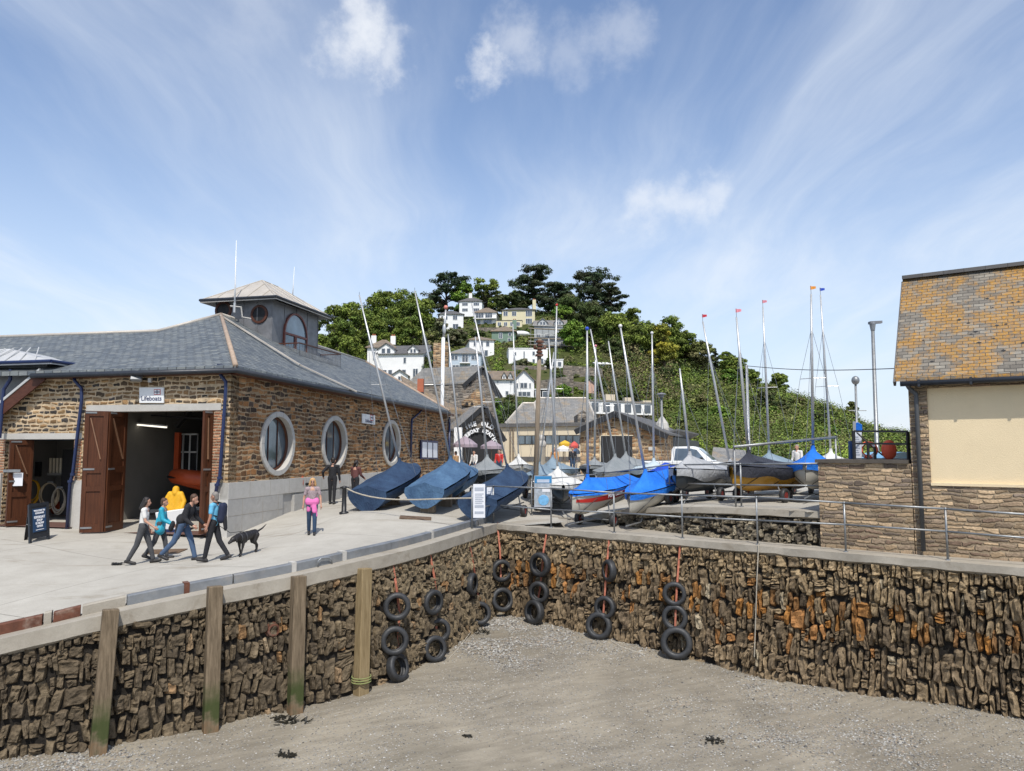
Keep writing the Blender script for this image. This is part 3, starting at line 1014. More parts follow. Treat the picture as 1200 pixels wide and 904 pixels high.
def col_right(s, d_, rnd, p):
    tan = mixc((0.27, 0.22, 0.15), (0.165, 0.135, 0.098), rnd.random())
    dark = mixc((0.068, 0.056, 0.044), (0.14, 0.115, 0.085), rnd.random())
    low = mixc((0.19, 0.155, 0.112), (0.115, 0.094, 0.072), rnd.random())
    band = d_ + 0.18 * vnoise(s, d_, 0.4, 3)
    if band < 0.75:
        c = mixc(tan, dark, 0.15 + 0.5 * rnd.random() * (band / 0.75) + (0.25 if rnd.random() < .25 else 0))
    elif band < 1.45:
        c = dark
        if rnd.random() < 0.42 and s > 0.9:
            c = mixc((0.27, 0.135, 0.042), (0.14, 0.085, 0.045), rnd.random() ** 0.9)
        elif rnd.random() < 0.3:
            c = mixc(tan, dark, .3)
    elif band < 2.1:
        c = mixc(dark, low, rnd.random() * .5)
        if rnd.random() < .10: c = (0.25, 0.135, 0.06)
    else:
        c = low
    if rnd.random() < 0.012: c = (0.24, 0.22, 0.18)
    return (c[0] * 1.5, c[1] * 1.36, c[2] * 1.14)


def col_left(s, d_, rnd, p):
    tan = mixc((0.255, 0.215, 0.15), (0.155, 0.13, 0.097), rnd.random())
    dark = mixc((0.075, 0.063, 0.05), (0.13, 0.108, 0.08), rnd.random())
    far = min(1, max(0, (p.x + 4.5) / 3.5))            # upper courses by the corner are cleaner
    c = mixc(dark, tan, far * (1 if d_ < 1.0 else .45) * (.6 + .4 * rnd.random()) + .15 * rnd.random())
    if rnd.random() < .05: c = mixc((0.24, 0.20, 0.15), (.2, .12, .06), rnd.random())
    return (c[0] * 1.24, c[1] * 1.14, c[2] * .98)


PLs = smooth_path(QL, 0.3)
pathL = Path(PLs)
pathR = Path(QR)


def coptop(p):
    return yard_z(p.x, p.y) + 0.02


stone_wall('harbour_wall', 'dark weathered rubble quay wall curving along the left with timber piles against it', PLs,
           lambda p: coptop(p) - 0.23, lambda p: bz(p.x, p.y), col_left, 0.055, 5, (.09, .25), (.20, .40), 0.06)
stone_wall('harbour_wall', 'tall dry stone harbour wall of upright slabs with rusty orange stones along the right', QR,
           lambda p: DECK - 0.17, lambda p: bz(p.x, p.y), col_right, 0.10, 9, (.085, .21), (.27, .50), 0.05)


def sweep(path, s0, s1, prof, ztop, n=60, wob=0.0, seed=0):
    """profile (outward offset, height below top) swept along a path"""
    mb = MB()
    k_ = len(prof)
    vs = []
    for i in range(n + 1):
        s = s0 + (s1 - s0) * i / n
        p, d_, n_ = path.at(s)
        z = ztop(p)
        for a, (o_, dz) in enumerate(prof):
            w_ = wob * vnoise(s * 2.3, a * 5.0, 1.0, seed) if wob else 0
            q = p + n_ * (o_ + w_)
            vs.append((q.x, q.y, z + dz + (w_ * 1.5 if dz < -0.05 else 0)))
    fs = [(i * k_ + a, i * k_ + (a + 1) % k_, (i + 1) * k_ + (a + 1) % k_, (i + 1) * k_ + a) for i in range(n) for a in range(k_)]
    fs += [tuple(range(k_ - 1, -1, -1)), tuple(n * k_ + a for a in range(k_))]
    return mb.add(vs, fs)


PROF_L = [(0.06, 0.0), (-0.55, 0.004), (-0.55, -0.26), (0.0, -0.31), (0.07, -0.26)]
o = sweep(pathL, 0, pathL.L - 0.02, PROF_L, coptop, 150, 0.012, 4).build('coping', m_conc, fix=True)
tag(o, 'pale concrete coping along the top of the curving left quay wall', 'coping')
PROF_R = [(0.09, 0.0), (-0.6, 0.004), (-0.6, -0.2), (0.0, -0.22), (0.10, -0.16)]
o = sweep(pathR, 0.0, pathR.L, PROF_R, lambda p: DECK + 0.01, 120, 0.03, 6).build('coping', m_conc, fix=True)
tag(o, 'rough concrete edge of the walk on top of the right-hand harbour wall', 'coping')

# low yard wall behind the walk, and its coping
pathU = Path(smooth_path(UW, .3))


def col_up(s, d_, rnd, p):
    c = mixc((0.30, 0.255, 0.18), (0.15, 0.125, 0.09), rnd.random())
    if rnd.random() < .25: c = (0.10, 0.085, 0.065)
    return tuple(x * 1.1 for x in c)


ztU = lambda p: yard_z(p.x, p.y) + 0.01
stone_wall('yard_wall', 'low rubble retaining wall between the boat yard and the lower walk', smooth_path(UW, .3),
           lambda p: ztU(p) - 0.18, lambda p: DECK, col_up, 0.07, 21, (.10, .26), (.16, .34), 0.03)
o = sweep(pathU, 0.3, pathU.L + 0.0, [(0.10, 0.0), (-0.5, 0.004), (-0.5, -0.16), (0.0, -0.2), (0.11, -0.16)], ztU, 60, 0.025, 8).build('coping', m_conc, fix=True)
tag(o, 'mossy concrete edge of the boat yard above the low rubble wall', 'coping')

# ------------------------------------------------------------------ steel kerb beam on the left quay edge
kb = thing('kerb_beam', 'long steel kerb beam, grey then rusty, bolted along the left quay edge', 'kerb', (*PLs[len(PLs) // 2], coptop(Vector((*PLs[len(PLs) // 2], 0)))))


def s_of(px):
    best, bs_ = 1e9, 0
    for i in range(600):
        s = pathL.L * i / 599
        p, _, n_ = pathL.at(s)
        q = p - n_ * 0.42
        x, y = pix((q.x, q.y, coptop(p) + 0.1))
        if abs(x - px) < best:
            best, bs_ = abs(x - px), s
    return bs_


cuts = [-60, 50, 62, 95, 147, 217, 273, 342, 401, 455, 503, 545, 568]
for i in range(len(cuts) - 1):
    s0, s1 = s_of(cuts[i]), s_of(cuts[i + 1])
    if i == 0: s0 = 0
    mid = (cuts[i] + cuts[i + 1]) / 2
    mt = m_rust if mid < 55 or 62 < mid < 95 else (m_conc if mid < 60 or mid < 150 else m_kerbsteel)
    hh = 0.17 if mid > 60 or mid < 50 else .2
    seg = sweep(pathL, s0 + 0.015, s1 - 0.015, [(-0.33, 0), (-0.52, 0), (-0.52, hh), (-0.48, hh + 0.02), (-0.37, hh + 0.02), (-0.33, hh)], coptop, 10).build('beam_section', mt, kb, fix=True)
    if mt is m_rust:
        seg['label'] = 'rusty red beam section'
for pxm in (217, 342, 401, 503):
    s = s_of(pxm)
    p, d_, n_ = pathL.at(s)
    q = p - n_ * 0.425 + Vector((0, 0, coptop(p)))
    MB().box(q + Vector((0, 0, .10)), (0.10, 0.23, 0.215), math.atan2(d_.y, d_.x)).build('joint_plate', m_granite if pxm != 217 else m_rust, kb)
# grab hoops in front of the beam
for pxm in (378, 553):
    s = s_of(pxm)
    p, d_, n_ = pathL.at(s)
    q = p - n_ * 0.27 + Vector((0, 0, coptop(p)))
    MB().tube([q - d_ * .17, q - d_ * .16 + Vector((0, 0, .12)), q - d_ * .09 + Vector((0, 0, .17)), q + d_ * .09 + Vector((0, 0, .17)), q + d_ * .16 + Vector((0, 0, .12)), q + d_ * .17], 0.016, 8).build('hoop', m_galv, kb, smooth=True)

# ------------------------------------------------------------------ timber piles


def wallY(px, py):
    Y = 9.0
    while Y < 40:
        p = P(px, py, Y)
        if inside_quay(p.x, p.y) > 0:
            return Y
        Y += 0.02
    return 40


piles = [((130, 714), (115, 862), m_pile, 'leaning timber pile farthest left on the quay wall, weedy at its foot'),
         ((252, 687), (247, 838), m_pile, 'second timber pile from the left, pale headed with green weed'),
         ((350, 675), (346, 818), m_pile, 'third timber pile from the left, with bright green weed at its foot'),
         ((427, 666), (423, 806), m_pile2, 'clean yellowish timber pile nearest the tyres with rope round its foot')]
for i, (tp, bp_, mt, lb) in enumerate(piles):
    yb = wallY(bp_[0], bp_[1]) - 0.38
    yt = wallY(*tp) - 0.17
    b0, t0 = P(*bp_, yb), P(*tp, yt)
    b0.z = bz(b0.x, b0.y) - 0.25
    if i < 3:
        pr = thing('timber_pile', lb, 'timber pile', (b0.x, b0.y, b0.z + 0.25), 'timber piles against the left quay wall')
    else:
        pr = thing('timber_pile', lb, 'timber pile', (b0.x, b0.y, b0.z + 0.25), 'timber piles against the left quay wall')
    _, d_, n_ = pathL.at(pathL.s[min(range(len(pathL.p)), key=lambda q: (pathL.p[q] - Vector((b0.x, b0.y, 0))).length)])
    MB().beam(b0, t0, 0.27, 0.24, n_).build('post', mt, pr, bevel=0.02)
    if i == 3:
        ring = []
        for dz in (0.42, 0.47, 0.52):
            c_ = b0.lerp(t0, (dz + .1) / (t0 - b0).length)
            r_ = 0.2
            ring += [c_ + d_ * r_ * math.cos(a * 2 * math.pi / 14) * 1.05 + n_ * r_ * math.sin(a * 2 * math.pi / 14) for a in range(14)]
        MB().tube(ring + [ring[0] + Vector((0, 0, .1))], 0.014, 6).build('rope_lashing', M('green_rope', (0.22, 0.24, 0.09), .9), pr, smooth=True)

# ------------------------------------------------------------------ tyres
TY = MB()
prof = []
Ro, Ri, Wd = 0.315, 0.195, 0.098
for r_, h_ in ((Ri, -.075), (Ri + .012, -.092), (Ri + .05, -Wd - .004), (Ro - .045, -Wd), (Ro - .016, -Wd * .86), (Ro, -Wd * .62), (Ro + .002, -.02), (Ro + .002, .02), (Ro, Wd * .62), (Ro - .016, Wd * .86),
               (Ro - .045, Wd), (Ri + .05, Wd + .004), (Ri + .012, .092), (Ri, .075), (Ri + .03, .06), (Ro - .035, .07), (Ro - .02, 0), (Ro - .035, -.07), (Ri + .03, -.06)):
    prof.append((r_, h_))
TY.lathe(prof, (0, 0, 0), (0, -1, 0), 36, True)
tyre0 = TY.build('tyre', m_rubber, smooth=True, origin=(0, 0, 0), fix=True)
GT = 'old tyres hung on the harbour walls as fenders'
strings = [
    ('the string beside the clean timber pile', [(465, 711, 1.0, 6, 5), (462, 751, 1.03, 14, 8), (466, 787, 1.0, 48, 20)]),
    ('the second string right of the timber piles', [(507, 706, .98, 42, 0), (514, 739, .95, 10, 8), (509, 769, 1.0, 30, 12)]),
    ('the string of two left of the quay corner', [(553, 685, 1.0, 72, 0), (562, 719, 1.05, 18, 12)]),
    ('the string of two in the quay corner', [(587.5, 669, 1.1, 20, 0), (588.5, 703, 1.16, 22, 14)]),
    ('the first string on the right-hand wall', [(633, 662, 1.14, -38, 0), (631.5, 694, 1.0, -25, 0), (626, 719, 1.12, -45, 6)]),
    ('the middle string on the right-hand wall', [(714, 669, .98, -64, 0), (709, 712, 1.0, -22, 6), (702, 743, 1.18, -12, 12)]),
    ('the string farthest right beside the thin hanging rope', [(790.5, 696, .98, -5, 3), (791, 724, 1.06, -14, 8), (793, 757, 1.28, -6, 10)])]
first = True
TYPOS = []
for sl, items in strings:
    nm = ['top', 'middle', 'bottom'] if len(items) == 3 else ['upper', 'lower']
    row = []
    for q, (px, py, sc_, yaw, lean) in enumerate(items):
        Y = wallY(px, py) - (0.44 if px < 640 else 0.26) - 0.03 * q - (0.10 if q == len(items) - 1 else 0)
        p = P(px, py, Y)
        o = tyre0 if first else tyre0.copy()
        if not first:
            COL.objects.link(o)
        first = False
        s_n = min(range(len(WALL) - 1), key=lambda a: abs(seg_side(WALL[a:a + 2], p.x, p.y)))
        dx, dy = WALL[s_n + 1][0] - WALL[s_n][0], WALL[s_n + 1][1] - WALL[s_n][1]
        base = math.atan2(dy, dx)
        view = math.atan2(-p.x, p.y)                     # facing the harbour, turned by yaw
        a0 = 0.62 * view + 0.38 * base * 0.6
        o.location = p
        o.rotation_euler = (R(-lean), R(random.uniform(-40, 40)), view + R(yaw))
        o.rotation_mode = 'XYZ'
        o.scale = (sc_,) * 3
        low = bz(p.x, p.y) + Ro * sc_ * 0.95
        if p.z < low and q == len(items) - 1:
            o.location.z = low
        tag(o, f'{nm[q]} black tyre of {sl}', 'tyre', GT)
        row.append(Vector(o.location))
    TYPOS.append(row)

straps = [([(459, 654), (464, 684), (468, 716), (466, 765)], 'faded red strap holding the three tyres beside the clean timber pile'),
          ([(503, 645), (509, 676), (512, 705), (511, 752)], 'faded strap holding the second string of tyres from the timber piles'),
          ([(550, 637), (555, 664), (560, 690), (560, 720)], 'orange strap slanting to the two tyres left of the quay corner'),
          ([(583, 616), (586, 645), (587, 678)], 'red strap hanging down the quay corner to two tyres'),
          ([(641, 622), (637, 645), (633, 690), (629, 708)], 'red strap to the first three tyres on the right-hand wall'),
          ([(714, 629), (711, 665), (707, 720)], 'long red strap to the middle three tyres on the right-hand wall'),
          ([(797, 638), (793, 690), (791, 738)], 'red strap to the three tyres farthest right')]
for pts, lb in straps:
    w3 = []
    for i, (x, y) in enumerate(pts):
        Yw_ = wallY(x, y)
        w3.append(P(x, y, Yw_ - (0.06 if i == 0 else (0.26 if i < len(pts) - 1 else 0.30))))
    top = w3[0].copy()
    mb = MB()
    n_ = Vector((w3[1].x * -0.0 + .9, .2, 0)).normalized()
    for a, b_ in zip(w3[:-1], w3[1:]):
        mb.beam(a, b_, 0.05, 0.012, Vector((0.1, -1, 0)))
    back = top + Vector((0, .35, 0.12))
    mb.beam(Vector((back.x, back.y, top.z + .06)), top, 0.03, 0.012, Vector((0, 0, 1)))
    tag(mb.build('strap', m_strap), lb, 'strap')

o = MB().tube([P(889, 637, wallY(889, 645) - .12), P(887, 680, wallY(887, 680) - .22), P(884, 770, wallY(884, 770) - .25)], 0.013, 6).build('rope', m_rope)
tag(o, 'thin pale rope hanging straight down the right-hand harbour wall', 'rope')


def on_beach(px, py):
    Y = 6.0
    while Y < 30:
        p = P(px, py, Y)
        if p.z <= bz(p.x, p.y):
            return Vector((p.x, p.y, bz(p.x, p.y)))
        Y += 0.02
    return p


def ground_rope(pxs, lb, r=0.012):
    pts = [on_beach(*q) + Vector((0, 0, r)) for q in pxs]
    o = MB().tube(pts, r, 6).build('rope', m_rope)
    tag(o, lb, 'rope')


ground_rope([(716, 752), (728, 759), (742, 764), (760, 768)], 'slack rope on the pebbles beside the middle tyre string')
ground_rope([(812, 768), (832, 773), (860, 779), (880, 785)], 'mooring rope lying along the foot of the right-hand wall')
o = MB().tube([P(557, 733, wallY(557, 733) - .4), on_beach(540, 757), on_beach(526, 772)], 0.012, 6).build('rope', m_rope)
tag(o, 'yellowish rope slanting from the corner tyres to the beach', 'rope')

# iron ring in the left wall
q = P(321, 739, wallY(321, 739) - .10)
rg = thing('mooring_ring', 'rusty round mooring ring set in the left quay wall between the piles', 'mooring ring', q)
_, d_, n_ = pathL.at(s_of(321))
MB().lathe([(0.10, -.02), (0.14, 0), (0.10, .025), (0.075, 0)], q, n_, 18, True).build('ring', m_rust, rg, smooth=True)
MB().lathe([(0.0, -.05), (0.17, -.05), (0.15, -.01), (0.0, 0)], q - n_ * .03, n_, 14).build('backplate', m_rust, rg)

# seaweed scraps on the sand
for (px, py, s_, lb) in ((333, 842, .16, 'dark seaweed scrap on the sand near the third pile'), (340, 848, .26, 'larger dark seaweed clump on the sand below the third pile'),
                         (337, 886, .17, 'lone dark seaweed scrap on open sand, lower left'), (836, 869, .16, 'small dark seaweed scrap on the sand at lower right'),
                         (548, 864, .07, 'tiny dark seaweed scrap in the middle of the sand'), (563, 742, .24, 'dark weed heaped under the tyres left of the quay corner')):
    c_ = on_beach(px, py)
    rr = random.Random(px)
    mb = MB()
    for _ in range(26):
        a, r_ = rr.uniform(0, 6.3), s_ * math.sqrt(rr.random())
        p0 = c_ + Vector((r_ * math.cos(a) * 1.3, r_ * math.sin(a) * .7, .012))
        dd_ = Vector((rr.uniform(-1, 1), rr.uniform(-1, 1), rr.uniform(.0, .35))).normalized() * s_ * .5
        mb.beam(p0, p0 + dd_, .03, .008)
    tag(mb.build('seaweed', M('seaweed', (0.018, 0.016, 0.010), .5)), lb, 'seaweed')

# pebbles (nobody could count them)
rr = random.Random(3)
vs, fs, cs = [], [], []
ico = [(0, 0, 1), (.9, 0, .1), (.28, .86, .1), (-.73, .53, .1), (-.73, -.53, .1), (.28, -.86, .1), (0, 0, -.6)]
icf = [(0, 1, 2), (0, 2, 3), (0, 3, 4), (0, 4, 5), (0, 5, 1), (6, 2, 1), (6, 3, 2), (6, 4, 3), (6, 5, 4), (6, 1, 5)]


def shingle(x, y):
    """how shingly the beach is here: banked by the corner and right wall, a patch at lower left, thin elsewhere"""
    px, py = pix((x, y, bz(x, y)))
    v = 0.05
    v = max(v, min(1, max(0, (800 - abs(px - 640) * .18 - py) / 22)) if 430 < px < 900 else 0)
    v = max(v, 0.55 * min(1, max(0, (px - 700) / 140)) * min(1, max(0, (py - 760) / 40)))
    v = max(v, .75 * min(1, max(0, (py - 868 + (px - 120) * -.0) / 14)) * min(1, max(0, (230 - px) / 90)) if px < 230 else 0)
    v = max(v, 0.5 * min(1, max(0, (900 - py) / 40)) * min(1, max(0, (px - 100) / 60)) * min(1, max(0, (430 - px) / 200)) * (.3 if py < 850 else .12))
    return v * max(.08, 0.65 + 1.3 * vnoise(x, y, .9, 12) + .5 * vnoise(x, y, 3, 14))


cnt = 0
while cnt < 44000:
    Y = 9.5 + 14 * rr.random() ** 1.1
    X = rr.uniform(-.75, .75) * Y
    if inside_quay(X, Y) > -0.02:
        continue
    pr_ = shingle(X, Y)
    if rr.random() > pr_:
        cnt += 0.02
        continue
    cnt += 1
    s_ = rr.choice((.009, .012, .015, .019, .024)) * (0.8 + .6 * pr_)
    if rr.random() < .02: s_ *= 1.6
    a = rr.uniform(0, 6.3)
    ca, sa = math.cos(a), math.sin(a)
    ex, ey, ez = s_ * rr.uniform(.8, 1.5), s_ * rr.uniform(.6, 1.1), s_ * rr.uniform(.4, .8)
    z0 = bz(X, Y) + ez * .35
    b0 = len(vs)
    for (x, y, z) in ico:
        x, y, z = x * ex, y * ey, z * ez
        vs.append((X + x * ca - y * sa, Y + x * sa + y * ca, z0 + z))
    fs += [tuple(i + b0 for i in f) for f in icf]
    g = rr.random()
    if g < .09: c = (0.43, 0.42, 0.39)
    elif g < .34: c = (0.33, 0.315, 0.28)
    elif g < .75: c = (0.24, 0.225, 0.20)
    elif g < .9: c = (0.30, 0.245, 0.185)
    else: c = (0.10, 0.095, 0.09)
    cs += [c] * 7
mb = MB(); mb.v, mb.f, mb.c = vs, fs, cs
tag(mb.build('pebbles', m_peb, origin=(0, 0, 0)), 'pale and grey pebbles strewn over the beach below the harbour walls', 'pebbles', kind='stuff')

# ================================================================== RAILINGS
def rail_fence(name, label, posts, tops, mids, r=0.024, m=None, ext=None):
    base = posts[0]
    t = thing(name, label, 'railing', base)
    m = m or m_galv
    for p, tp in zip(posts, tops):
        MB().tube([p, tp], r, 10).build('post', m, t, smooth=True)
        MB().lathe([(0, .02), (.05, .02), (.055, 0), (.0, 0)], p, (0, 0, 1), 12).build('base_flange', m, t)
        for q in (tp,):
            MB().ball(q, r * 1.45, 8, 6).build('fitting', m, t, smooth=True)
    if ext:
        tops = [ext[0]] * bool(ext[0]) + tops + [ext[1]] * bool(ext[1])
    for a, b_ in zip(tops[:-1], tops[1:]):
        MB().tube([a, b_], r, 10).build('top_rail', m, t, smooth=True)
    for a, b_ in zip(mids[:-1], mids[1:]):
        MB().tube([a, b_], r * .95, 10).build('mid_rail', m, t, smooth=True)
    return t


def edgeY(px, inset):
    """depth of the right-hand walk's edge at a pixel column, set back by inset"""
    Y = 10.0
    while Y < 30:
        p = P(px, 640, Y)
        if inside_quay(p.x, p.y) > inset:
            return Y
        Y += .01
    return Y


pp, tt, mm = [], [], []
for (px, yt, ym) in ((553, 571.5, 597), (578, 570, 592), (646, 572.5, 597.5), (720, 577.5, 601), (800, 580.5, 606), (888, 583, 610), (991, 589.5, 615), (1110, 596.5, 623), (1232, 605, 633)):
    Y = edgeY(px, 0.14)
    g = P(px, 640, Y); g.z = gz(g.x, g.y) if px < 600 else DECK + .012
    pp.append(g); tt.append(P(px, yt, Y)); mm.append(P(px, ym, Y))
    tt[-1].x = g.x; mm[-1].x = g.x
rail_fence('railing', 'grey two-rail tubular railing along the top of the right-hand harbour wall', pp, tt, mm)
FRONT_POSTS = (pp, tt)

pp, tt, mm = [], [], []
for (px, yb_, yt, ym) in ((623, 604, 563, 586), (699, 600, 556, 577), (785, 591, 545, 566.5), (869, 594, 544, 568.5)):
    g = G(px, yb_)
    pp.append(g); tt.append(P(px, yt, g.y)); mm.append(P(px, ym, g.y))
    tt[-1].x = g.x; mm[-1].x = g.x
e1 = P(963, 543.5, 18.6); e2 = P(963, 569.5, 18.6)
t = rail_fence('railing', 'grey tubular railing along the boat yard edge in front of the covered boats', pp, tt, mm + [e2], ext=(None, e1))
INNER_POSTS = (pp, tt)
# raised storage bar by the terrace
t = thing('storage_bar', 'long raised grey pipe bar on tall posts by the stone terrace', 'rail', G(868, 590))
a, b_ = P(860, 524, 20.2), P(979, 512.5, 22.5)
MB().tube([a, b_], .04, 10).build('bar', m_galv, t, smooth=True)
g = at_ground(861, 20.25)
MB().tube([g, Vector((g.x, g.y, a.z))], .025, 8).build('post', m_galv, t, smooth=True)
g = at_ground(980, 22.5)
MB().tube([g, Vector((g.x, g.y, b_.z))], .03, 8).build('post', m_galv, t, smooth=True)

# notices on the railing
(pA, tA), (pB, tB) = (FRONT_POSTS[0][0], FRONT_POSTS[1][0]), (FRONT_POSTS[0][1], FRONT_POSTS[1][1])


def board(name, label, px0, py0, px1, py1, Y, m, thick=.02, yaw=0.0, group=None, cat='notice'):
    a, b_, c_, d_ = P(px0, py1, Y), P(px1, py1, Y), P(px1, py0, Y), P(px0, py0, Y)
    ctr = (a + b_ + c_ + d_) / 4
    rot = Matrix.Rotation(yaw, 3, 'Z')
    q = [ctr + rot @ (v - ctr) for v in (a, b_, c_, d_)]
    t = thing(name, label, cat, ctr - Vector((0, 0, (c_.z - b_.z) / 2)), group)
    n_ = rot @ Vector((0, thick, 0))
    MB().prism(q, n_).build('panel', m, t)
    x = (q[1] - q[0]).normalized(); z = (q[3] - q[0]).normalized()
    f_ = -n_.normalized() * 0.004
    return t, ctr + f_, x, z, (q[1] - q[0]).length, (q[3] - q[0]).length


m_print = M('grey_print', (0.38, 0.41, 0.47), .7, 0, .15, 30)
m_paper = M('white_sheet', (0.70, 0.71, 0.74), .6, 0, .04, 3)


def patch(t, c_, x, z, u0, v0, u1, v1, W_, H_, m, name='print', proud=.003):
    """small printed rectangle in board coordinates (0..1)"""
    n_ = x.cross(z)
    o_ = c_ - x * W_ / 2 - z * H_ / 2 + n_ * proud
    q = [o_ + x * W_ * u + z * H_ * v for u, v in ((u0, v0), (u1, v0), (u1, v1), (u0, v1))]
    return MB().prism(q, -n_ * 0.004).build(name, m, t)


Yp = FRONT_POSTS[0][0].y - .05
t, c_, x, z, W_, H_ = board('notice_board', 'tall white notice board tied to the end of the railing', 554.5, 567.5, 568.5, 607, Yp, m_paper, yaw=R(8))
for v0, v1 in ((.80, .90), (.30, .38), (.12, .19)):
    patch(t, c_, x, z, .12, v0, .88, v1, W_, H_, m_print)
for i in range(6):
    patch(t, c_, x, z, .15, .42 + i * .055, .15 + .6 + .12 * (i % 2), .445 + i * .055, W_, H_, m_print)
t, c_, x, z, W_, H_ = board('notice_board', 'small narrow white notice beside the corner post of the railing', 570.5, 571, 577, 591.5, FRONT_POSTS[0][1].y - .05, m_paper, yaw=R(6))
for i in range(5):
    patch(t, c_, x, z, .2, .2 + i * .13, .8, .25 + i * .13, W_, H_, m_print)
# blue poster
Yb = INNER_POSTS[0][0].y - .1
t, c_, x, z, W_, H_ = board('information_board', 'blue and grey illustrated information board on the yard railing', 626, 557.5, 647, 594.5, Yb, M('poster_grey', (0.33, 0.37, 0.41), .5, 0, .35, 7), .03, cat='information board')
patch(t, c_, x, z, .03, .76, .97, .98, W_, H_, M('poster_blue', (0.03, 0.20, 0.42), .5, 0, .05, 3), 'header')
patch(t, c_, x, z, .0, .0, 1, .05, W_, H_, m_print)
mb = MB()
ct = c_ + x * W_ * .02 - z * H_ * .28
mb.lathe([(0, .006), (W_ * .28, .006), (W_ * .30, 0)], ct, x.cross(z), 20)
mb.build('blue_picture', M('poster_sky', (0.16, 0.40, 0.66), .5, 0, .25, 9), t)
for i in range(2):
    patch(t, c_, x, z, .15, .84 - i * .055, .85, .87 - i * .055, W_, H_, m_paper, 'heading', .008)
patch(t, c_, x, z, .45, .48, .92, .62, W_, H_, m_paper, 'print', .006)

# bollard with rope
g = G(403, 602)
t = thing('bollard', 'black iron bollard at the end of the rope barrier', 'bollard', g)
MB().lathe([(.16, 0), (.16, .04), (.085, .07), (.07, .8), (.10, .84), (.10, .90), (.0, .93)], g, (0, 0, 1), 16).build('body', m_black, t, smooth=True)
MB().tube([g + Vector((-.14, 0, .86)), g + Vector((.14, 0, .86))], .03, 8).build('cross_bar', m_black, t, smooth=True)
a, b_ = g + Vector((.08, -.02, .84)), P(553, 584, FRONT_POSTS[0][0].y)
pts = []
for i in range(15):
    q = i / 14
    p = a.lerp(b_, q)
    p.z -= 0.30 * math.sin(math.pi * q ** .8) * (1 - q * .55)
    pts.append(p)
tag(MB().tube(pts, .022, 6).build('rope', m_rope), 'thick pale barrier rope slung from the black bollard to the railing', 'rope')

# covers in the paving
for (px, py, w, d_, lb) in ((487, 607.5, 1.0, .5, 'brown iron drain cover in the paving by the covered boats'), (194, 647, .95, .75, 'brown plate set in the paving behind the walkers'),):
    g = G(px, py)
    dzx = gz(g.x + .3, g.y) - gz(g.x - .3, g.y); dzy = gz(g.x, g.y + .3) - gz(g.x, g.y - .3)
    o = MB().box(g + Vector((0, 0, .012)), (w, d_, .03), rot=(math.atan(dzy / .6), -math.atan(dzx / .6), .1)).build('drain_cover', M('drain_iron', (0.14, 0.09, 0.055), .7, .1, .25, 8, .4, 40))
    tag(o, lb, 'drain cover')
g = G(137, 662)
mb = MB()
rr = random.Random(5)
for _ in range(12):
    mb.beam(g + Vector((rr.uniform(-.1, .1), rr.uniform(-.1, .1), .012)), g + Vector((rr.uniform(-.15, .15), rr.uniform(-.12, .12), .04)), .05, .012)
tag(mb.build('scrap', m_black), 'black scrap lying on the pale apron left of the walkers', 'litter')
# ================================================================== LIFEBOAT STATION
FD = Vector((-.974, .225, 0))                    # along the door front, to the left
SD = Vector((.225, .974, 0))                     # along the long side wall, away from the harbour
C0 = Vector((-9.0, 23.6, 0))                     # outer corner
NF, NS = -SD, -FD                                # outward normals of front and side
ZB = H - 2.9


def fr(s, z, o=0.0):                             # point on the front: s metres left of the corner, o outwards
    v = C0 + FD * s + NF * o
    return Vector((v.x, v.y, z))


def sdp(t, z, o=0.0):                            # point on the side wall
    v = C0 + SD * t + NS * o
    return Vector((v.x, v.y, z))


def fr_px(px, py):                               # (s, z) of a photo pixel on the front wall
    a, u = (px - 600) / F, -(py - 452) / F
    dx, dy, dz = a, CT - ST * u, ST + CT * u
    # C0.x+FD.x s = k dx ; C0.y+FD.y s = k dy
    s = (C0.y * dx - C0.x * dy) / (FD.x * dy - FD.y * dx)
    k = (C0.y + FD.y * s) / dy
    return s, H + k * dz


def sd_px(px, py):
    a, u = (px - 600) / F, -(py - 452) / F
    dx, dy, dz = a, CT - ST * u, ST + CT * u
    s = (C0.y * dx - C0.x * dy) / (SD.x * dy - SD.y * dx)
    k = (C0.y + SD.y * s) / dy
    return s, H + k * dz


LS = thing('lifeboat_station', 'long brown stone lifeboat station with slate roof, lead turret, big brown doors and round windows', 'lifeboat station', (C0.x, C0.y, H - 2.75))
ZE = H + 2.66                                    # eaves
S_D0, S_D1 = fr_px(247, 540)[0], fr_px(106, 540)[0]
S_E0, S_E1 = fr_px(85, 560)[0], fr_px(4, 560)[0]
ZL, ZLt = fr_px(180, 482)[1], fr_px(180, 474)[1]
ZS, ZSt = fr_px(45, 515)[1], fr_px(45, 508)[1]
S_END = 15.0
T_END = sd_px(525, 530)[0]
TW = 0.45
# front wall, built in butted blocks round the two doorways


def fblock(s0, s1, z0, z1, m, name='front_wall', o0=-TW, o1=0.0, z1b=None):
    z1b = z1 if z1b is None else z1b
    return MB().hexa([fr(s0, z0, o1), fr(s0, z0, o0), fr(s1, z0, o0), fr(s1, z0, o1), fr(s0, z1, o1), fr(s0, z1, o0), fr(s1, z1b, o0), fr(s1, z1b, o1)]).build(name, m, LS, fix=True)


s_b0 = fr_px(50, 440)[0]; z_b1 = fr_px(0, 478)[1]; s_b1 = fr_px(0, 478)[0]
mb = MB()


def fb(s0, s1, z0, z1, z1b=None, o0=-TW, o1=0.0):
    z1b = z1 if z1b is None else z1b
    mb.hexa([fr(s0, z0, o1), fr(s0, z0, o0), fr(s1, z0, o0), fr(s1, z0, o1), fr(s0, z1, o1), fr(s0, z1, o0), fr(s1, z1b, o0), fr(s1, z1b, o1)])


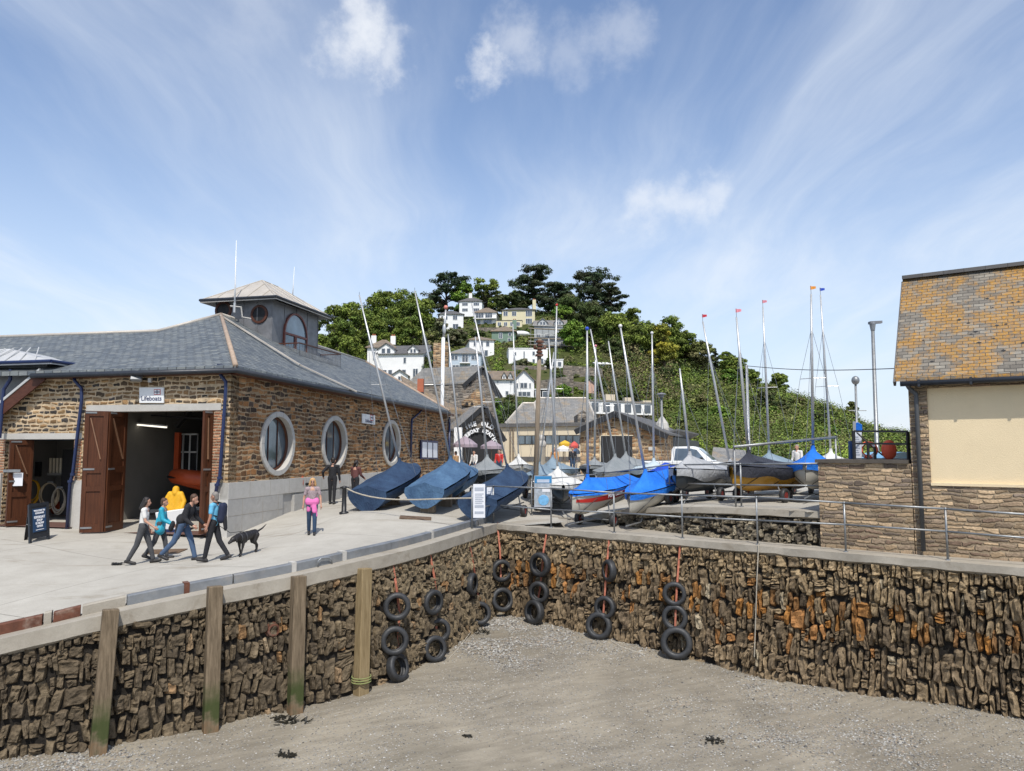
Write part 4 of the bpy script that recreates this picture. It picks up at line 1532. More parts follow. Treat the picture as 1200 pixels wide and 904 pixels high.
slope = (z_b1 - ZE) / (s_b1 - s_b0)
fb(0, S_D0, ZB, ZE - .12)
fb(S_D0, S_D1, ZLt, ZE - .12)
fb(S_D1, S_E0, ZB, ZE - .12)
fb(S_E0, s_b0, ZSt, ZE - .12)
fb(s_b0, S_E1, ZSt, ZE - .12, ZE - .12 + slope * (S_E1 - s_b0))
fb(S_E1, S_E1 + 1.6, ZB, ZE - .12 + slope * (S_E1 - s_b0), ZE - .12 + slope * (S_E1 + 1.6 - s_b0))
mb.build('front_wall', m_rubble, LS, fix=True)
# brick quoins at the big doorway
m_quoin = rubble('quoin_brick', (5.0, 11.0), (0.38, 0.29, 0.2), [(0.36, 0.15, 0.075), (0.27, 0.11, 0.06), (0.42, 0.22, 0.12), (0.22, 0.12, 0.08)], 0.009, 0.5, 0.01, .2, .5, .2)
for s0, s1, z0, z1 in ((S_D0 - .34, S_D0 + .0, H - 1.0, ZL), (S_D1, S_D1 + .0, 0, 0), (S_E0 - .30, S_E0, H - 1.0, ZS), (S_E1, S_E1 + .32, H - 1.0, ZS)):
    if s1 - s0 > .05:
        fblock(s0, s1, z0, z1, m_quoin, 'quoin', -.1, .006)
# lintels
fblock(S_D0 - .32, S_D1 + .25, ZL, ZLt, m_granite, 'lintel', -TW - .01, .03)
fblock(S_E0 - .30, S_E1 + .6, ZS, ZSt, m_granite, 'lintel', -TW - .01, .03)
# granite plinth on piers and along the side wall
zpl = fr_px(250, 566)[1]
fblock(-.09, S_D0 - .02, ZB, zpl, m_granite, 'plinth', -.2, .09)
fblock(S_D1 + .12, S_E0 - .02, ZB, fr_px(86, 563)[1], m_granite, 'plinth', -.2, .09)
fblock(S_E1 + .02, S_E1 + 1.5, ZB, fr_px(2, 555)[1], m_granite, 'plinth', -.2, .09)
# side wall with round window holes ------------------------------------------------
wins = []
for px, yt, yb_ in ((324, 484, 560), (391, 489.5, 550.5), (458, 490.5, 545.5)):
    t_, z0_ = sd_px(px, yb_); _, z1_ = sd_px(px, yt)
    wins.append((t_, (z0_ + z1_) / 2))
zcw = sum(w[1] for w in wins) / 3
RO, RI = 1.14, 0.96
wins = [(t_, zcw + (z - zcw) * .5) for t_, z in wins]
mb = MB()
TZ = ZE - .1
ZD = -0.010                                       # eaves fall very slightly along the side


def side_rect(t0, t1, z0, z1):
    mb.add([sdp(t0, z0), sdp(t1, z0), sdp(t1, z1), sdp(t0, z1)], [(0, 1, 2, 3)])


cur = 0
for t_, zc in wins:
    h_ = 1.3
    side_rect(cur, t_ - h_, ZB, TZ)
    side_rect(t_ - h_, t_ + h_, ZB, zc - h_)
    side_rect(t_ - h_, t_ + h_, zc + h_, TZ)
    n = 40
    ring_o, ring_i = [], []
    for i in range(n):
        a = 2 * math.pi * i / n
        ca, sa = math.cos(a), math.sin(a)
        q = h_ / max(abs(ca), abs(sa))
        ring_o.append(sdp(t_ + ca * q, zc + sa * q)); ring_i.append(sdp(t_ + ca * RO * .97, zc + sa * RO * .97))
    mb.add(ring_o + ring_i, [(i, (i + 1) % n, n + (i + 1) % n, n + i) for i in range(n)])
    cur = t_ + h_
side_rect(cur, T_END, ZB, TZ)
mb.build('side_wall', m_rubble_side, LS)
MB().hexa([sdp(0, ZB, -.06), sdp(0, ZB, -.3), sdp(0.02, ZB, -.3), sdp(0.02, ZB, -.06), sdp(0, TZ, -.06), sdp(0, TZ, -.3), sdp(.02, TZ, -.3), sdp(.02, TZ, -.06)])
# far end wall
e0, e1 = sdp(T_END, ZB), sdp(T_END, ZB) + FD * 9
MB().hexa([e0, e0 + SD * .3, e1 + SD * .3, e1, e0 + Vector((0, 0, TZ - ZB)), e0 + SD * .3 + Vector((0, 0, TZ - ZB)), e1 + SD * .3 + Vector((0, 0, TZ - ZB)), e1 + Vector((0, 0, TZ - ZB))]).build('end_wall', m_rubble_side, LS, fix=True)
for t_, zc in wins:
    c_ = sdp(t_, zc)
    w = MB().lathe([(RI, .0), (RI, .075), (RO - .02, .075), (RO, .055), (RO, -.02)], c_, NS, 48).build('round_window', m_granite, LS)
    MB().lathe([(RI + .003, .05), (RI + .003, -.24)], c_, NS, 48).build('reveal', m_granite, w, smooth=True)
    MB().lathe([(RI, -.26), (RI - .07, -.26), (RI - .07, -.13), (RI, -.13)], c_, NS, 48, True).build('frame', m_brown, w, smooth=True)
    MB().lathe([(0, -.20), (RI - .05, -.20)], c_, NS, 48).build('pane', m_glass, w, fix=True)
    for q in (-.3, .3):
        MB().beam(sdp(t_ + q, zc - .86, -.185), sdp(t_ + q, zc + .86, -.185), .035, .03).build('glazing_bar', m_brown2, w)
    # joints in the granite surround
    for i in range(14):
        a = 2 * math.pi * i / 14
        p0 = sdp(t_ + math.cos(a) * (RI + .005), zc + math.sin(a) * (RI + .005), .076); p1 = sdp(t_ + math.cos(a) * (RO - .025), zc + math.sin(a) * (RO - .025), .076)
        MB().beam(p0, p1, .014, .004, NS).build('joint', m_conc, w)
# side plinth: upper course and set-back lower courses
zp1 = fr_px(262, 566)[1]
m_gblock = concrete('granite_block', (0.33, 0.32, 0.30), (0.45, 0.435, 0.405), (0.26, 0.225, 0.185), None, 0.2, 2.0, 0.4)


def sblock(t0, t1, z0, z1, o, m, name):
    return MB().hexa([sdp(t0, z0, o), sdp(t0, z0, -.2), sdp(t1, z0, -.2), sdp(t1, z1 * 0 + z0, o), sdp(t0, z1, o), sdp(t0, z1, -.2), sdp(t1, z1, -.2), sdp(t1, z1, o)]).build(name, m, LS, fix=True)


sblock(-.09, T_END - 6, zp1 - .52, zp1, .10, m_granite, 'plinth')
sblock(-.088, 3.2, ZB, zp1 - .523, .097, m_gblock, 'plinth')
sblock(3.2, T_END - 6, ZB, zp1 - .523, .03, m_gblock, 'plinth')
sblock(3.9, 7.6, ZB, zp1 - .60, .16, m_gblock, 'plinth_step')
for t_ in [1.1 + 1.25 * i for i in range(8)]:
    MB().beam(sdp(t_, zp1 - .5, .1015), sdp(t_, zp1 - .02, .1015), .012, .004, NS).build('joint', m_conc, LS)
for t_ in (.7, 1.9, 2.9):
    MB().beam(sdp(t_, ZB + .3, .0985), sdp(t_, zp1 - .53, .0985), .012, .004, NS).build('joint', m_conc, LS)
for z_ in (zp1 - .525, zp1 - 1.05):
    MB().beam(sdp(-.09, z_, .099), sdp(3.2, z_, .099), .004, .014, Vector((0, 0, 1))).build('joint', m_conc, LS)

# roof ------------------------------------------------------------------
E0 = C0 + NS * .42 + NF * .42; E0 = Vector((E0.x, E0.y, ZE))
E1 = P(526, 481.5, 43.9)
R0 = P(259, 369, 33.4)
R1 = P(428, 424, 50.7)
RL = P(185, 388.5, 31.6)
s_el = fr_px(50, 440)[0]
EL = E0 + FD * (s_el + .42)
RLL = P(-60, 397.5, 34.0)
ELL = P(-60, 437, 25.4)
K1 = P(425, 461, (E0 + (E1 - E0) * .58).y)       # where the lower hip of the corner roof meets the eaves
th = Vector((0, 0, -.14))


def slab(pts, m, name, parent=LS, t=th, sm=False):
    mb = MB()
    n = len(pts)
    a = [Vector(p) for p in pts]
    nn = (a[1] - a[0]).cross(a[2] - a[0])
    if nn.z < 0: a.reverse()
    vs = a + [p + t for p in a]
    mb.add(vs, [tuple(range(n)), tuple(range(2 * n - 1, n - 1, -1))] + [(i, i + n, (i + 1) % n + n, (i + 1) % n) for i in range(n)])
    return mb.build(name, m, parent)


slab([E0, R0, RL, EL], m_slate, 'front_roof')
slab([EL, RL, RLL, ELL], m_slate, 'front_roof')
slab([E0, E1, R1, R0 + Vector((0, 0, .0))], m_slate, 'side_roof')
slab([R0, R1, R1 + FD * 7 + Vector((0, 0, -3)), RL + SD * 9 + FD * 3 + Vector((0, 0, -2.5)), RL], m_slate, 'rear_roof')
slab([E1, R1, R1 + FD * 7 + Vector((0, 0, -3.0)), E1 + FD * 9], m_slate, 'end_roof')
# ridge and hip tiles
for a, b_, nm in ((E0, R0, 'hip_tiles'), (RL, R0, 'ridge_tiles'), (RL, RLL, 'ridge_tiles'), (R0, R1, 'ridge_tiles'), (R1, E1, 'hip_tiles')):
    MB().tube([a + Vector((0, 0, .01)), b_ + Vector((0, 0, .01))], .085, 8).build(nm, m_leadroof if nm == 'ridge_tiles' else M('hip_mortar', (0.36, 0.27, 0.20), .8, 0, .2, 4), LS, smooth=True)
# gable-ward skirt: pale lead flashing strip below the turret
for i, (a, b_) in enumerate(((P(259, 370, 33.0), P(352, 428, 33.9)), (P(352, 428, 33.9), P(418, 459, 36.5)))):
    na = (R0 - E0).cross(E1 - E0).normalized()
    if na.z < 0: na = -na

    def onroof(p):
        # slide along the sight line to just above the side roof plane
        o_ = Vector((0, 0, H)); d_ = (p - o_)
        k_ = ((E0 - o_).dot(na) + .05) / d_.dot(na)
        return o_ + d_ * k_
    a, b_ = onroof(a), onroof(b_)
    MB().beam(a, b_, .16, .05, na).build('lead_flashing', m_leadroof, LS)
# gutters (navy) and fascia
gp = [EL + Vector((0, 0, -.16)) + NF * .03, E0 + Vector((0, 0, -.16)) + (NF + NS) * .03, E1 + Vector((0, 0, -.16)) + NS * .03]
MB().tube(gp, .085, 10).build('gutter', m_darkgutter, LS, smooth=True)
MB().hexa([sdp(-.0, ZE - .24, .02), sdp(0, ZE - .24, .0), sdp(T_END, E1.z - .24, 0), sdp(T_END, E1.z - .24, .40), sdp(0, ZE - .14, .4), sdp(0, ZE - .14, 0), sdp(T_END, E1.z - .14, 0), sdp(T_END, E1.z - .14, .4)]).build('soffit', m_brown2, LS, fix=True)
MB().hexa([fr(0, ZE - .24, .36), fr(0, ZE - .24, 0), fr(s_el, ZE - .24, 0), fr(s_el, ZE - .24, .36), fr(0, ZE - .14, .36), fr(0, ZE - .14, 0), fr(s_el, ZE - .14, 0), fr(s_el, ZE - .14, .36)]).build('soffit', m_brown2, LS, fix=True)
# barge board running down to the left, and the roof slope behind it
a, b_ = fr(s_el - .3, ZE - .1, .30), fr(s_el + 3.2, ZE - .1 + slope * 3.5, .30)
MB().beam(a, b_, .06, .46, Vector((0, 0, 1))).build('barge_board', m_brown2, LS)
a2, b2 = fr(s_el - .2, ZE + .10, .36), fr(s_el + 3.2, ZE + .10 + slope * 3.4, .36)
slab([a2, b2, b2 + SD * 3.4, a2 + SD * 3.4], m_leadlight, 'side_slope', t=Vector((0, 0, -.1)))
# downpipes
for pts in ([fr_px(91, 440), fr_px(92, 447), fr_px(100, 456), fr_px(100, 470), fr_px(91, 556), fr_px(88, 564), fr_px(84, 622)],
            [fr_px(262, 432), fr_px(262, 440), fr_px(268, 448), fr_px(268, 458), fr_px(262, 560), fr_px(259, 568), fr_px(257, 580)]):
    w3 = [fr(s, z, .16 if i < len(pts) - 3 else .2) for i, (s, z) in enumerate(pts)]
    if pts[0][0] < 2:                            # the corner pipe hangs a little in front of the corner
        w3 = [p + NS * .0 for p in w3]
    dp = MB().tube(w3, .055, 10).build('downpipe', m_navy, LS, smooth=True)
    MB().box(w3[0] + Vector((0, 0, .02)), (.2, .18, .2), .23).build('hopper', m_navy, dp)
    for q in (4, 5):
        MB().lathe([(.08, -.04), (.08, .04), (.05, .04)], w3[q], (0, 0, 1), 12).build('collar', m_navy, dp)
pts = [sd_px(489, 477), sd_px(489, 484), sd_px(480, 492), sd_px(479, 536)]
MB().tube([sdp(t_, z, .12 if i else .38) for i, (t_, z) in enumerate(pts)], .06, 8).build('downpipe', m_navy, LS, smooth=True)
t_, z_ = sd_px(522, 500)
MB().tube([sdp(T_END - .2, E1.z - .3, .14), sdp(T_END - .2, ZB, .14)], .07, 8).build('downpipe', m_navy, LS, smooth=True)

# turret -----------------------------------------------------------------
TC = Vector((P(318, 392, 34.0).x, 34.0, 0))       # near right corner
TWD, TDP = 3.0, 4.5
zt0, zt1 = H + 4.0, P(322, 351, 34.0).z
q = [TC, TC + SD * TDP, TC + SD * TDP + FD * TWD, TC + FD * TWD]
TR = LS
mb = MB()
mb.hexa([Vector((v.x, v.y, zt0)) for v in q] + [Vector((v.x, v.y, zt1)) for v in q])
mb.build('turret_wall', m_lead, LS, fix=True)
# lead rolls
for i in range(5):
    for (a0, dirn, L_) in ((TC, FD, TWD), (TC, SD, TDP)):
        p = a0 + dirn * (L_ * i / 4 * .98 + .02) + (NF if dirn is FD else NS) * .01
        MB().tube([Vector((p.x, p.y, zt0)), Vector((p.x, p.y, zt1))], .022, 6).build('lead_roll', m_lead, LS)
ov = .48
qe = [TC + NS * ov + NF * ov, TC + SD * TDP + NS * ov + SD * ov, TC + SD * (TDP + ov) + FD * (TWD + ov), TC + FD * (TWD + ov) + NF * ov]
qe = [Vector((v.x, v.y, zt1 + .02)) for v in qe]
pk0 = TC + FD * TWD / 2 + SD * (TWD / 2); pk1 = TC + FD * TWD / 2 + SD * (TDP - TWD / 2)
pk0 = Vector((pk0.x, pk0.y, P(312, 329, pk0.y).z)); pk1 = Vector((pk1.x, pk1.y, pk0.z))
for pts in ([qe[0], qe[1], pk1, pk0], [qe[1], qe[2], pk1], [qe[2], qe[3], pk0, pk1], [qe[3], qe[0], pk0]):
    slab(pts, m_leadroof, 'turret_roof', t=Vector((0, 0, -.12)))
for a, b_ in ((qe[0], pk0), (qe[3], pk0), (qe[1], pk1), (pk0, pk1)):
    MB().tube([a, b_], .04, 6).build('roof_roll', m_leadroof, LS)
for (a, b_, apx, n) in ((qe[3], qe[0], pk0, 5), (qe[0], qe[1], None, 6)):
    for i in range(1, n):
        e = a.lerp(b_, i / n)
        if apx is not None:
            w_ = 1 - abs(i / n - .5) * 2
            tgt = (a if i / n < .5 else b_).lerp(apx, w_)
        else:
            u_ = i / n
            tgt = pk0.lerp(pk1, min(1, max(0, (u_ - .33) / .34)))
            if u_ < .33: tgt = a.lerp(pk0, u_ / .33)
            if u_ > .67: tgt = b_.lerp(pk1, (1 - u_) / .33)
        MB().tube([e + Vector((0, 0, .015)), tgt + Vector((0, 0, .015))], .025, 6).build('roof_roll', m_leadroof, LS)
MB().tube(qe + [qe[0]], .07, 8).build('gutter', m_darkgutter, LS)


def tf(px, py):                                   # point on the turret's front face
    o_ = Vector((0, 0, H)); d_ = P(px, py, 30) - o_
    k_ = (TC - o_).dot(NF) / d_.dot(NF)
    return o_ + d_ * k_


def ts(px, py):
    o_ = Vector((0, 0, H)); d_ = P(px, py, 30) - o_
    k_ = (TC - o_).dot(NS) / d_.dot(NS)
    return o_ + d_ * k_


for px, py in ((262, 364), (304, 368.5)):
    c_ = tf(px, py)
    w = MB().lathe([(.33, -.02), (.33, .06), (.43, .06), (.45, .02), (.45, -.02)], c_, NF, 28).build('round_window', m_brown2, LS)
    MB().lathe([(0, .025), (.335, .025)], c_, NF, 28).build('pane', m_dark, w, fix=True)
# arched balcony doors on the turret's right face
a, b_ = ts(332, 400), ts(358, 400)
cx = (a + b_) / 2
wd = (b_ - a).length / 2
zsp = ts(345, 394).z; zbt = zsp - 1.55
door = MB()
arch = [Vector((cx.x, cx.y, 0)) + SD * (-wd) + Vector((0, 0, zbt))] + [Vector((cx.x, cx.y, zsp)) + SD * (-wd * math.cos(math.pi * i / 16)) + Vector((0, 0, wd * math.sin(math.pi * i / 16))) for i in range(17)] + [Vector((cx.x, cx.y, 0)) + SD * wd + Vector((0, 0, zbt))]
door.prism([p + NS * .01 for p in arch], NS * .03)
dr = door.build('balcony_door', m_glass, LS)
mb = MB()
for i in range(len(arch) - 1):
    mb.beam(arch[i] + NS * .05, arch[i + 1] + NS * .05, .09, .1, NS)
mb.beam(Vector((cx.x, cx.y, zsp)) - SD * wd + NS * .05, Vector((cx.x, cx.y, zsp)) + SD * wd + NS * .05, .1, .1, NS)
for q in (-.02, .0):
    mb.beam(Vector((cx.x, cx.y, zbt)) + SD * q * 3 + NS * .05, Vector((cx.x, cx.y, zsp)) + SD * q * 3 + NS * .05, .12, .08, NS)
for z_ in (.25, .5):
    mb.beam(Vector((cx.x, cx.y, zbt + z_ * 1.4)) - SD * wd + NS * .05, Vector((cx.x, cx.y, zbt + z_ * 1.4)) + SD * wd + NS * .05, .05, .05, NS)
mb.build('frame', M('red_brown_frame', (0.16, 0.045, 0.03), .5), dr)
# balcony rail
bw = 1.15
b0 = cx - SD * (wd + .5); b1 = cx + SD * (wd + 1.6)
zr = zbt + .95
bal = MB()
corners = [b0, b0 + NS * bw, b1 + NS * bw, b1]
cr = [Vector((v.x, v.y, zr)) for v in corners]
for a, b_ in zip(cr[:-1], cr[1:]):
    bal.beam(a, b_, .07, .05)
bal.build('balcony_rail', m_brown2, LS)
mb = MB()
for a, b_ in zip(cr[:-1], cr[1:]):
    n = max(2, int((b_ - a).length / .14))
    for i in range(n + 1):
        p = a.lerp(b_, i / n)
        mb.tube([p, Vector((p.x, p.y, zbt - .15))], .012, 4)
mb.build('balusters', m_lead, LS)
slab([Vector((v.x, v.y, zbt - .1)) for v in corners], m_leadroof, 'balcony_floor')

# small lead-roofed stair lantern at the far left
LC = P(20, 432, 25.6)
lz0, lz1 = LC.z - 1.5, LC.z + .15
cl = Vector((LC.x, LC.y, 0))
q = [cl + FD * -1.25, cl + FD * -1.25 + SD * 2.6, cl + FD * 1.6 + SD * 2.6, cl + FD * 1.6]
MB().hexa([Vector((v.x, v.y, lz0)) for v in q] + [Vector((v.x, v.y, lz1)) for v in q]).build('lantern_wall', m_lead, LS, fix=True)
ce = [cl + FD * -1.9 + NF * .5, cl + FD * -1.9 + SD * 3.1, cl + FD * 2.1 + SD * 3.1, cl + FD * 2.1 + NF * .5]
ce = [Vector((v.x, v.y, lz1)) for v in ce]
ap0 = P(11, 409, 27.0); ap1 = ap0 + FD * .6
for pts in ([ce[3], ce[0], ap0, ap1], [ce[0], ce[1], ap0], [ce[1], ce[2], ap1, ap0], [ce[2], ce[3], ap1]):
    slab(pts, m_leadlight, 'lantern_roof', t=Vector((0, 0, -.1)))
for i in range(1, 6):
    e = ce[0].lerp(ce[3], i / 6)
    MB().tube([e + Vector((0, 0, .01)), e.lerp(ap0, .9) * .5 + (e + SD * 1.3 + Vector((0, 0, .75))) * .5], .022, 6).build('roof_roll', m_leadlight, LS)
MB().tube(ce + [ce[0]], .06, 8).build('gutter', m_navy, LS)
c_ = P(12, 445, 25.2)
MB().tube([c_ + Vector((0, 0, .35)), c_, c_ - Vector((.2, 0, .35)), c_ - Vector((.25, 0, 2))], .06, 8).build('downpipe', m_navy, LS)

# aerials
for (px, y0, y1, Y, lb) in ((277, 282, 359, 33.6, 'tall white whip aerial in front of the turret roof'), (345, 313, 346, 37.5, 'thin whip aerial behind the turret roof')):
    a, b_ = P(px - 2, y1, Y), P(px, y0, Y)
    t = thing('aerial', lb, 'aerial', a, 'aerials on the turret')
    MB().tube([a, a.lerp(b_, .35), b_], [.045, .035, .014] if Y < 35 else [.03, .02, .012], 6).build('whip', m_whiteg, t, smooth=True)
    if Y < 35:
        MB().tube([a - Vector((0, 0, .3)), a + Vector((0, 0, .15))], .06, 8).build('base', m_alu, t)
        MB().tube([a + Vector((-.2, 0, 0)), a + Vector((.3, 0, -.05)), a + Vector((.35, .05, -.5)), a + Vector((.7, .2, -.55))], .04, 6).build('bracket', m_granite, t)
    else:
        MB().tube([a - Vector((0, 0, .3)), a], .035, 6).build('base', m_alu, t)

# doors -------------------------------------------------------------------


def door_leaf(name, p0, p1, z0, z1, label=None, strap=True, flip=1):
    """framed and panelled timber leaf between two plan points"""
    p0, p1 = Vector((p0.x, p0.y, 0)), Vector((p1.x, p1.y, 0))
    d_ = (p1 - p0); w = d_.length; d_.normalize()
    n_ = Vector((d_.y, -d_.x, 0)) * flip
    hgt = z1 - z0

    def bx(u0, u1, v0, v1, o0, o1, mb):
        pts = []
        for v in (v0, v1):
            for (u, o_) in ((u0, o0), (u1, o0), (u1, o1), (u0, o1)):
                q_ = p0 + d_ * u + n_ * o_
                pts.append(Vector((q_.x, q_.y, z0 + v)))
        mb.hexa(pts)
    mb = MB(); bx(0, w, 0, hgt, -.03, .015, mb)
    leaf = mb.build(name, m_brown, LS, fix=True)
    mb = MB()
    st = .13
    bx(0, st, 0, hgt, .015, .05, mb); bx(w - st, w, 0, hgt, .015, .05, mb)
    for v0, v1 in ((0, .26), (hgt * .335, hgt * .335 + .16), (hgt * .485, hgt * .485 + .2), (hgt - .16, hgt)):
        bx(st, w - st, v0, v1, .017, .048, mb)
    mb.build('frame', m_brown, leaf, fix=True)
    mb = MB()
    a = p0 + d_ * (st + .04) + n_ * .04; b_ = p0 + d_ * (w - st - .04) + n_ * .04
    mb.beam(Vector((a.x, a.y, z0 + hgt * (.94 if flip > 0 else .6))), Vector((b_.x, b_.y, z0 + hgt * (.60 if flip > 0 else .94))), .03, .05, n_)
    mb.build('brace', M('brace_timber', (0.21, 0.11, 0.06), .6), leaf)
    for v in (.12, hgt * .51, hgt - .08):
        mb = MB(); bx(.02, .34, v, v + .055, .05, .065, mb)
        mb.build('hinge', m_galv, leaf, fix=True)
    if label: leaf['label'] = label
    return leaf


zd0 = ZB + .12
a, b_, c_ = P(93, 622, 23.7), P(122, 620, 24.05), P(143, 617, 24.9)
zdo = gz(a.x, a.y) + .03
zdt = ZL - .02
door_leaf('folding_door', a, P(121, 620, 23.95), zdo, zdt)
door_leaf('folding_door', P(121.5, 620, 23.97), P(142.5, 618, 24.95), zdo, zdt)
door_leaf('folding_door', fr(S_D0 + .02, 0, .02), fr(S_D0 + .06, 0, -1.0), zdo, zdt, flip=-1)
door_leaf('folding_door', fr(S_D0 + .02, 0, .42), fr(S_D0 - .02, 0, .03), zdo, zdt)
sl = door_leaf('store_door', P(6, 614, 25.0), P(34, 612, 25.6), gz(-17, 25) + .04, ZS - .03, 'panelled store door with a white notice')
for (px, py, w, h_) in ((20, 562, .34, .44),):
    c_ = P(px, py, 25.15)
    MB().box(c_, (w, .02, h_), .3).build('paper', m_paper, sl)
MB().box(P(14, 552, 25.0), (.5, .04, .09), .3).build('closer', m_galv, sl)

# interior -----------------------------------------------------------------
m_in = M('interior_wall', (0.20, 0.19, 0.17), .85, 0, .1, .8)
m_infl = M('interior_floor', (0.12, 0.062, 0.048), .7, 0, .2, 1.2)
DEP = 9.0


def room(s0, s1, dep, z0, z1, ceil=True):
    """back, side walls, ceiling of the boat hall"""
    i0 = -TW - .002
    mb = MB()
    mb.add([fr(s0, z0, -dep), fr(s1, z0, -dep), fr(s1, z1, -dep), fr(s0, z1, -dep)], [(0, 1, 2, 3)])
    mb.add([fr(s0, z0, i0), fr(s0, z0, -dep), fr(s0, z1, -dep), fr(s0, z1, i0)], [(0, 1, 2, 3)])
    mb.add([fr(s1, z0, i0), fr(s1, z0, -dep), fr(s1, z1, -dep), fr(s1, z1, i0)], [(0, 1, 2, 3)])
    mb.add([fr(s0, z1, i0), fr(s0, z1, -dep), fr(s1, z1, -dep), fr(s1, z1, i0)], [(0, 1, 2, 3)])
    mb.build('inner_wall', m_in, LS)
    mb = MB()
    mb.add([fr(s0, z0, .25), fr(s0, z0, -dep), fr(s1, z0, -dep), fr(s1, z0, .25)], [(0, 3, 2, 1)])
    mb.build('inner_floor', m_infl, LS)


zfl = gz(*fr(2.5, 0, .1).xy) + .035
room(.5, S_D1 + .45, DEP, zfl, ZL + .9)
room(S_D1 + .5, S_E1 + 1.0, 3.2, gz(*fr(7, 0, .1).xy) + .035, ZS + .35)
# roof truss and pipes seen through the doorway
mb = MB()
mb.beam(fr(.7, ZL - 1.6, -3.5), fr(3.4, ZL + .8, -3.5), .14, .25, NF)
mb.beam(fr(.6, ZL - .3, -2.6), fr(5, ZL + .0, -2.6), .06, .06, NF)
mb.beam(fr(4.6, ZL - .4, -3.5), fr(3.6, ZL + .7, -3.5), .12, .2, NF)
mb.build('truss', m_dark, LS)
# fluorescent tube (lit)
mfl, k, b = new_mat('tube_light')
put(k, b, Base_Color=(.8, .8, .75), Emission_Color=(1, .93, .8), Emission_Strength=1.3)
a, b_ = P(161, 498, 27.5), P(194, 501, 27.0)
t = thing('strip_light', 'lit fluorescent strip light hanging inside the big doorway', 'light', (a + b_) / 2)
MB().beam(a, b_, .14, .05).build('diffuser', mfl, t)
MB().beam(a + Vector((0, 0, .055)), b_ + Vector((0, 0, .055)), .18, .05).build('housing', m_whiteg, t)
for q in (a, b_):
    MB().tube([q + Vector((0, 0, .07)), Vector((q.x, q.y, ZL + .88))], .008, 4).build('hanger', m_dark, t)
# back wall furniture
mb = MB(); mb.box(P(164, 523, 31.2), (3.2, .3, 1.0), -.225)
tag(mb.build('wall_cupboard', m_in), 'pale wall cupboard high on the back wall inside the lifeboat hall', 'cupboard')
t = thing('inner_window', 'white framed inner window with bars on the right inside the lifeboat hall', 'window', P(219, 556, 29.3))
c_ = P(219, 533, 29.3)
MB().box(c_, (.85, .05, 1.6), -.225).build('pane', m_dark, t)
mb = MB()
for q in (-.42, -.14, .14, .42):
    mb.box(c_ + Vector((q * .97, -.05 - q * -.0, 0)), (.06, .05, 1.65), -.225)
for q in (-.8, .1, .8):
    mb.box(c_ + Vector((0, -.05, q)), (.9, .045, .06), -.225)
mb.build('frame', m_whiteg, t)
mb = MB(); mb.box(P(208, 530, 28.6), (.2, .14, 1.5), -.225)
tag(mb.build('lifting_strop', m_orange), 'orange strop hung beside the inner window of the lifeboat hall', 'strop')
t = thing('tool_board', 'dark tool board with gear on the back wall of the lifeboat hall', 'tool board', P(172, 580, 31.9))
MB().box(P(171, 557, 31.9), (1.9, .12, 1.2), -.225).build('board', m_dark, t)
rr = random.Random(8)
for i in range(7):
    MB().box(P(164 + i * 3.0, 550 + rr.uniform(-3, 10), 31.8), (rr.uniform(.06, .22), .08, rr.uniform(.2, .45)), -.225).build('gear', rr.choice((m_galv, m_white, m_red, m_black)), t)


def rib(name, label, bow, direction, L, beam, tube_r, parts=True):
    """inflatable lifeboat: sponson tube bent into a bow, rigid V hull below"""
    d_ = Vector((direction[0], direction[1], 0)).normalized()
    n_ = Vector((-d_.y, d_.x, 0))
    t = thing(name, label, 'inflatable boat', bow - Vector((0, 0, .9)))
    pts = []
    for sgn, rng in ((-1, range(0, 11)), (1, range(9, -1, -1))):
        for i in rng:
            q = i / 10
            y = (beam / 2 - tube_r) * (1 - q ** 3.2)
            pts.append(bow - d_ * (L * (1 - q) + tube_r) + n_ * sgn * y + Vector((0, 0, .28 * q ** 2 - .2)))
    MB().tube(pts, tube_r, 14).build('sponson', m_orange, t, smooth=True)
    mb = MB()
    mb.tube([p + Vector((0, 0, -tube_r * .1)) + (p - (bow - d_ * L * .5)).normalized() * tube_r * .98 for p in pts], .05, 8)
    mb.build('rubbing_strake', m_black, t, smooth=True)

    def hull(u, v):
        q = v
        y = (beam / 2 - tube_r) * (1 - q ** 2.6) * (u * 2 - 1)
        kz = -.2 - (.62 - .35 * q ** 3) * (1 - abs(u * 2 - 1)) + .28 * q ** 2
        p = bow - d_ * (L * (1 - q) + tube_r) + n_ * y
        return Vector((p.x, p.y, bow.z + kz))
    MB().grid(hull, 12, 10).build('hull', m_orange, t, smooth=True)
    MB().box(bow - d_ * L * .55 + Vector((0, 0, .1)), (.6, .6, .5), math.atan2(d_.y, d_.x)).build('console', m_black, t)
    MB().box(bow - d_ * L * .98 + Vector((0, 0, .15)), (.35, .45, .8), math.atan2(d_.y, d_.x)).build('outboard', m_black, t)
    return t


rib('inflatable_boat', 'orange inflatable lifeboat raised high on the right inside the big doorway', P(197, 561, 27.2), (-.85, -.35), 4.4, 2.0, .28)
rib('inflatable_boat', 'smaller orange inflatable boat low in the shade on the left of the lifeboat hall', P(167, 590, 28.6), (.9, -.25), 3.4, 1.7, .25)
t = thing('boat_carriage', 'dark launching carriage under the raised inflatable boat', 'trailer', P(214, 622, 27.3))
g = P(214, 622, 27.3)
for dx in (-.5, .9):
    MB().lathe([(.36, -.12), (.42, -.08), (.42, .08), (.36, .12), (.15, .1), (.15, -.1)], g + Vector((dx, 0, .42)), (.3, 1, 0), 20, True).build('wheel', m_rubber, t)
MB().beam(g + Vector((-1.2, 0, .7)), g + Vector((1.8, .5, .85)), .12, .12).build('frame', m_galv, t)
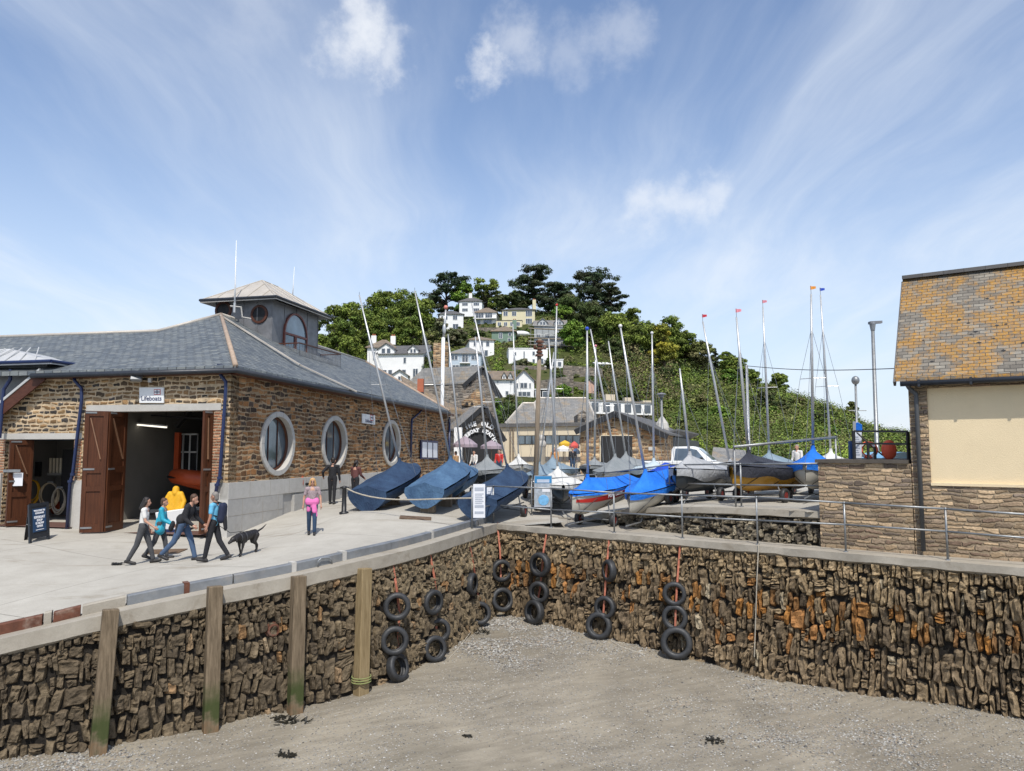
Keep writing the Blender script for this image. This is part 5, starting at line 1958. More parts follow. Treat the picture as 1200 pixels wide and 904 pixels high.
# collecting box by the door: white boat-shaped box with a yellow oilskin over a post
g = G(194, 627)
t = thing('collecting_box', 'white boat-shaped collecting box with a yellow oilskin draped over it in the doorway', 'collecting box', g)
c_ = g + Vector((0, .6, 0))
mb = MB()


def cb(u, v):
    x = (u - .5) * 1.0
    y = .33 * (1 - (abs(x) / .55) ** 3) * (v * 2 - 1)
    return c_ + Vector((x, y * .8, .22 + .5 * 1))


outline = [(-.55, .0), (-.35, -.28), (.35, -.28), (.62, 0), (.35, .28), (-.35, .28)]
mb.hexa([c_ + Vector(v) for v in ((-.42, -.22, .12), (.36, -.22, .12), (.36, .22, .12), (-.42, .22, .12), (-.52, -.3, .68), (.5, -.3, .82), (.5, .3, .82), (-.52, .3, .68))])
mb.build('hull', m_whiteg, t, bevel=.03)
MB().box(c_ + Vector((-.02, 0, .06)), (.84, .5, .12)).build('base', m_navy, t)
MB().tube([c_ + Vector((.3, -.24, .2)), c_ + Vector((.42, -.31, .62))], .06, 8).build('stripe', m_navy, t)
MB().tube([c_ + Vector((0, 0, .6)), c_ + Vector((0, 0, 1.45))], .03, 8).build('post', m_alu, t)

OILC, OILT = c_, t

# store: hoses, pipes, kit bag
m_hose = M('pale_hose', (0.42, 0.34, 0.22), .7, 0, .15, 6)


def coil(name, label, c_, r, turns, m, rad=.022, drop=1.0, rz=.0):
    pts = []
    rr = random.Random(int(r * 1000) + turns)
    for i in range(turns * 18):
        a = 2 * math.pi * i / 18
        q = r * (1 + .10 * math.sin(i * .21 + r))
        pts.append(c_ + Vector((q * math.cos(a), -.02 - .1 * i / (turns * 18), -q * drop + q * drop * math.sin(a))))
    t = thing(name, label, 'hose', c_ - Vector((0, 0, 2 * r * drop)))
    MB().tube(pts, rad, 6).build('loops', m, t, smooth=True)
    MB().box(c_ + Vector((0, 0, .02)), (.22, .12, .06)).build('hook', m_galv, t)


coil('hose', 'yellow hose coiled on the wall inside the small store doorway', P(40, 563, 27.6), .25, 4, m_yellow, .02, 1.6)
coil('hose', 'pale tan hose in a round coil on the store wall', P(60, 566, 27.6), .32, 6, m_hose, .022, 1.35)
coil('hose', 'pale rope hose hanging in loose loops nearest the store pier', P(71, 572, 27.5), .22, 6, m_rope, .018, 2.0)
mb = MB(); mb.box(P(57, 506, 27.2), (1.9, .5, .62), -.225)
tag(mb.build('kit_bag', M('kit_bag_blue', (0.02, 0.10, 0.22), .6), bevel=.08), 'blue kit bag stowed under the ceiling of the small store', 'bag')
t = thing('pipe_rack', 'row of pale vertical pipes on the store back wall', 'pipes', P(64, 556, 27.9))
for i in range(4):
    MB().tube([P(59.5 + 4 * i, 537, 27.9), P(59 + 4 * i, 556, 27.9)], .045, 8).build('pipe', m_cream, t)
MB().beam(P(56, 556, 27.85), P(76, 556, 27.75), .06, .08).build('shelf', m_in, t)
mb = MB(); mb.box(P(42, 550, 28.0), (.42, .12, .55), -.225)
tag(mb.build('meter_box', m_dark), 'small dark box on the store wall left of the pipes', 'box')
mb = MB(); mb.box(P(82, 565, 27.6), (.5, .3, 2.4), -.225)
tag(mb.build('locker', m_dark), 'tall dark locker at the right of the store', 'locker')

# signs ---------------------------------------------------------------------
m_ink = M('navy_lettering', (0.02, 0.03, 0.10), .5, 0, .1, 5)


def emblem(t, o_, x, z, w):
    """small flag: white with red border, blue cross and red centre cross"""
    n_ = x.cross(z)
    for (a, b_, h_, m, pr) in ((0, 0, 1, m_red, .004),):
        MB().prism([o_ + x * -w / 2 + z * -w * .36 + n_ * pr, o_ + x * w / 2 + z * -w * .36 + n_ * pr, o_ + x * w / 2 + z * w * .36 + n_ * pr, o_ - x * w / 2 + z * w * .36 + n_ * pr], -n_ * .003).build('flag', m, t)
    MB().prism([o_ + x * -w * .42 + z * -w * .28 + n_ * .008, o_ + x * w * .42 + z * -w * .28 + n_ * .008, o_ + x * w * .42 + z * w * .28 + n_ * .008, o_ - x * w * .42 + z * w * .28 + n_ * .008], -n_ * .003).build('flag_field', m_whiteg, t)
    mb = MB()
    mb.beam(o_ - x * w * .42 + n_ * .011, o_ + x * w * .42 + n_ * .011, w * .12, .002, n_)
    mb.build('cross', m_ink, t)
    mb = MB(); mb.beam(o_ - z * w * .28 + n_ * .012, o_ + z * w * .28 + n_ * .012, w * .12, .002, n_)
    mb.build('cross', m_ink, t)


def station_sign(lb, bl, br, tr, tl, n_, m, size):
    ctr = (bl + br + tr + tl) / 4
    t = thing('station_sign', lb, 'sign', (bl + br) / 2)
    MB().prism([bl, br, tr, tl], -n_ * .04).build('panel', m, t)
    x = (br - bl).normalized(); z = (tl - bl).normalized()
    W_, H_ = (br - bl).length, (tl - bl).length
    lettering('Lifeboats', size, m_ink, t, frame(ctr - z * H_ * .22 + n_ * .006, x, z), bold=.001)
    emblem(t, ctr + x * W_ * .24 + z * H_ * .2, x, z, W_ * .27)
    return t


def f3(px, py, o=.07):
    s, z = fr_px(px, py); return fr(s, z, o)


def s3(px, py, o=.07):
    s, z = sd_px(px, py); return sdp(s, z, o)


station_sign('white sign reading Lifeboats with a small flag above the big station doors', f3(165, 472.5), f3(193.5, 472.5), f3(193.5, 454.5), f3(165, 454.5), NF, m_whiteg, .215)
station_sign('white sign reading Lifeboats on the long side wall between the round windows', s3(423, 496), s3(438, 498), s3(438, 487), s3(423, 485), NS, m_whiteg, .22)
# triple notice case with navy frame
t = thing('notice_case', 'navy framed triple notice case at the far end of the station side wall', 'notice case', s3(501, 538))
a, b_, c_, d_ = s3(491, 538), s3(511, 538.5), s3(511, 517), s3(491, 516)
MB().prism([a, b_, c_, d_], NS * .06).build('frame', m_navy, t)
x = (b_ - a); z = (d_ - a)
for i in range(3):
    o_ = a + x * (.06 + .315 * i) + z * .09 + NS * .064
    MB().prism([o_, o_ + x * .25, o_ + x * .25 + z * .82, o_ + z * .82], NS * .006).build('sheet', m_paper, t)
# floodlight above the sign
p = f3(169, 444, .35)
t = thing('floodlight', 'grey floodlight on the front wall above the Lifeboats sign', 'floodlight', p)
MB().box(p, (.34, .14, .24), rot=(-.6, 0, .23)).build('lamp_head', m_galv, t, bevel=.02)
MB().beam(p, f3(171, 445, .0), .06, .06).build('arm', m_black, t)
MB().box(p + Vector((.42, .05, -.08)), (.1, .1, .14)).build('sensor', m_granite, t)
# A-board
g0, g1 = G(37, 636), G(17, 634)
t = thing('a_board', 'black folding A-board with a blue panel of white lettering outside the store door', 'sign board', G(36, 633))
gl, gr_ = G(35, 637), G(58.5, 632)
x = (gr_ - gl).normalized()
back = Vector((-.55, .55, 0)).normalized()
hgt = 1.12
apex = back * .36 + Vector((0, 0, hgt))
m_aboard = M('board_black', (0.02, 0.024, 0.03), .5, 0, .15, 6)
w = (gr_ - gl).length
zax = apex.normalized()


def aq(u, v, o=0.0):
    nn = x.cross(zax).normalized()
    return gl + x * (u * w) + apex * v + nn * o


nn = x.cross(zax).normalized()
mb = MB()
mb.prism([aq(0, .0), aq(.1, 0), aq(.1, .97), aq(0, .97)], -nn * .05)
mb.prism([aq(.9, 0), aq(1, 0), aq(1, .97), aq(.9, .97)], -nn * .05)
mb.prism([aq(.1, .9), aq(.9, .9), aq(.9, .985), aq(.1, .985)], -nn * .05)
mb.prism([aq(.1, .1), aq(.9, .1), aq(.9, .18), aq(.1, .18)], -nn * .05)
mb.prism([aq(.1, .18, -.012), aq(.9, .18, -.012), aq(.9, .9, -.012), aq(.1, .9, -.012)], -nn * .02)
mb.build('front_leaf', m_aboard, t)
gb = back * .72
mb = MB()
mb.prism([gl + gb, gl + gb + x * w * .12, gl + apex + x * w * .12, gl + apex], x * .05)
mb.prism([gl + gb + x * w * .88, gl + gb + x * w, gl + apex + x * w, gl + apex + x * w * .88], x * -.05)
mb.prism([gl + gb * .9 + apex * .1, gl + gb * .9 + x * w + apex * .1, gl + x * w + apex * .98, gl + apex * .98], back * .03)
mb.build('rear_leaf', m_aboard, t)
MB().prism([aq(.17, .25, .004), aq(.83, .25, .004), aq(.83, .84, .004), aq(.17, .84, .004)], -nn * .01).build('poster', M('aboard_blue', (0.02, 0.055, 0.12), .5, 0, .1, 4), t)
for i, (tx, sz, v) in enumerate((('WELCOME TO', .068, .785), ('LOOE RNLI', .068, .72), ('LIFEBOAT', .10, .615), ('SHOP', .09, .535), ('IS NOW', .09, .46), ('OPEN', .09, .385))):
    lettering(tx, sz, m_paper, t, frame(aq(.5, v, .008), x, zax), bold=.004)
MB().beam(aq(.3, .30, .007), aq(.7, .30, .007), .02, .003, nn).build('small_print', m_paper, t)
MB().beam(gl + apex * .45 + x * w * .02, gl + apex * .45 + gb * .55 + x * w * .02, .02, .02).build('stay', m_galv, t)
# ================================================================== RIGHT-HAND BUILDING AND TERRACE
BD = Vector((.82, -.572, 0)).normalized()
BI = Vector((-BD.y, BD.x, 0))
BN = -BI
B0 = Vector((9.16, 17.05, 0))


def bp(s, z, o=0.0):
    v = B0 + BD * s + BN * o
    return Vector((v.x, v.y, z))


def b_px(px, py):
    a, u = (px - 600) / F, -(py - 452) / F
    dx, dy, dz = a, CT - ST * u, ST + CT * u
    s = (B0.y * dx - B0.x * dy) / (BD.x * dy - BD.y * dx)
    k = (B0.y + BD.y * s) / dy
    return s, H + k * dz


RB = thing('stone_building', 'stone building with cream rendered panel and lichen covered slate roof at the right edge', 'building', (*B0.xy, DECK))
ze = b_px(1062, 452)[1]
sp, zp0 = b_px(1091, 566.5)
zp1_ = b_px(1091, 455)[1]
LEN, DPT = 7.0, 5.0
mb = MB()


def rbx(s0, s1, z0, z1, o0, o1):
    mb.hexa([bp(s0, z0, o1), bp(s1, z0, o1), bp(s1, z0, o0), bp(s0, z0, o0), bp(s0, z1, o1), bp(s1, z1, o1), bp(s1, z1, o0), bp(s0, z1, o0)])


rbx(0, sp, DECK - .1, ze, -DPT, 0)
rbx(sp, LEN, DECK - .1, zp0, -DPT, 0)
rbx(sp, LEN, zp1_, ze, -DPT, 0)
# gable over the end wall
gm = DPT / 2
mb.prism([bp(0, ze, 0), bp(0, ze, -DPT), bp(0, ze + 2.9, -gm)], BD * .35)
mb.build('wall', m_ledge, RB, fix=True)
mb = MB(); rbx(sp + .003, LEN, zp0 + .003, zp1_ - .003, -.8, -.05)
mb.build('rendered_panel', m_panel, RB, fix=True)
mb = MB(); rbx(sp - .0, LEN, zp0 - .05, zp0 + .012, -.2, .035)
mb.build('sill', m_panel, RB, fix=True)
# roof
oe, ov_ = .28, .24
e0 = P(1046, 444, (B0 + BN * oe - BD * ov_).y)
e0 = Vector((*(B0 + BN * oe - BD * ov_).xy, e0.z))
rdg = P(1056, 320, (B0 + BI * 2.28 - BD * ov_).y)
rdg = Vector((*(B0 + BI * 2.0 - BD * ov_).xy, rdg.z - .22))
e1, r1 = e0 + BD * (LEN + .5), rdg + BD * (LEN + .5)
bk = rdg + BI * 2.6 + Vector((0, 0, -2.9))
slab([e0, e1, r1, rdg], m_slate_old, 'roof', RB, Vector((0, 0, -.07)))
slab([rdg, r1, bk + BD * (LEN + .5), bk], m_slate_old, 'rear_roof', RB, Vector((0, 0, -.07)))
MB().beam(rdg + Vector((0, 0, .02)), r1 + Vector((0, 0, .02)), .26, .09).build('ridge_tiles', m_slate_dark, RB)
mb = MB()
up_ = (rdg - e0)
mb.beam(e0 - Vector((0, 0, .12)), rdg - Vector((0, 0, .12)), .05, .14, BI.cross(BD))
mb.build('verge', m_slate_dark, RB)
# holes where slates slipped
na = (e1 - e0).cross(rdg - e0).normalized()
if na.z < 0: na = -na
for px, py in ((1138, 392), (1143, 389), (1163, 361), (1179, 380), (1193, 354), (1157, 350), (1147, 402), (1124, 375), (1199, 402), (1092, 424), (1164, 397), (1176, 411), (1168, 382), (1186, 355), (1082, 399), (1135, 379)):
    o_ = Vector((0, 0, H)); d_ = P(px, py, 17) - o_
    k_ = (e0 - o_).dot(na) / d_.dot(na)
    c_ = o_ + d_ * k_ + na * .004
    rr = random.Random(px)
    x = BD; y = na.cross(x)
    s_ = rr.uniform(.025, .06)
    MB().prism([c_ + x * s_ * rr.uniform(.8, 1.4), c_ + y * s_ * .7, c_ - x * s_, c_ - y * s_ * rr.uniform(.4, .8)], na * -.006).build('slipped_slate', m_dark, RB)
# gutter + downpipe
g0 = e0 + Vector((0, 0, -.13)) + BN * .02
MB().tube([g0 + BD * .12, g0 + BD * (LEN + .3)], .06, 10).build('gutter', m_darkgutter, RB, smooth=True)
mb = MB(); rbx(.0, LEN, ze - .0, ze + .10, -.3, .28); mb.build('soffit', m_slate_dark, RB, fix=True)
for i in range(6):
    c_ = g0 + BD * (.5 + i * 1.0)
    MB().box(c_ + BI * .02, (.05, .15, .16), math.atan2(BD.y, BD.x)).build('gutter_bracket', m_darkgutter, RB)
sA, zA = b_px(1049, 447); sB, zB_ = b_px(1066, 455); sC, zC = b_px(1074, 460); sD, zD = b_px(1081, 648)
MB().tube([g0 + BD * .22, bp(.02, zA - .12, .3), bp(sB, zB_, .14), bp(sC, zC - .05, .10), bp(sC + .0, zC - .2, .09), bp(sC + .0, DECK + .1, .09)], .048, 10).build('downpipe', M('pipe_grey', (0.075, 0.08, 0.085), .5), RB, smooth=True)

# terrace block
T0 = P(962, 640, 18.35); T0.z = DECK - .1
TBD = (B0 - Vector((T0.x, T0.y, 0))).normalized(); TBL = (B0 - Vector((T0.x, T0.y, 0))).length
TBI = Vector((-TBD.y, TBD.x, 0))
zt_ = P(962, 542.5, T0.y).z
TE = thing('terrace', 'square stone terrace block with dark capping between the boat yard and the stone building', 'terrace', (T0.x, T0.y, DECK))
q = [Vector((T0.x, T0.y, 0)), Vector((B0.x, B0.y, 0)) - TBD * .02, Vector((B0.x, B0.y, 0)) + TBI * 4 - TBD * .02, Vector((T0.x, T0.y, 0)) + TBI * 4]
MB().hexa([Vector((v.x, v.y, DECK - .1)) for v in q] + [Vector((v.x, v.y, zt_)) for v in q]).build('wall', m_ledge, TE, fix=True)
qc = [q[0] - TBI * .05 - TBD * .06, q[1] - TBI * .05 - TBD * .05, q[2] - TBD * .05, q[3] - TBD * .06]
MB().hexa([Vector((v.x, v.y, zt_ + .002)) for v in qc] + [Vector((v.x, v.y, zt_ + .085)) for v in qc]).build('capping', M('dark_capping', (0.085, 0.072, 0.058), .85, 0, .25, 4, .4, 30), TE, fix=True)
zc_ = zt_ + .085
# black terrace railing
rl = thing('railing', 'black painted railing on top of the stone terrace', 'railing', P(1066, 537, 17.4))


def tp(px, py, back):
    o_ = Vector((0, 0, H)); d_ = P(px, py, 20) - o_
    pl = Vector((T0.x, T0.y, 0)) + TBI * back
    k_ = (pl - Vector((0, 0, 0))).dot(TBI) / d_.dot(TBI)
    return o_ + d_ * k_


for px, py in ((1063.5, 506), (1000, 505)):
    a = tp(px, py, .35)
    MB().beam(Vector((a.x, a.y, zc_)), a, .06, .06, (0, 1, 0)).build('post', m_black, rl)
for y0, y1 in ((505.5, 506), (520, 520.5)):
    MB().beam(tp(1001, y0, .35), tp(1064, y1, .35), .045, .045).build('rail', m_black, rl)
a = tp(1017, 519, .35); MB().beam(Vector((a.x, a.y, zc_)), a, .05, .05, (0, 1, 0)).build('post', m_black, rl)
a = tp(1025, 524, .5); MB().beam(Vector((a.x, a.y, zc_)), a, .05, .05, (0, 1, 0)).build('post', m_black, rl)
MB().tube([tp(1004, 507, .5), tp(1022, 524, 1.2), tp(1040, 538, 2.2)], .02, 6).build('stair_rail', m_galv, rl)
# sign post with blue head board and white panel
a = tp(1006, 537, .8)
sg = thing('notice_post', 'white notice board with blue angled top standing on the terrace', 'notice', (a.x, a.y, zc_))
u0, u1 = tp(1000, 505, .8), tp(1012, 505, .8)


def tq(px, py): return tp(px, py, .8)


MB().prism([tq(1000.5, 537), tq(1009.5, 537), tq(1009.5, 506), tq(1000.5, 506)], TBI * .04).build('panel', m_paper, sg)
MB().prism([tq(1003, 505), tq(1010, 505), tq(1010, 498), tq(1005, 495), tq(1003, 496)], TBI * .04).build('blue_board', m_bright, sg)
MB().prism([tq(999.4, 506), tq(1003, 506), tq(1003, 494), tq(999.4, 494)], TBI * .035).build('side_board', M('sign_grey', (0.33, 0.34, 0.35), .6), sg)
for i in range(9):
    p0, p1 = tq(1002, 533 - i * 2.6), tq(1008 - (i % 3), 533 - i * 2.6)
    MB().beam(p0 - TBI * .003, p1 - TBI * .003, .004, .025, TBI.cross(TBD)).build('print', m_print, sg)
tag(MB().box(tp(998, 529, 1.0) + Vector((0, 0, 0)), (.11, .11, .52)).build('bin', M('post_blue', (0.02, 0.07, 0.2), .5)), 'dark blue post beside the white notice on the terrace', 'post')
# life ring housing
a = tp(1018, 537, 1.1)
lr = thing('lifebuoy', 'orange lifebuoy with white bands leaning on the terrace rail', 'lifebuoy', (a.x, a.y, zc_))
c_ = Vector((a.x, a.y, zc_ + .23))
mb = MB(); mb.lathe([(.13, -.0), (.15, -.04), (.19, -.05), (.22, -.03), (.22, .03), (.19, .05), (.15, .04)], c_, -TBI, 28, True)
mb.build('ring', M('ring_orange', (0.85, 0.13, 0.06), .6), lr, smooth=True)
for k_ in range(4):
    an = R(45 + 90 * k_)
    w_ = c_ + TBD * .175 * math.cos(an) + Vector((0, 0, .175 * math.sin(an)))
    MB().box(w_, (.05, .11, .11), rot=(0, -an + R(90) * 0, math.atan2(TBD.y, TBD.x))).build('band', m_whiteg, lr)
b_ = c_ + TBD * .45
MB().ball(b_ + TBI * .1, (.19, .11, .25), 14, 10).build('orange_case', M('ring_orange', (0.85, 0.13, 0.06), .6), lr)
# blue canopy seen behind the terrace
c_ = P(1062, 540, 22)
mb = MB()
mb.grid(lambda u, v: Vector((c_.x + (u - .5) * 2.0, c_.y + v * 2, zc_ - .35 + .52 * math.sin(math.pi * min(1, u * 1.0)) ** .8)), 12, 4)
tt_ = thing('canopy', 'pale blue boat canopy peeping over the terrace beside the building', 'canopy', (c_.x, c_.y, zc_ - .4))
mb.build('cover', M('canopy_blue', (0.20, 0.42, 0.60), .6, 0, .06, 3), tt_)
MB().tube([(c_.x - .9, c_.y + .1, zc_ - 1.6), (c_.x - .9, c_.y + .1, zc_ - .3)], .02, 6).build('pole', m_galv, tt_)
MB().tube([(c_.x + .9, c_.y + .1, zc_ - 1.6), (c_.x + .9, c_.y + .1, zc_ - .3)], .02, 6).build('pole', m_galv, tt_)

# ------------------------------------------------------------------ lamp posts, poles, wire
def lamp_post(name, lb, base_px, top_px, Y, r, m, head):
    a = at_ground(base_px, Y)
    b_ = P(*top_px, Y)
    t = thing(name, lb, 'lamp post' if 'lamp' in name else 'pole', a)
    MB().tube([a, a.lerp(b_, .22), a.lerp(b_, .225), b_], [r * 1.5, r * 1.45, r, r * .8], 12).build('column', m, t, smooth=True)
    if head == 'led':
        MB().lathe([(.0, .10), (.09, .09), (.11, 0), (.07, -.25)], b_, (0, 0, 1), 10).build('photocell', m, t)
        MB().prism([b_ + Vector((-.12, -.1, 0)), b_ + Vector((.34, -.06, .03)), b_ + Vector((.34, .06, .03)), b_ + Vector((-.12, .1, 0))], Vector((0, 0, .09))).build('lantern', M('lamp_grey', (0.16, 0.165, 0.175), .5), t)
    elif head == 'ball':
        MB().ball(b_, (.17, .17, .2), 14, 9).build('camera_dome', m_galv, t, smooth=True)
        MB().tube([b_.lerp(a, .30) + Vector((-.35, 0, 0)), b_.lerp(a, .30) + Vector((.45, 0, 0))], .022, 6).build('crossarm', m_galv, t)
    elif head == 'cap':
        MB().lathe([(0, .16), (.26, .1), (.34, .02), (.2, 0), (.16, -.18), (0, -.2)], b_, (0, 0, 1), 14).build('lantern', M('lamp_grey', (0.16, 0.165, 0.175), .5), t)
    return t, a, b_


lamp_post('lamp_post', 'tall grey street lamp with flat lantern left of the stone building', 1028, (1022.5, 380), 27, .075, m_galv, 'led')
lamp_post('camera_pole', 'grey pole with round camera dome and crossarm beside the tall lamp', 1005, (1002.5, 446), 33, .06, m_galv, 'ball')
lamp_post('lamp_post', 'low old street lamp with capped lantern beyond the pickup truck', 777, (775, 463), 50, .09, m_galv, 'cap')
lamp_post('utility_pole', 'plain grey pole carrying the overhead wire above the yellow boat', 878, (875, 428), 27, .055, m_alu, '')
a = G(627, 592)
b_ = P(632.5, 398, a.y)
t = thing('telegraph_pole', 'weathered timber telegraph pole with rusty brackets in the boat yard', 'telegraph pole', a)
MB().tube([a - Vector((0, 0, .1)), b_], [.105, .08], 14).build('pole', m_pole, t, smooth=True)
for i in range(5):
    c_ = b_ + (a - b_) * (.012 + .016 * i) * 1.3
    MB().box(c_ + Vector((0, -.05, 0)), (.26 if i % 2 == 0 else .18, .22, .08), .3).build('bracket', m_rust, t)
for q in (-.2, .2):
    MB().lathe([(0, .12), (.05, .1), (.06, 0), (.04, -.06)], b_ + Vector((q, -.1, -.35)), (0, 0, 1), 10).build('insulator', m_rust, t)
a, b_ = P(875, 429, 27), P(1062, 431.5, 18.0)
MBw = MB()
pts = []
for i in range(13):
    q = i / 12
    p = a.lerp(b_, q); p.z -= .10 * math.sin(math.pi * q); pts.append(p)
tag(MBw.tube(pts, .012, 5).build('overhead_wire', m_black), 'single overhead wire running from the grey pole to the stone building', 'wire')
a, b_ = P(632, 412, 23.5), P(560, 402, 45)
# flagpole with red and white ball behind the station roof
a, m_, b_ = at_ground(517, 52), P(519, 400, 52), P(522.5, 362, 52)
t = thing('flagpole', 'thick white flagpole with red and white ball behind the station roof end', 'flagpole', a)
MB().tube([a, P(519.5, 396, 52)], .125, 12).build('lower_pole', m_whiteg, t, smooth=True)
MB().tube([P(520, 396, 52), b_], [.09, .055], 10).build('upper_pole', m_alu, t, smooth=True)
MB().ball(b_ + Vector((0, 0, .1)), .15, 12, 8).build('ball', M('float_pink', (.6, .2, .15), .6), t, smooth=True)
MB().ball(P(520.7, 386, 52), (.13, .13, .4), 10, 8).build('collar', m_alu, t, smooth=True)
# ================================================================== DINGHIES
m_rim = M('wheel_hub_red', (.17, .018, .014), .5, 0, .3, 9, 0, 40, (.10, .06, .045), .5)
GB = 'covered sailing dinghies parked in the boat yard'


def dinghy(label, stern, bow, beam=1.55, zs=.35, zb=.62, cover=None, hull=None, style='deck', peak=.8, mast=None, mast_r=.034, wheels=True, flag=None, band=None, fr_s=.0, tip=None, mast_u=.64,
           depth=.62, rake=0.0, spreader=.5, name='dinghy', skirt=.16):
    """stern/bow: plan points on the yard; zs, zb: height of the keel line above ground at stern and bow.
       mast: photograph pixel of the mast head (its depth is that of the mast step)"""
    if style == 'deck': peak *= .60
    S, B = Vector((stern[0], stern[1], 0)), Vector((bow[0], bow[1], 0))
    L = (B - S).length
    fx = (B - S).normalized()
    nx = Vector((-fx.y, fx.x, 0))                     # to port
    mid = (S + B) / 2
    gs, gb = gz(S.x, S.y), gz(B.x, B.y)
    t = thing(name, label, 'dinghy', (mid.x, mid.y, gz(mid.x, mid.y)), GB)

    def hb(u):                                        # half beam
        return beam / 2 * (0.80 + .32 * u - .12 * u * u if u < .45 else (.80 + .32 * .45 - .12 * .2025) * (1 - ((u - .45) / .55) ** 2.3) ** .85) + .012

    def keel(u):
        z = (gs + zs) * (1 - u) + (gb + zb) * u
        return z + (.34 * depth * max(0, (u - .72) / .28) ** 2)

    def gun(u):
        return (gs + zs) * (1 - u) + (gb + zb) * u + depth * (1 + .16 * u ** 2)

    def pt(u, side, h):                               # h 0 keel .. 1 gunwale
        k_, g_ = keel(u), gun(u)
        w = hb(u) * side * (math.sin(math.pi / 2 * min(1, h * 1.08)) ** .75 * (.86 + .14 * h))
        q = S + fx * (L * u) + nx * w
        return Vector((q.x, q.y, k_ + (g_ - k_) * h ** 1.15))
    NU, NH = 22, 8

    def hullfn(a, v):
        s_ = a * 2 - 1
        return pt(v, math.copysign(1, s_) if s_ else 0, abs(s_))
    hm = hull or m_hullw
    full = style == 'full'
    mb = MB()
    mb.grid(hullfn, NH * 2, NU)
    vs = [hullfn(i / (NH * 2), 0) for i in range(NH * 2 + 1)]
    mb.add(vs, [tuple(range(len(vs)))])
    if not full:
        mb.build('hull', hm, t, smooth=True)
    else:
        mb.build('hull', m_hullk, t, smooth=True)
    um = mast_u
    if band:
        for s_ in (-1, 1):
            MB().grid(lambda a, v: pt(.25 + .75 * a * .97, s_, .62 + .36 * v * (.4 + .6 * (1 - a))) + nx * s_ * .012, 16, 3).build('colour_band', band, t, smooth=True)
    # cover: gunwale to gunwale over a ridge that peaks at the mast
    rr = random.Random(int(abs(S.x) * 100 + S.y * 10))

    def ridge(u):
        if u < um:
            return gun(u) + peak * (.45 + .55 * (u / um) ** 1.7) if style != 'low' else gun(u) + peak * (.5 + .5 * u / um)
        q = (u - um) / (1 - um)
        return gun(u) + peak * (1 - q) ** 1.5 + .05
    sk = 1.0 if full else skirt

    def cov(a, v):
        s_ = a * 2 - 1
        sgn = 1 if s_ >= 0 else -1
        q = abs(s_)
        u = -.012 + 1.024 * v
        uc = min(1, max(0, u))
        cut = .55 if full else .70
        base = S + fx * (L * u)
        ph = vnoise(u * 5 + S.x, s_ * 3, 1.3, 3)
        if q < cut:
            f_ = q / cut
            w = (hb(uc) + .035) * f_
            g_, r_ = gun(uc) + .03, ridge(uc)
            sag = .16 * (r_ - g_) * math.sin(math.pi * f_) * (1.0 if not full else .55)
            z = r_ + (g_ - r_) * f_ - sag + .022 * ph
        else:
            f_ = (q - cut) / (1 - cut)
            h_ = 1 - f_ * (sk if full else sk * (1 + .5 * math.sin(u * 9 + S.x) ** 2))
            h_ = max(.03, h_)
            p_ = pt(uc, sgn, h_)
            wq = (p_ - (S + fx * (L * uc))).dot(nx)
            w = abs(wq) + .045 + .02 * ph
            z = p_.z - (.02 if full else 0)
        q_ = base + nx * (sgn * w)
        return Vector((q_.x, q_.y, z))
    mb = MB()
    NA, NV = 26, 30
    c0_, c1_ = (1 - (.55 if full else .70)) / 2, (1 + (.55 if full else .70)) / 2
    e_ = 1e-4
    for a0, a1, n_ in ((0, c0_ - e_, 7), (c0_ + e_, c1_ - e_, 14), (c1_ + e_, 1, 7)):     # creased along the gunwale
        mb.grid(lambda a, v: cov(a0 + (a1 - a0) * a, v), n_, NV)
    vs = [cov(i / NA, 0) for i in range(NA + 1)]
    mb.add(vs, [tuple(range(len(vs)))])
    cv = mb.build('cover', cover, t, smooth=True)
    # lashing lines under the hull
    for u in (.3, .55, .8):
        if not full:
            pl = [pt(u + .06 * math.sin(i), -1 + 2 * i / 10 if i not in (0, 10) else (-1 if i == 0 else 1), 1) for i in range(0)]
            for s_ in (-1, 1):
                MB().tube([pt(u, s_, .78) + nx * s_ * .02, pt(u + .07, s_, .4) + nx * s_ * .02, pt(u + .1, s_ * .98, .06) - Vector((0, 0, .01))], .009, 5).build('lashing', m_black, t)
    # mast, its boot, spreaders and stays
    st = S + fx * (L * um)
    foot = Vector((st.x, st.y, ridge(um) - .12))
    if mast:
        head = P(mast[0], mast[1], st.y + rake)
        mo = MB().tube([foot, foot.lerp(head, .6), head], [mast_r, mast_r, mast_r * .62], 10).build('mast', m_alu, t, smooth=True)
        MB().lathe([(mast_r * 3.0, -.02), (mast_r * 1.8, .07), (mast_r * 1.35, .15), (mast_r * 1.25, .2)], foot - Vector((0, 0, .03)), (0, 0, 1), 14).build('boot', cover, cv, smooth=True)
        ax = (head - foot)
        if spreader:
            sp_ = foot.lerp(head, spreader)
            tips = [sp_ + nx * .36 - fx * .10, sp_ - nx * .36 - fx * .10]
            MB().tube([tips[0], sp_, tips[1]], .012, 6).build('spreader', m_alu, mo)
        st_top = foot.lerp(head, .78)
        MB().tube([st_top, Vector((*(S + fx * L * .985).xy, gun(.985)))], .006, 4).build('stay', m_galv, mo)
        for s_ in (-1, 1):
            g_ = pt(um - .06, s_, 1)
            if spreader:
                MB().tube([st_top, tips[0 if s_ > 0 else 1], g_], .006, 4).build('stay', m_galv, mo)
            else:
                MB().tube([st_top, g_], .006, 4).build('stay', m_galv, mo)
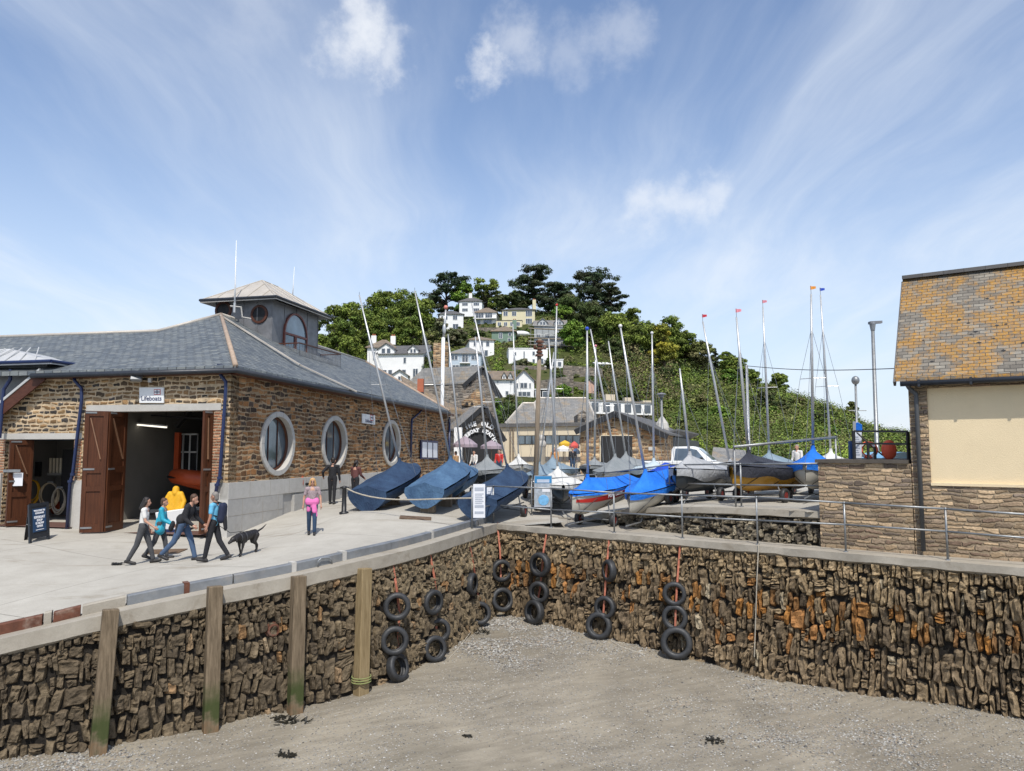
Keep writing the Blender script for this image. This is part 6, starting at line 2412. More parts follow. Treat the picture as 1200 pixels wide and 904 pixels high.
        if flag:
            kind, fm = flag
            if kind == 'ball':
                MB().ball(head + Vector((0, 0, .02)), (.062, .062, .06), 10, 7).build('mast_float', fm, mo, smooth=True)
            else:
                MB().tube([head, head + Vector((.0, 0, .26))], .008, 5).build('burgee_stick', m_galv, mo)
                hq = head + Vector((0.0, 0, .26))
                MB().grid(lambda a, v: hq + Vector((-.02 + .16 * a, .03 * math.sin(a * 5), -.12 * v + .05 * (v - .5) * a)), 6, 3).build('burgee', fm, mo, smooth=True)
        else:
            MB().tube([head, head + Vector((0, 0, .12))], .007, 5).build('wind_vane', m_black, mo)
    if wheels:
        ux = .60
        c_ = S + fx * (L * ux)
        gw = gz(c_.x, c_.y)
        tr = []
        for s_ in (-1, 1):
            wc = c_ + nx * s_ * beam * .43
            gw = gz(wc.x, wc.y)
            wc = Vector((wc.x, wc.y, gw + .2))
            w = MB().lathe([(.11, -.05), (.13, -.07), (.18, -.075), (.205, -.045), (.205, .045), (.18, .075), (.13, .07), (.11, .05)], wc, nx, 22, True).build('wheel', m_rubber, t, smooth=True)
            MB().lathe([(0, -.055), (.115, -.05), (.115, .05), (0, .055)], wc, nx, 16).build('rim', m_rim, w)
            tr.append(wc)
            MB().tube([wc - nx * s_ * .1, Vector((*(c_ + nx * s_ * beam * .3).xy, keel(ux) + depth * .35))], .022, 6).build('trolley_arm', m_galv, t)
        MB().tube([tr[0], tr[1]], .022, 8).build('axle', m_galv, t)
        fe = S + fx * (L * 1.06)
        MB().tube([(tr[0] + tr[1]) / 2, Vector((*(S + fx * L * .8).xy, gz(*(S + fx * L * .8).xy) + .2)), Vector((fe.x, fe.y, gz(fe.x, fe.y) + .16))], .024, 8).build('trolley_beam', m_galv, t)
    else:
        for u in (.08, .5):
            c_ = S + fx * (L * u)
            hgt = keel(u) - gz(c_.x, c_.y)
            if hgt > .06:
                MB().box(Vector((c_.x, c_.y, gz(c_.x, c_.y) + hgt / 2)), (.18, .5, hgt + .02), math.atan2(fx.y, fx.x)).build('chock', m_pole, t)
        if zb > .5:
            c_ = S + fx * (L * .72)
            MB().tube([Vector((*(c_ + nx * .5).xy, gz(c_.x, c_.y))), Vector((c_.x, c_.y, keel(.72))), Vector((*(c_ - nx * .5).xy, gz(c_.x, c_.y)))], .03, 6).build('trestle', m_galv, t)
            w = MB().lathe([(.08, -.05), (.19, -.06), (.2, .06), (.08, .05)], Vector((*(c_ - nx * .45).xy, gz(c_.x, c_.y) + .2)), nx, 18, True).build('wheel', m_rubber, t)
            MB().lathe([(0, -.065), (.11, -.06), (.11, .06), (0, .065)], Vector((*(c_ - nx * .45).xy, gz(c_.x, c_.y) + .2)), nx, 14).build('rim', m_rim, w)
    t['_'] = 0
    del t['_']
    return t, cv, pt, nx, fx, gun


def gp_(px, Y): 
    p = P(px, 560, Y)
    return (p.x, p.y)


pink = M('burgee_pink', (0.70, 0.25, 0.30), .7)
orangef = M('burgee_orange', (0.75, 0.30, 0.04), .7)
bluef = M('burgee_blue', (0.02, 0.07, 0.45), .7)
whitef = M('float_white', (0.68, 0.66, 0.64), .5)

# left row: fully wrapped in navy covers, sterns to the camera
dinghy('navy covered dinghy nearest the bollard, wrapped right down to the ground', gp_(431, 25.4), gp_(486, 28.8), 1.75, -.04, .62, m_blue, None, 'full', .50, (421, 346), .04, False, None, depth=.66, spreader=.46)
dinghy('second navy covered dinghy on the left with a faded lighter blue top', gp_(498, 24.9), gp_(542, 29.0), 1.65, .18, .72, m_blue2, None, 'full', .52, (486, 341), .04, False, depth=.62, spreader=.44)
dinghy('third navy covered dinghy from the left, beside the white notice boards', gp_(560, 23.9), gp_(611, 28.0), 1.6, .10, .62, m_blue, None, 'full', .54, (553, 357), .038, True, depth=.62, spreader=.40)
dinghy('faded blue covered dinghy half hidden behind the second navy one', gp_(524, 27.5), gp_(549, 31.0), 1.5, .2, .5, m_blue2, None, 'full', .4, (525, 392), .036, False, spreader=0)
dinghy('grey canvas covered dinghy in front of the arched stone boathouse', gp_(553, 33.0), gp_(590, 30.5), 1.9, .3, .42, m_grey, m_hullk, 'deck', 1.05, (557, 395), .045, True, spreader=.42, mast_u=.5)
dinghy('white covered dinghy behind the third navy one', gp_(601, 37), gp_(612, 33), 1.6, .3, .5, m_wcover, None, 'deck', .85, (601, 380), .038, True, spreader=0)
# middle
dinghy('white covered dinghy with a low hull behind the information board', gp_(648, 30.0), gp_(660, 26.0), 1.9, .28, .36, m_wcover, m_hullk, 'deck', .85, (643, 397), .04, True, spreader=0, mast_u=.5)
dinghy('blue grey covered dinghy behind the white cover', gp_(660, 35), gp_(640, 31.5), 1.9, .3, .4, m_bluegrey, None, 'deck', .95, (652.5, 358), .045, True, ('ball', m_red), spreader=.45)
dinghy('pale hulled dinghy with blue grey cover beside the telegraph pole', gp_(648, 33), gp_(622, 29), 1.5, .3, .35, m_bluegrey, m_hullw, 'low', .45, (649, 413), .034, True, spreader=0)
d1 = dinghy('bright blue covered dinghy with white hull and red band, bow to the left', gp_(735, 25.4), gp_(670, 22.3), 1.42, .34, .30, m_bright, m_hullw, 'deck', .72, (688, 386), .04, True, ('ball', bluef), band=m_red, spreader=0, mast_u=.74, skirt=.07)
d2 = dinghy('second bright blue covered dinghy with white hull, right of the red banded one', gp_(796, 24.8), gp_(737, 21.9), 1.42, .36, .32, m_bright, m_hullw, 'deck', .80, (727, 383), .042, True, ('ball', whitef), spreader=0, mast_u=.70, skirt=.18)
dinghy('grey covered dinghy directly behind the two bright blue ones', gp_(740, 33.5), gp_(708, 28), 2.0, .4, .5, m_grey, None, 'deck', 1.0, (692, 386), .042, True, spreader=.4)
dinghy('mid grey covered dinghy in front of the dark shed doorway', gp_(752, 35), gp_(722, 31), 1.8, .4, .5, m_grey, None, 'deck', .9, (713, 400), .042, True, spreader=0)
dinghy('small dark hulled dinghy with grey cover left of the shed', gp_(708, 37), gp_(690, 33.5), 1.6, .3, .4, m_grey, m_hullk, 'deck', .6, (698, 406), .045, True, ('ball', pink), spreader=0)
dinghy('pale aqua covered dinghy in front of the pickup truck', gp_(748, 30.5), gp_(778, 27.5), 1.6, .42, .42, m_palecover, m_hullk, 'deck', .62, (764, 391), .042, True, ('ball', whitef), spreader=0)
dinghy('royal blue covered dinghy low behind the grey tarpaulin', gp_(800, 29.0), gp_(768, 26.5), 1.6, .36, .36, m_bright2, None, 'low', .35, None, .03, True, spreader=0)
dinghy('silver tarpaulin covered dinghy with dark hull below the pickup truck', gp_(850, 25.2), gp_(792, 21.8), 1.7, .30, .36, m_silver, m_hullk, 'deck', .78, (796.5, 432), .04, True, spreader=0, mast_u=.74, skirt=.32)
dinghy('dinghy with white cover and dark red hull behind the silver tarpaulin', gp_(830, 27.0), gp_(872, 24.3), 1.7, .40, .44, m_silver, M('hull_maroon', (0.14, 0.02, 0.02), .35), 'low', .12, (823.5, 377), .042, True, ('flag', M('burgee_red', (0.55, 0.03, 0.05), .7)), spreader=0, skirt=.35)
dinghy('yellow hulled dinghy with a charcoal cover near the stone terrace', gp_(935, 23.3), gp_(858, 20.9), 1.75, .30, .34, m_char, m_hully, 'deck', .70, (863, 372), .042, True, ('flag', pink), spreader=0, mast_u=.76, skirt=.30)
dinghy('blue grey dinghy with pale deck behind the yellow hulled one', gp_(925, 28.0), gp_(888, 25), 1.7, .38, .42, m_bluegrey, m_hullw, 'low', .4, (894, 360), .04, True, ('flag', pink), spreader=.45)
dinghy('bright blue covered dinghy with white and yellow hull beside the stone terrace', gp_(968, 24.0), gp_(944, 20.9), 1.7, .34, .38, m_bright, m_hullw, 'deck', .86, (950.5, 345), .042, True, ('flag', orangef), spreader=.46, mast_u=.62, skirt=.25)
dinghy('white topped dinghy behind the stone terrace, mast with blue flag', gp_(985, 27.5), gp_(968, 23.8), 1.6, .40, .45, m_wcover, None, 'deck', .6, (961.5, 346), .038, True, ('flag', bluef), spreader=.42)

# names on the two bright covers / bands
t, cv, pt, nx, fx, gun = d1
for side in (1, -1):
    a, b_ = pt(.70, side, .78), pt(.45, side, .80)
    if (pix(b_)[0] > pix(a)[0]):
        n_ = nx * side
        x = (b_ - a).normalized(); z = (Vector((0, 0, 1)) + n_ * .25).normalized(); z = (z - x * z.dot(x)).normalized()
        lettering('PORT LOOE', .15, m_paper, t, frame((a + b_) / 2 + n_ * .05, x, z), bold=.004)
t, cv, pt, nx, fx, gun = d2
for side in (1, -1):
    a, b_ = pt(.62, side, .82), pt(.30, side, .82)
    if (pix(b_)[0] > pix(a)[0]):
        n_ = nx * side
        x = (b_ - a).normalized(); z = (Vector((0, 0, 1)) + n_ * .25).normalized(); z = (z - x * z.dot(x)).normalized()
        lettering('Looe SC', .15, m_paper, t, frame((a + b_) / 2 + n_ * .10, x, z), bold=.004)

# ------------------------------------------------------------------ pickup truck behind the boats
PT = at_ground(804, 34.5)
tx = Vector((.93, -.36, 0)).normalized()           # heading to the right and a little towards us
ty = Vector((-tx.y, tx.x, 0))
tk = thing('pickup_truck', 'white pickup truck parked behind the covered boats', 'pickup truck', PT)


def tk_p(x, y, z): 
    v = PT + tx * x + ty * y
    return Vector((v.x, v.y, PT.z + z))


def loft(secs, m, name, par, sm=False, bevel=0.03):
    """sections: (x, half width bottom, half width top, z bottom, z top)"""
    mb = MB(); vs = []
    for (x, wb, wt, z0, z1) in secs:
        vs += [tk_p(x, -wb, z0), tk_p(x, wb, z0), tk_p(x, wt, z1), tk_p(x, -wt, z1)]
    n = len(secs)
    fs = [(i * 4 + a, i * 4 + (a + 1) % 4, (i + 1) * 4 + (a + 1) % 4, (i + 1) * 4 + a) for i in range(n - 1) for a in range(4)] + [(3, 2, 1, 0), tuple((n - 1) * 4 + a for a in range(4))]
    mb.add(vs, fs)
    return mb.build(name, m, par, fix=True, bevel=bevel)


zb_ = .45
loft([(-2.6, .88, .88, .5, 1.12), (-.55, .9, .9, .42, 1.14), (.95, .9, .9, .42, 1.14), (1.2, .9, .86, .42, 1.10), (2.2, .88, .8, .45, 1.02), (2.45, .8, .74, .5, .92)], m_whiteg, 'body', tk)
loft([(-.55, .86, .66, 1.13, 1.66), (-.45, .86, .70, 1.13, 1.78), (.35, .86, .70, 1.13, 1.80), (.62, .86, .68, 1.13, 1.72), (1.3, .84, .74, 1.12, 1.15)], m_whiteg, 'cab', tk)
MB().prism([tk_p(.66, -.62, 1.68), tk_p(.66, .62, 1.68), tk_p(1.27, .74, 1.17), tk_p(1.27, -.74, 1.17)], (tx * .02 + Vector((0, 0, .02)))).build('windscreen', m_glass, tk)
for s_ in (-1, 1):
    mb = MB(); mb.prism([tk_p(-.42, s_ * .868, 1.17), tk_p(.22, s_ * .868, 1.17), tk_p(.22, s_ * .725, 1.70), tk_p(-.36, s_ * .725, 1.70)], ty * s_ * .012)
    mb.build('side_window', m_glass, tk)
    mb = MB(); mb.prism([tk_p(.30, s_ * .868, 1.17), tk_p(.98, s_ * .868, 1.17), tk_p(.58, s_ * .745, 1.64), tk_p(.30, s_ * .728, 1.70)], ty * s_ * .012)
    mb.build('side_window', m_glass, tk)
    MB().box(tk_p(.82, s_ * 1.0, 1.22), (.12, .2, .16), math.atan2(tx.y, tx.x)).build('mirror', m_black, tk)
    for x in (-1.75, 1.65):
        w = MB().lathe([(.2, -.1), (.33, -.1), (.36, -.06), (.36, .06), (.33, .1), (.2, .1)], tk_p(x, s_ * .8, .36), ty, 22, True).build('wheel', m_rubber, tk, smooth=True)
        MB().lathe([(0, -.1), (.21, -.09), (.21, .09), (0, .1)], tk_p(x, s_ * .8, .36), ty, 16).build('rim', m_alu, w)
MB().box(tk_p(-1.6, 0, 1.145), (1.9, 1.6, .03), math.atan2(tx.y, tx.x)).build('load_bed', m_dark, tk)
for s_ in (-.6, .6):
    MB().box(tk_p(2.40, s_, .82), (.12, .3, .14), math.atan2(tx.y, tx.x)).build('headlight', m_glass, tk)
# ================================================================== HILL
SKYL = [(-200, 470), (100, 455), (240, 440), (330, 420), (400, 402), (440, 388), (480, 380), (520, 378), (560, 372), (600, 368), (650, 366), (700, 372), (740, 388),
        (780, 404), (820, 420), (845, 430), (879, 446), (910, 455), (940, 466), (967, 475), (988, 483), (1009, 497), (1033, 507), (1060, 512), (1110, 520), (1180, 526), (1300, 530)]


def lerpt(tab, x):
    if x <= tab[0][0]: return tab[0][1]
    for (a, va), (b_, vb) in zip(tab[:-1], tab[1:]):
        if x <= b_:
            return va + (vb - va) * (x - a) / (b_ - a)
    return tab[-1][1]


def ydist(px):                                       # distance of the ridge
    return lerpt([(-200, 210), (400, 215), (560, 250), (700, 260), (800, 260), (1060, 300), (1300, 330)], px)


HB = 76.0                                            # distance of the hill's foot
PXS = list(range(-200, 1301, 10))


def hill_z(px, Y):
    ys = ydist(px)
    zs = P(px, lerpt(SKYL, px), ys).z
    r_ = (Y - HB) / (ys - HB)
    if r_ <= 1:
        z = (H - 1.6) + (zs - (H - 1.6)) * max(0, r_)
    else:
        z = zs - (r_ - 1) * 22
    x = (px - 600) / F * Y
    return z + (1.6 * vnoise(x, Y, .045, 2) + .7 * vnoise(x, Y, .13, 3)) * min(1, max(0, r_ * 5)) * (1 if r_ < .9 else max(0, 1 - (r_ - .9) * 8))


def hz(x, Y):
    return hill_z(600 + F * x / Y, Y)


def hill_at(px, py):
    """point of the hillside under a photograph pixel"""
    Y = HB
    while Y < 330:
        p = P(px, py, Y)
        if p.z <= hill_z(px, Y):
            return Vector((p.x, Y, hill_z(px, Y)))
        Y += .5
    Y = ydist(px)
    p = P(px, py, Y)
    return Vector((p.x, Y, hill_z(px, Y)))


m_hill, k, b = new_mat('hillside')
oc = k.n('TexCoord').outputs['Object']
n1, n2 = k.noise(oc, .05, 6, .65), k.noise(oc, .5, 6, .7)
c = k.ramp(k.math('ADD', k.math('MULTIPLY', n1, .5), k.math('MULTIPLY', n2, .5)), [(.3, (.040, .050, .016)), (.48, (.075, .088, .026)), (.6, (.10, .10, .04)), (.72, (.13, .105, .06))])
put(k, b, Base_Color=c, Roughness=.9, Specular_IOR_Level=.1)
bump(k, b, k.noise(oc, .9, 5, .7), 1.0, .8)
mb = MB()
RS = [i / 40 for i in range(0, 50)]
for px in PXS:
    ys = ydist(px)
    for r_ in RS:
        Y = HB - 3 + (ys - HB + 3) * r_
        x = (px - 600) / F * Y
        mb.v.append((x, Y, hill_z(px, Y) if Y > HB else H - 1.65))
n = len(RS)
mb.f = [(i * n + j, (i + 1) * n + j, (i + 1) * n + j + 1, i * n + j + 1) for i in range(len(PXS) - 1) for j in range(n - 1)]
struct(mb.build('hill', m_hill, smooth=True, origin=(0, 0, 0)))
mb = MB()
mb.add([(-70, 60, H - 1.72), (80, 60, H - 1.72), (90, HB + 4, H - 1.66), (-90, HB + 4, H - 1.66)], [(0, 1, 2, 3)])
struct(mb.build('town_ground', m_conc, origin=(0, 0, H - 1.7)))


# ------------------------------------------------------------------ foliage
def leaf_mesh(clumps, per, size, rng, flat=.42, up=.35):
    """clumps: array (n,8): x,y,z, radius, r,g,b, squash -> quads of leaves, coloured per clump and per leaf"""
    cl = np.repeat(clumps, per, axis=0)
    n = len(cl)
    d_ = rng.normal(size=(n, 3)); d_ /= np.linalg.norm(d_, axis=1)[:, None]
    rad = cl[:, 3:4] * rng.random((n, 1)) ** .45
    off = d_ * rad; off[:, 2] *= cl[:, 7]
    c_ = cl[:, :3] + off
    nr = d_ + rng.normal(size=(n, 3)) * flat; nr[:, 2] += up
    nr /= np.linalg.norm(nr, axis=1)[:, None]
    t = np.cross(nr, rng.normal(size=(n, 3))); t /= np.linalg.norm(t, axis=1)[:, None]
    b_ = np.cross(nr, t)
    s_ = size * rng.uniform(.55, 1.35, (n, 1))
    v = np.stack([c_ - t * s_ * .5, c_ + b_ * s_ * .33, c_ + t * s_ * .5, c_ - b_ * s_ * .33], 1).reshape(-1, 3)
    col = cl[:, 4:7] * rng.uniform(.65, 1.4, (n, 1))
    return v, np.repeat(col, 4, axis=0)


def quads(name, v, col, m, parent=None, origin=(0, 0, 0)):
    o_ = np.array(wmat(parent).translation) if parent is not None else np.array(origin)
    v = v - o_
    nq = len(v) // 4
    me = bpy.data.meshes.new(name)
    me.vertices.add(len(v)); me.vertices.foreach_set('co', v.astype(np.float32).ravel())
    me.loops.add(nq * 4); me.loops.foreach_set('vertex_index', np.arange(nq * 4, dtype=np.int32))
    me.polygons.add(nq); me.polygons.foreach_set('loop_start', np.arange(0, nq * 4, 4, dtype=np.int32))
    me.update(calc_edges=True)
    at = me.color_attributes.new('Col', 'FLOAT_COLOR', 'POINT')
    at.data.foreach_set('color', np.concatenate([col, np.ones((len(col), 1))], 1).astype(np.float32).ravel())
    return link(me, name, m, parent, origin if parent is None else None)


GREENS = {'leaf': [(.135, .180, .030), (.165, .205, .038), (.10, .145, .027)], 'bright': [(.115, .20, .028), (.145, .225, .032), (.080, .155, .025)],
          'pine': [(.030, .050, .022), (.042, .062, .026), (.055, .064, .030)], 'dark': [(.055, .080, .022), (.070, .098, .026), (.080, .09, .034)],
          'olive': [(.15, .165, .045), (.125, .14, .04), (.165, .155, .065)], 'gold': [(.30, .26, .03), (.24, .23, .03), (.19, .20, .032)], 'pale': [(.14, .15, .075), (.11, .13, .05), (.16, .15, .09)]}
TREES = np.random.default_rng(5)
GT_ = 'trees and bushes on the hill'


def tree(label, px, py_base, py_top, wpx, kind='leaf', Y=None, shape='round', name=None, seed=None, dens=1.0):
    """tree whose foot, top and crown width are given in the photograph; it stands on the hillside"""
    g = hill_at(px, py_base) if Y is None else Vector(((px - 600) / F * Y, Y, hill_z(px, Y)))
    Y = g.y
    topz = P(px, py_top, Y).z
    hgt = max(1.2, topz - g.z)
    cr = wpx / F * Y / 2
    rng = np.random.default_rng(int(px * 31 + py_top * 7))
    t = thing(name or ('pine_tree' if kind == 'pine' else 'broadleaf_tree'), label, 'tree', g, GT_)
    th_ = hgt * (.5 if shape != 'pine' else .85)
    lean = Vector((rng.uniform(-.06, .06), 0, 1)) * th_
    tr = MB().tube([g - Vector((0, 0, .4)), g + lean * .5 + Vector((.1, 0, 0)), g + lean], [max(.16, hgt * .028), max(.12, hgt * .02), .06], 7)
    cz0 = g.z + hgt * (.05 if shape == 'round' else .20)
    clumps = []
    cols = GREENS[kind]
    nb = int((34 if shape == 'round' else 34) * dens)
    for i in range(nb):
        if shape == 'round':
            a = rng.uniform(0, 2 * np.pi); f_ = rng.random() ** .5
            zf = rng.random()
            rr_ = cr * (.25 + .75 * np.sin(np.pi * (.16 + .80 * zf)) ** .7) * f_ * .82
            zc__ = cz0 + (topz - cz0) * (.12 + .76 * zf)
            rad = cr * rng.uniform(.32, .52)
            sq = .8
        else:                                          # layered pine
            zf = (i + rng.random()) / nb
            a = rng.uniform(0, 2 * np.pi)
            rr_ = cr * (1.0 - .55 * max(0, zf - .45) / .55) * rng.uniform(.25, .95) * (.7 if zf < .15 else 1)
            zc__ = cz0 + (topz - cz0) * zf * .95
            rad = cr * rng.uniform(.30, .46)
            sq = .5
        c_ = np.array([g.x + rr_ * np.cos(a), g.y + rr_ * np.sin(a) * .9, zc__])
        tr.tube([g + lean * min(.98, .35 + .5 * zf), Vector(c_)], [max(.06, hgt * .010), .03], 5)
        bc = np.array(cols[rng.integers(len(cols))]) * rng.uniform(.75, 1.2)
        ns = 6
        for q in range(ns):
            d_ = rng.normal(size=3); d_ /= np.linalg.norm(d_); d_[2] = abs(d_[2]) * .8 if shape == 'round' else d_[2] * .4
            s_ = c_ + d_ * rad * rng.uniform(.35, .95) * np.array([1, 1, sq])
            clumps.append([*s_, rad * rng.uniform(.35, .6), *(bc * rng.uniform(.72, 1.25)), sq])
    tr.build('trunk', m_bark, t, smooth=True)
    size = max(.24, Y * .0025)
    per = int(min(60, max(14, (cr * .25 / size) ** 2 * 40)))
    v, col = leaf_mesh(np.array(clumps), per, size, rng)
    quads('crown', v, col, m_leaf, t)
    return t


# wooded left shoulder of the hill
W1 = 'leafy bright green tree in the wood on the hill above the lifeboat station roof'
for px, pb, pt_, w in ((368, 432, 372, 34), (392, 430, 352, 44), (415, 425, 350, 42), (372, 440, 390, 36), (398, 436, 375, 40), (424, 405, 362, 36), (408, 443, 392, 36)):
    tree(W1, px, pb, pt_, w, 'leaf')
W2 = 'tall rounded green tree behind the big white gabled house'
for px, pb, pt_, w in ((446, 398, 340, 46), (472, 392, 337, 48), (455, 412, 358, 44), (484, 400, 346, 36), (440, 420, 375, 36), (478, 420, 370, 38)):
    tree(W2, px, pb, pt_, w, 'leaf')
for px, pb, pt_, w, kd, lb in (
        (500, 398, 348, 26, 'leaf', 'slim airy tree between the green wood and the dark pine'),
        (524, 364, 316, 52, 'pine', 'dark spreading pine at the left of the hilltop'),
        (541, 360, 328, 36, 'bright', 'bright green round tree in front of the left pine'),
        (569, 362, 324, 36, 'leaf', 'light green feathery tree right of the bright round one on the hilltop'),
        (588, 368, 345, 20, 'dark', 'dark bush between the feathery tree and the big pine'),
        (606, 364, 342, 30, 'dark', 'dark undergrowth tree at the foot of the big hilltop pine'),
        (625, 366, 311, 60, 'pine', 'big dark pine in the middle of the hilltop'),
        (650, 370, 330, 44, 'pine', 'dark pine filling the gap between the two big hilltop pines'),
        (696, 372, 315, 66, 'pine', 'wide flat-topped dark pine at the right of the hilltop'),
        (715, 384, 330, 40, 'pine', 'thinner dark pine at the right edge of the flat-topped one'),
        (668, 385, 345, 40, 'dark', 'dark tree under the hilltop pines'),
        (690, 402, 352, 48, 'dark', 'dense dark tree below the flat-topped pine'),
        (660, 392, 358, 30, 'bright', 'bright leafy tree beside the grey gabled house'),
        (672, 412, 376, 36, 'bright', 'bright green bush tree right of the scaffolded house'),
        (716, 410, 368, 46, 'leaf', 'mid green tree where the hill begins to drop right'),
        (742, 414, 360, 46, 'leaf', 'round green tree on the skyline right of the pines'),
        (764, 416, 372, 34, 'leaf', 'mid green tree on the skyline left of the golden one'),
        (782, 425, 368, 44, 'leaf', 'green tree on the skyline behind the golden one'),
        (778, 438, 376, 36, 'gold', 'golden yellow tree on the right shoulder of the hill'),
        (803, 432, 386, 36, 'leaf', 'yellowish green tree right of the golden one'),
        (822, 440, 400, 30, 'olive', 'olive green tree on the descending skyline'),
        (838, 442, 407, 12, 'pine', 'small pointed dark conifer on the descending skyline'),
        (853, 444, 410, 22, 'leaf', 'green tree beside the pointed conifer on the skyline'),
        (866, 450, 418, 24, 'leaf', 'spreading green tree on the skyline above the masts'),
        (880, 456, 432, 22, 'leaf', 'low green tree farther down the skyline'),
        (913, 462, 438, 22, 'leaf', 'lone rounded tree standing up from the falling ridge'),
        (1000, 494, 470, 14, 'olive', 'small wind-bent tree near the end of the ridge'),
        (505, 415, 388, 30, 'olive', 'olive brown bush above the big white house'),
        (512, 436, 404, 24, 'olive', 'brownish tree between the white gabled house and the blue house'),
        (508, 446, 410, 30, 'dark', 'dark tree right of the big white gabled house'),
        (535, 406, 386, 24, 'pale', 'pale blossoming tree above the blue house'),
        (515, 412, 372, 26, 'pale', 'pale green tree left of the small white house with an arch'),
        (560, 395, 388, 16, 'dark', 'dark hedge below the three hilltop houses'),
        (645, 392, 372, 22, 'olive', 'shrub behind the grey gabled house'),
        (660, 470, 452, 20, 'bright', 'round bright bush by the stone terraces'),
        (703, 462, 448, 16, 'dark', 'dark shrub above the row of dormers'),
        (730, 476, 456, 24, 'dark', 'brown shrub at the end of the dormer row'),
        (612, 432, 422, 16, 'pale', 'pale shrub below the small white house'),
        (643, 432, 420, 10, 'dark', 'small dark shrub by the scaffolded house')):
    tree(lb, px, pb, pt_, w, kd, Y=262 if 520 < px < 575 and pt_ < 330 else None, shape='pine' if kd == 'pine' else 'round', name='bush' if ('bush' in lb or 'shrub' in lb or 'hedge' in lb) and kd != 'pine' else None)
tree('dense green bush between the two stone boathouses', 580, 500, 461, 24, 'bright', Y=77, name='bush')
tree('low hedge below the white gabled villa', 612, 478, 470, 66, 'dark', Y=84, name='hedge')

rb = random.Random(41)
for i in range(34):
    px = rb.uniform(715, 1015)
    ysk = lerpt(SKYL, px)
    pb = ysk + 8 + (508 - ysk) * rb.random() ** 1.1
    w_ = rb.uniform(12, 30) * (.75 if px > 900 else 1)
    tree('rounded bush standing out of the scrub on the right-hand hillside', px, pb, pb - w_ * rb.uniform(.55, .8), w_, rb.choice(('leaf', 'dark', 'olive', 'dark', 'leaf', 'bright')), name='bush', dens=.6)

# scrub over the whole hillside (nobody could count it); gardens in front of the houses stay open
RECTS = [(430, 500, 400, 462), (515, 545, 360, 398), (536, 567, 345, 378), (553, 584, 358, 392), (580, 629, 357, 393), (620, 672, 372, 422), (574, 606, 380, 412), (548, 581, 392, 434), (523, 566, 404, 452), (594, 662, 406, 446), (560, 645, 432, 482), (697, 716, 422, 436), (627, 708, 426, 472)]
rng = np.random.default_rng(77)
cl = []
pick = [GREENS['leaf'], GREENS['dark'], GREENS['olive'], [(.115, .16, .032), (.13, .165, .038), (.09, .125, .028)], [(.15, .115, .065), (.125, .105, .055), (.11, .095, .05)]]
tries = 0
while len(cl) < 7600 and tries < 70000:
    tries += 1
    px = rng.uniform(350, 1085)
    ys = ydist(px)
    r_ = rng.random() ** .8
    Y = HB + 2 + (ys - HB - 2) * r_ * 1.01
    x = (px - 600) / F * Y
    z = hill_z(px, Y)
    _, py = pix((x, Y, z))
    if 515 < px < 690 and py > 376 and py < 470 and rng.random() < .2:
        continue
    if px < 760 and Y < HB + 14:
        continue
    near_house = any(a_ < px < b2_ and c2_ < py < d2_ for a_, b2_, c2_, d2_ in RECTS)
    z1 = vnoise(x, Y, .035, 8); z2 = vnoise(x, Y, .12, 9)
    w_ = (.42 + z1 * .9 + z2 * .5)
    pal = pick[1] if w_ < .25 else pick[0] if w_ < .55 else pick[2] if w_ < .78 else pick[3]
    if 700 < px < 790 and 400 < py < 480 and rng.random() < .65: pal = pick[4]
    if rng.random() < .08: pal = pick[4]
    c_ = np.array(pal[rng.integers(3)]) * rng.uniform(.68, 1.2) * (1 + .55 * vnoise(x, Y, .06, 11) + .4 * vnoise(x, Y, .2, 12)) * np.array([1, 1.06, .9])
    s_ = rng.uniform(.3, .65) if near_house else (.6 + 2.8 * rng.random() ** 2.2) * (.8 if px < 700 else 1.1)
    cl.append([x, Y, z + s_ * .30, s_, *c_, .72])
cl = np.array(cl); vc = []
for y0, y1, per_, sz_ in ((0, 115, 110, .26), (115, 165, 74, .38), (165, 999, 44, .52)):
    sel = cl[(cl[:, 1] >= y0) & (cl[:, 1] < y1)]
    if len(sel): vc.append(leaf_mesh(sel, per_, sz_, rng, .36, .75))
v, col = np.concatenate([a for a, _ in vc]), np.concatenate([a for _, a in vc])
tag(quads('scrub', v, col, m_leaf), 'dense scrub of mixed greens and browns covering the steep hillside', 'scrub', kind='stuff')

# ================================================================== HOUSES
m_wwin = M('window_frame_white', (.66, .66, .65), .5, 0, .04, 3)
WALLS = {'white': m_white, 'cream': M('house_cream', (.66, .60, .40), .8, 0, .04, .7), 'green': M('house_green', (.17, .25, .19), .8, 0, .06, .7), 'blue': M('house_pale_blue', (.47, .55, .62), .7, 0, .04, .7),
         'grey': M('house_grey', (.36, .385, .40), .7, 0, .06, .7), 'stone': m_greystone}
GH = 'houses on the hillside'


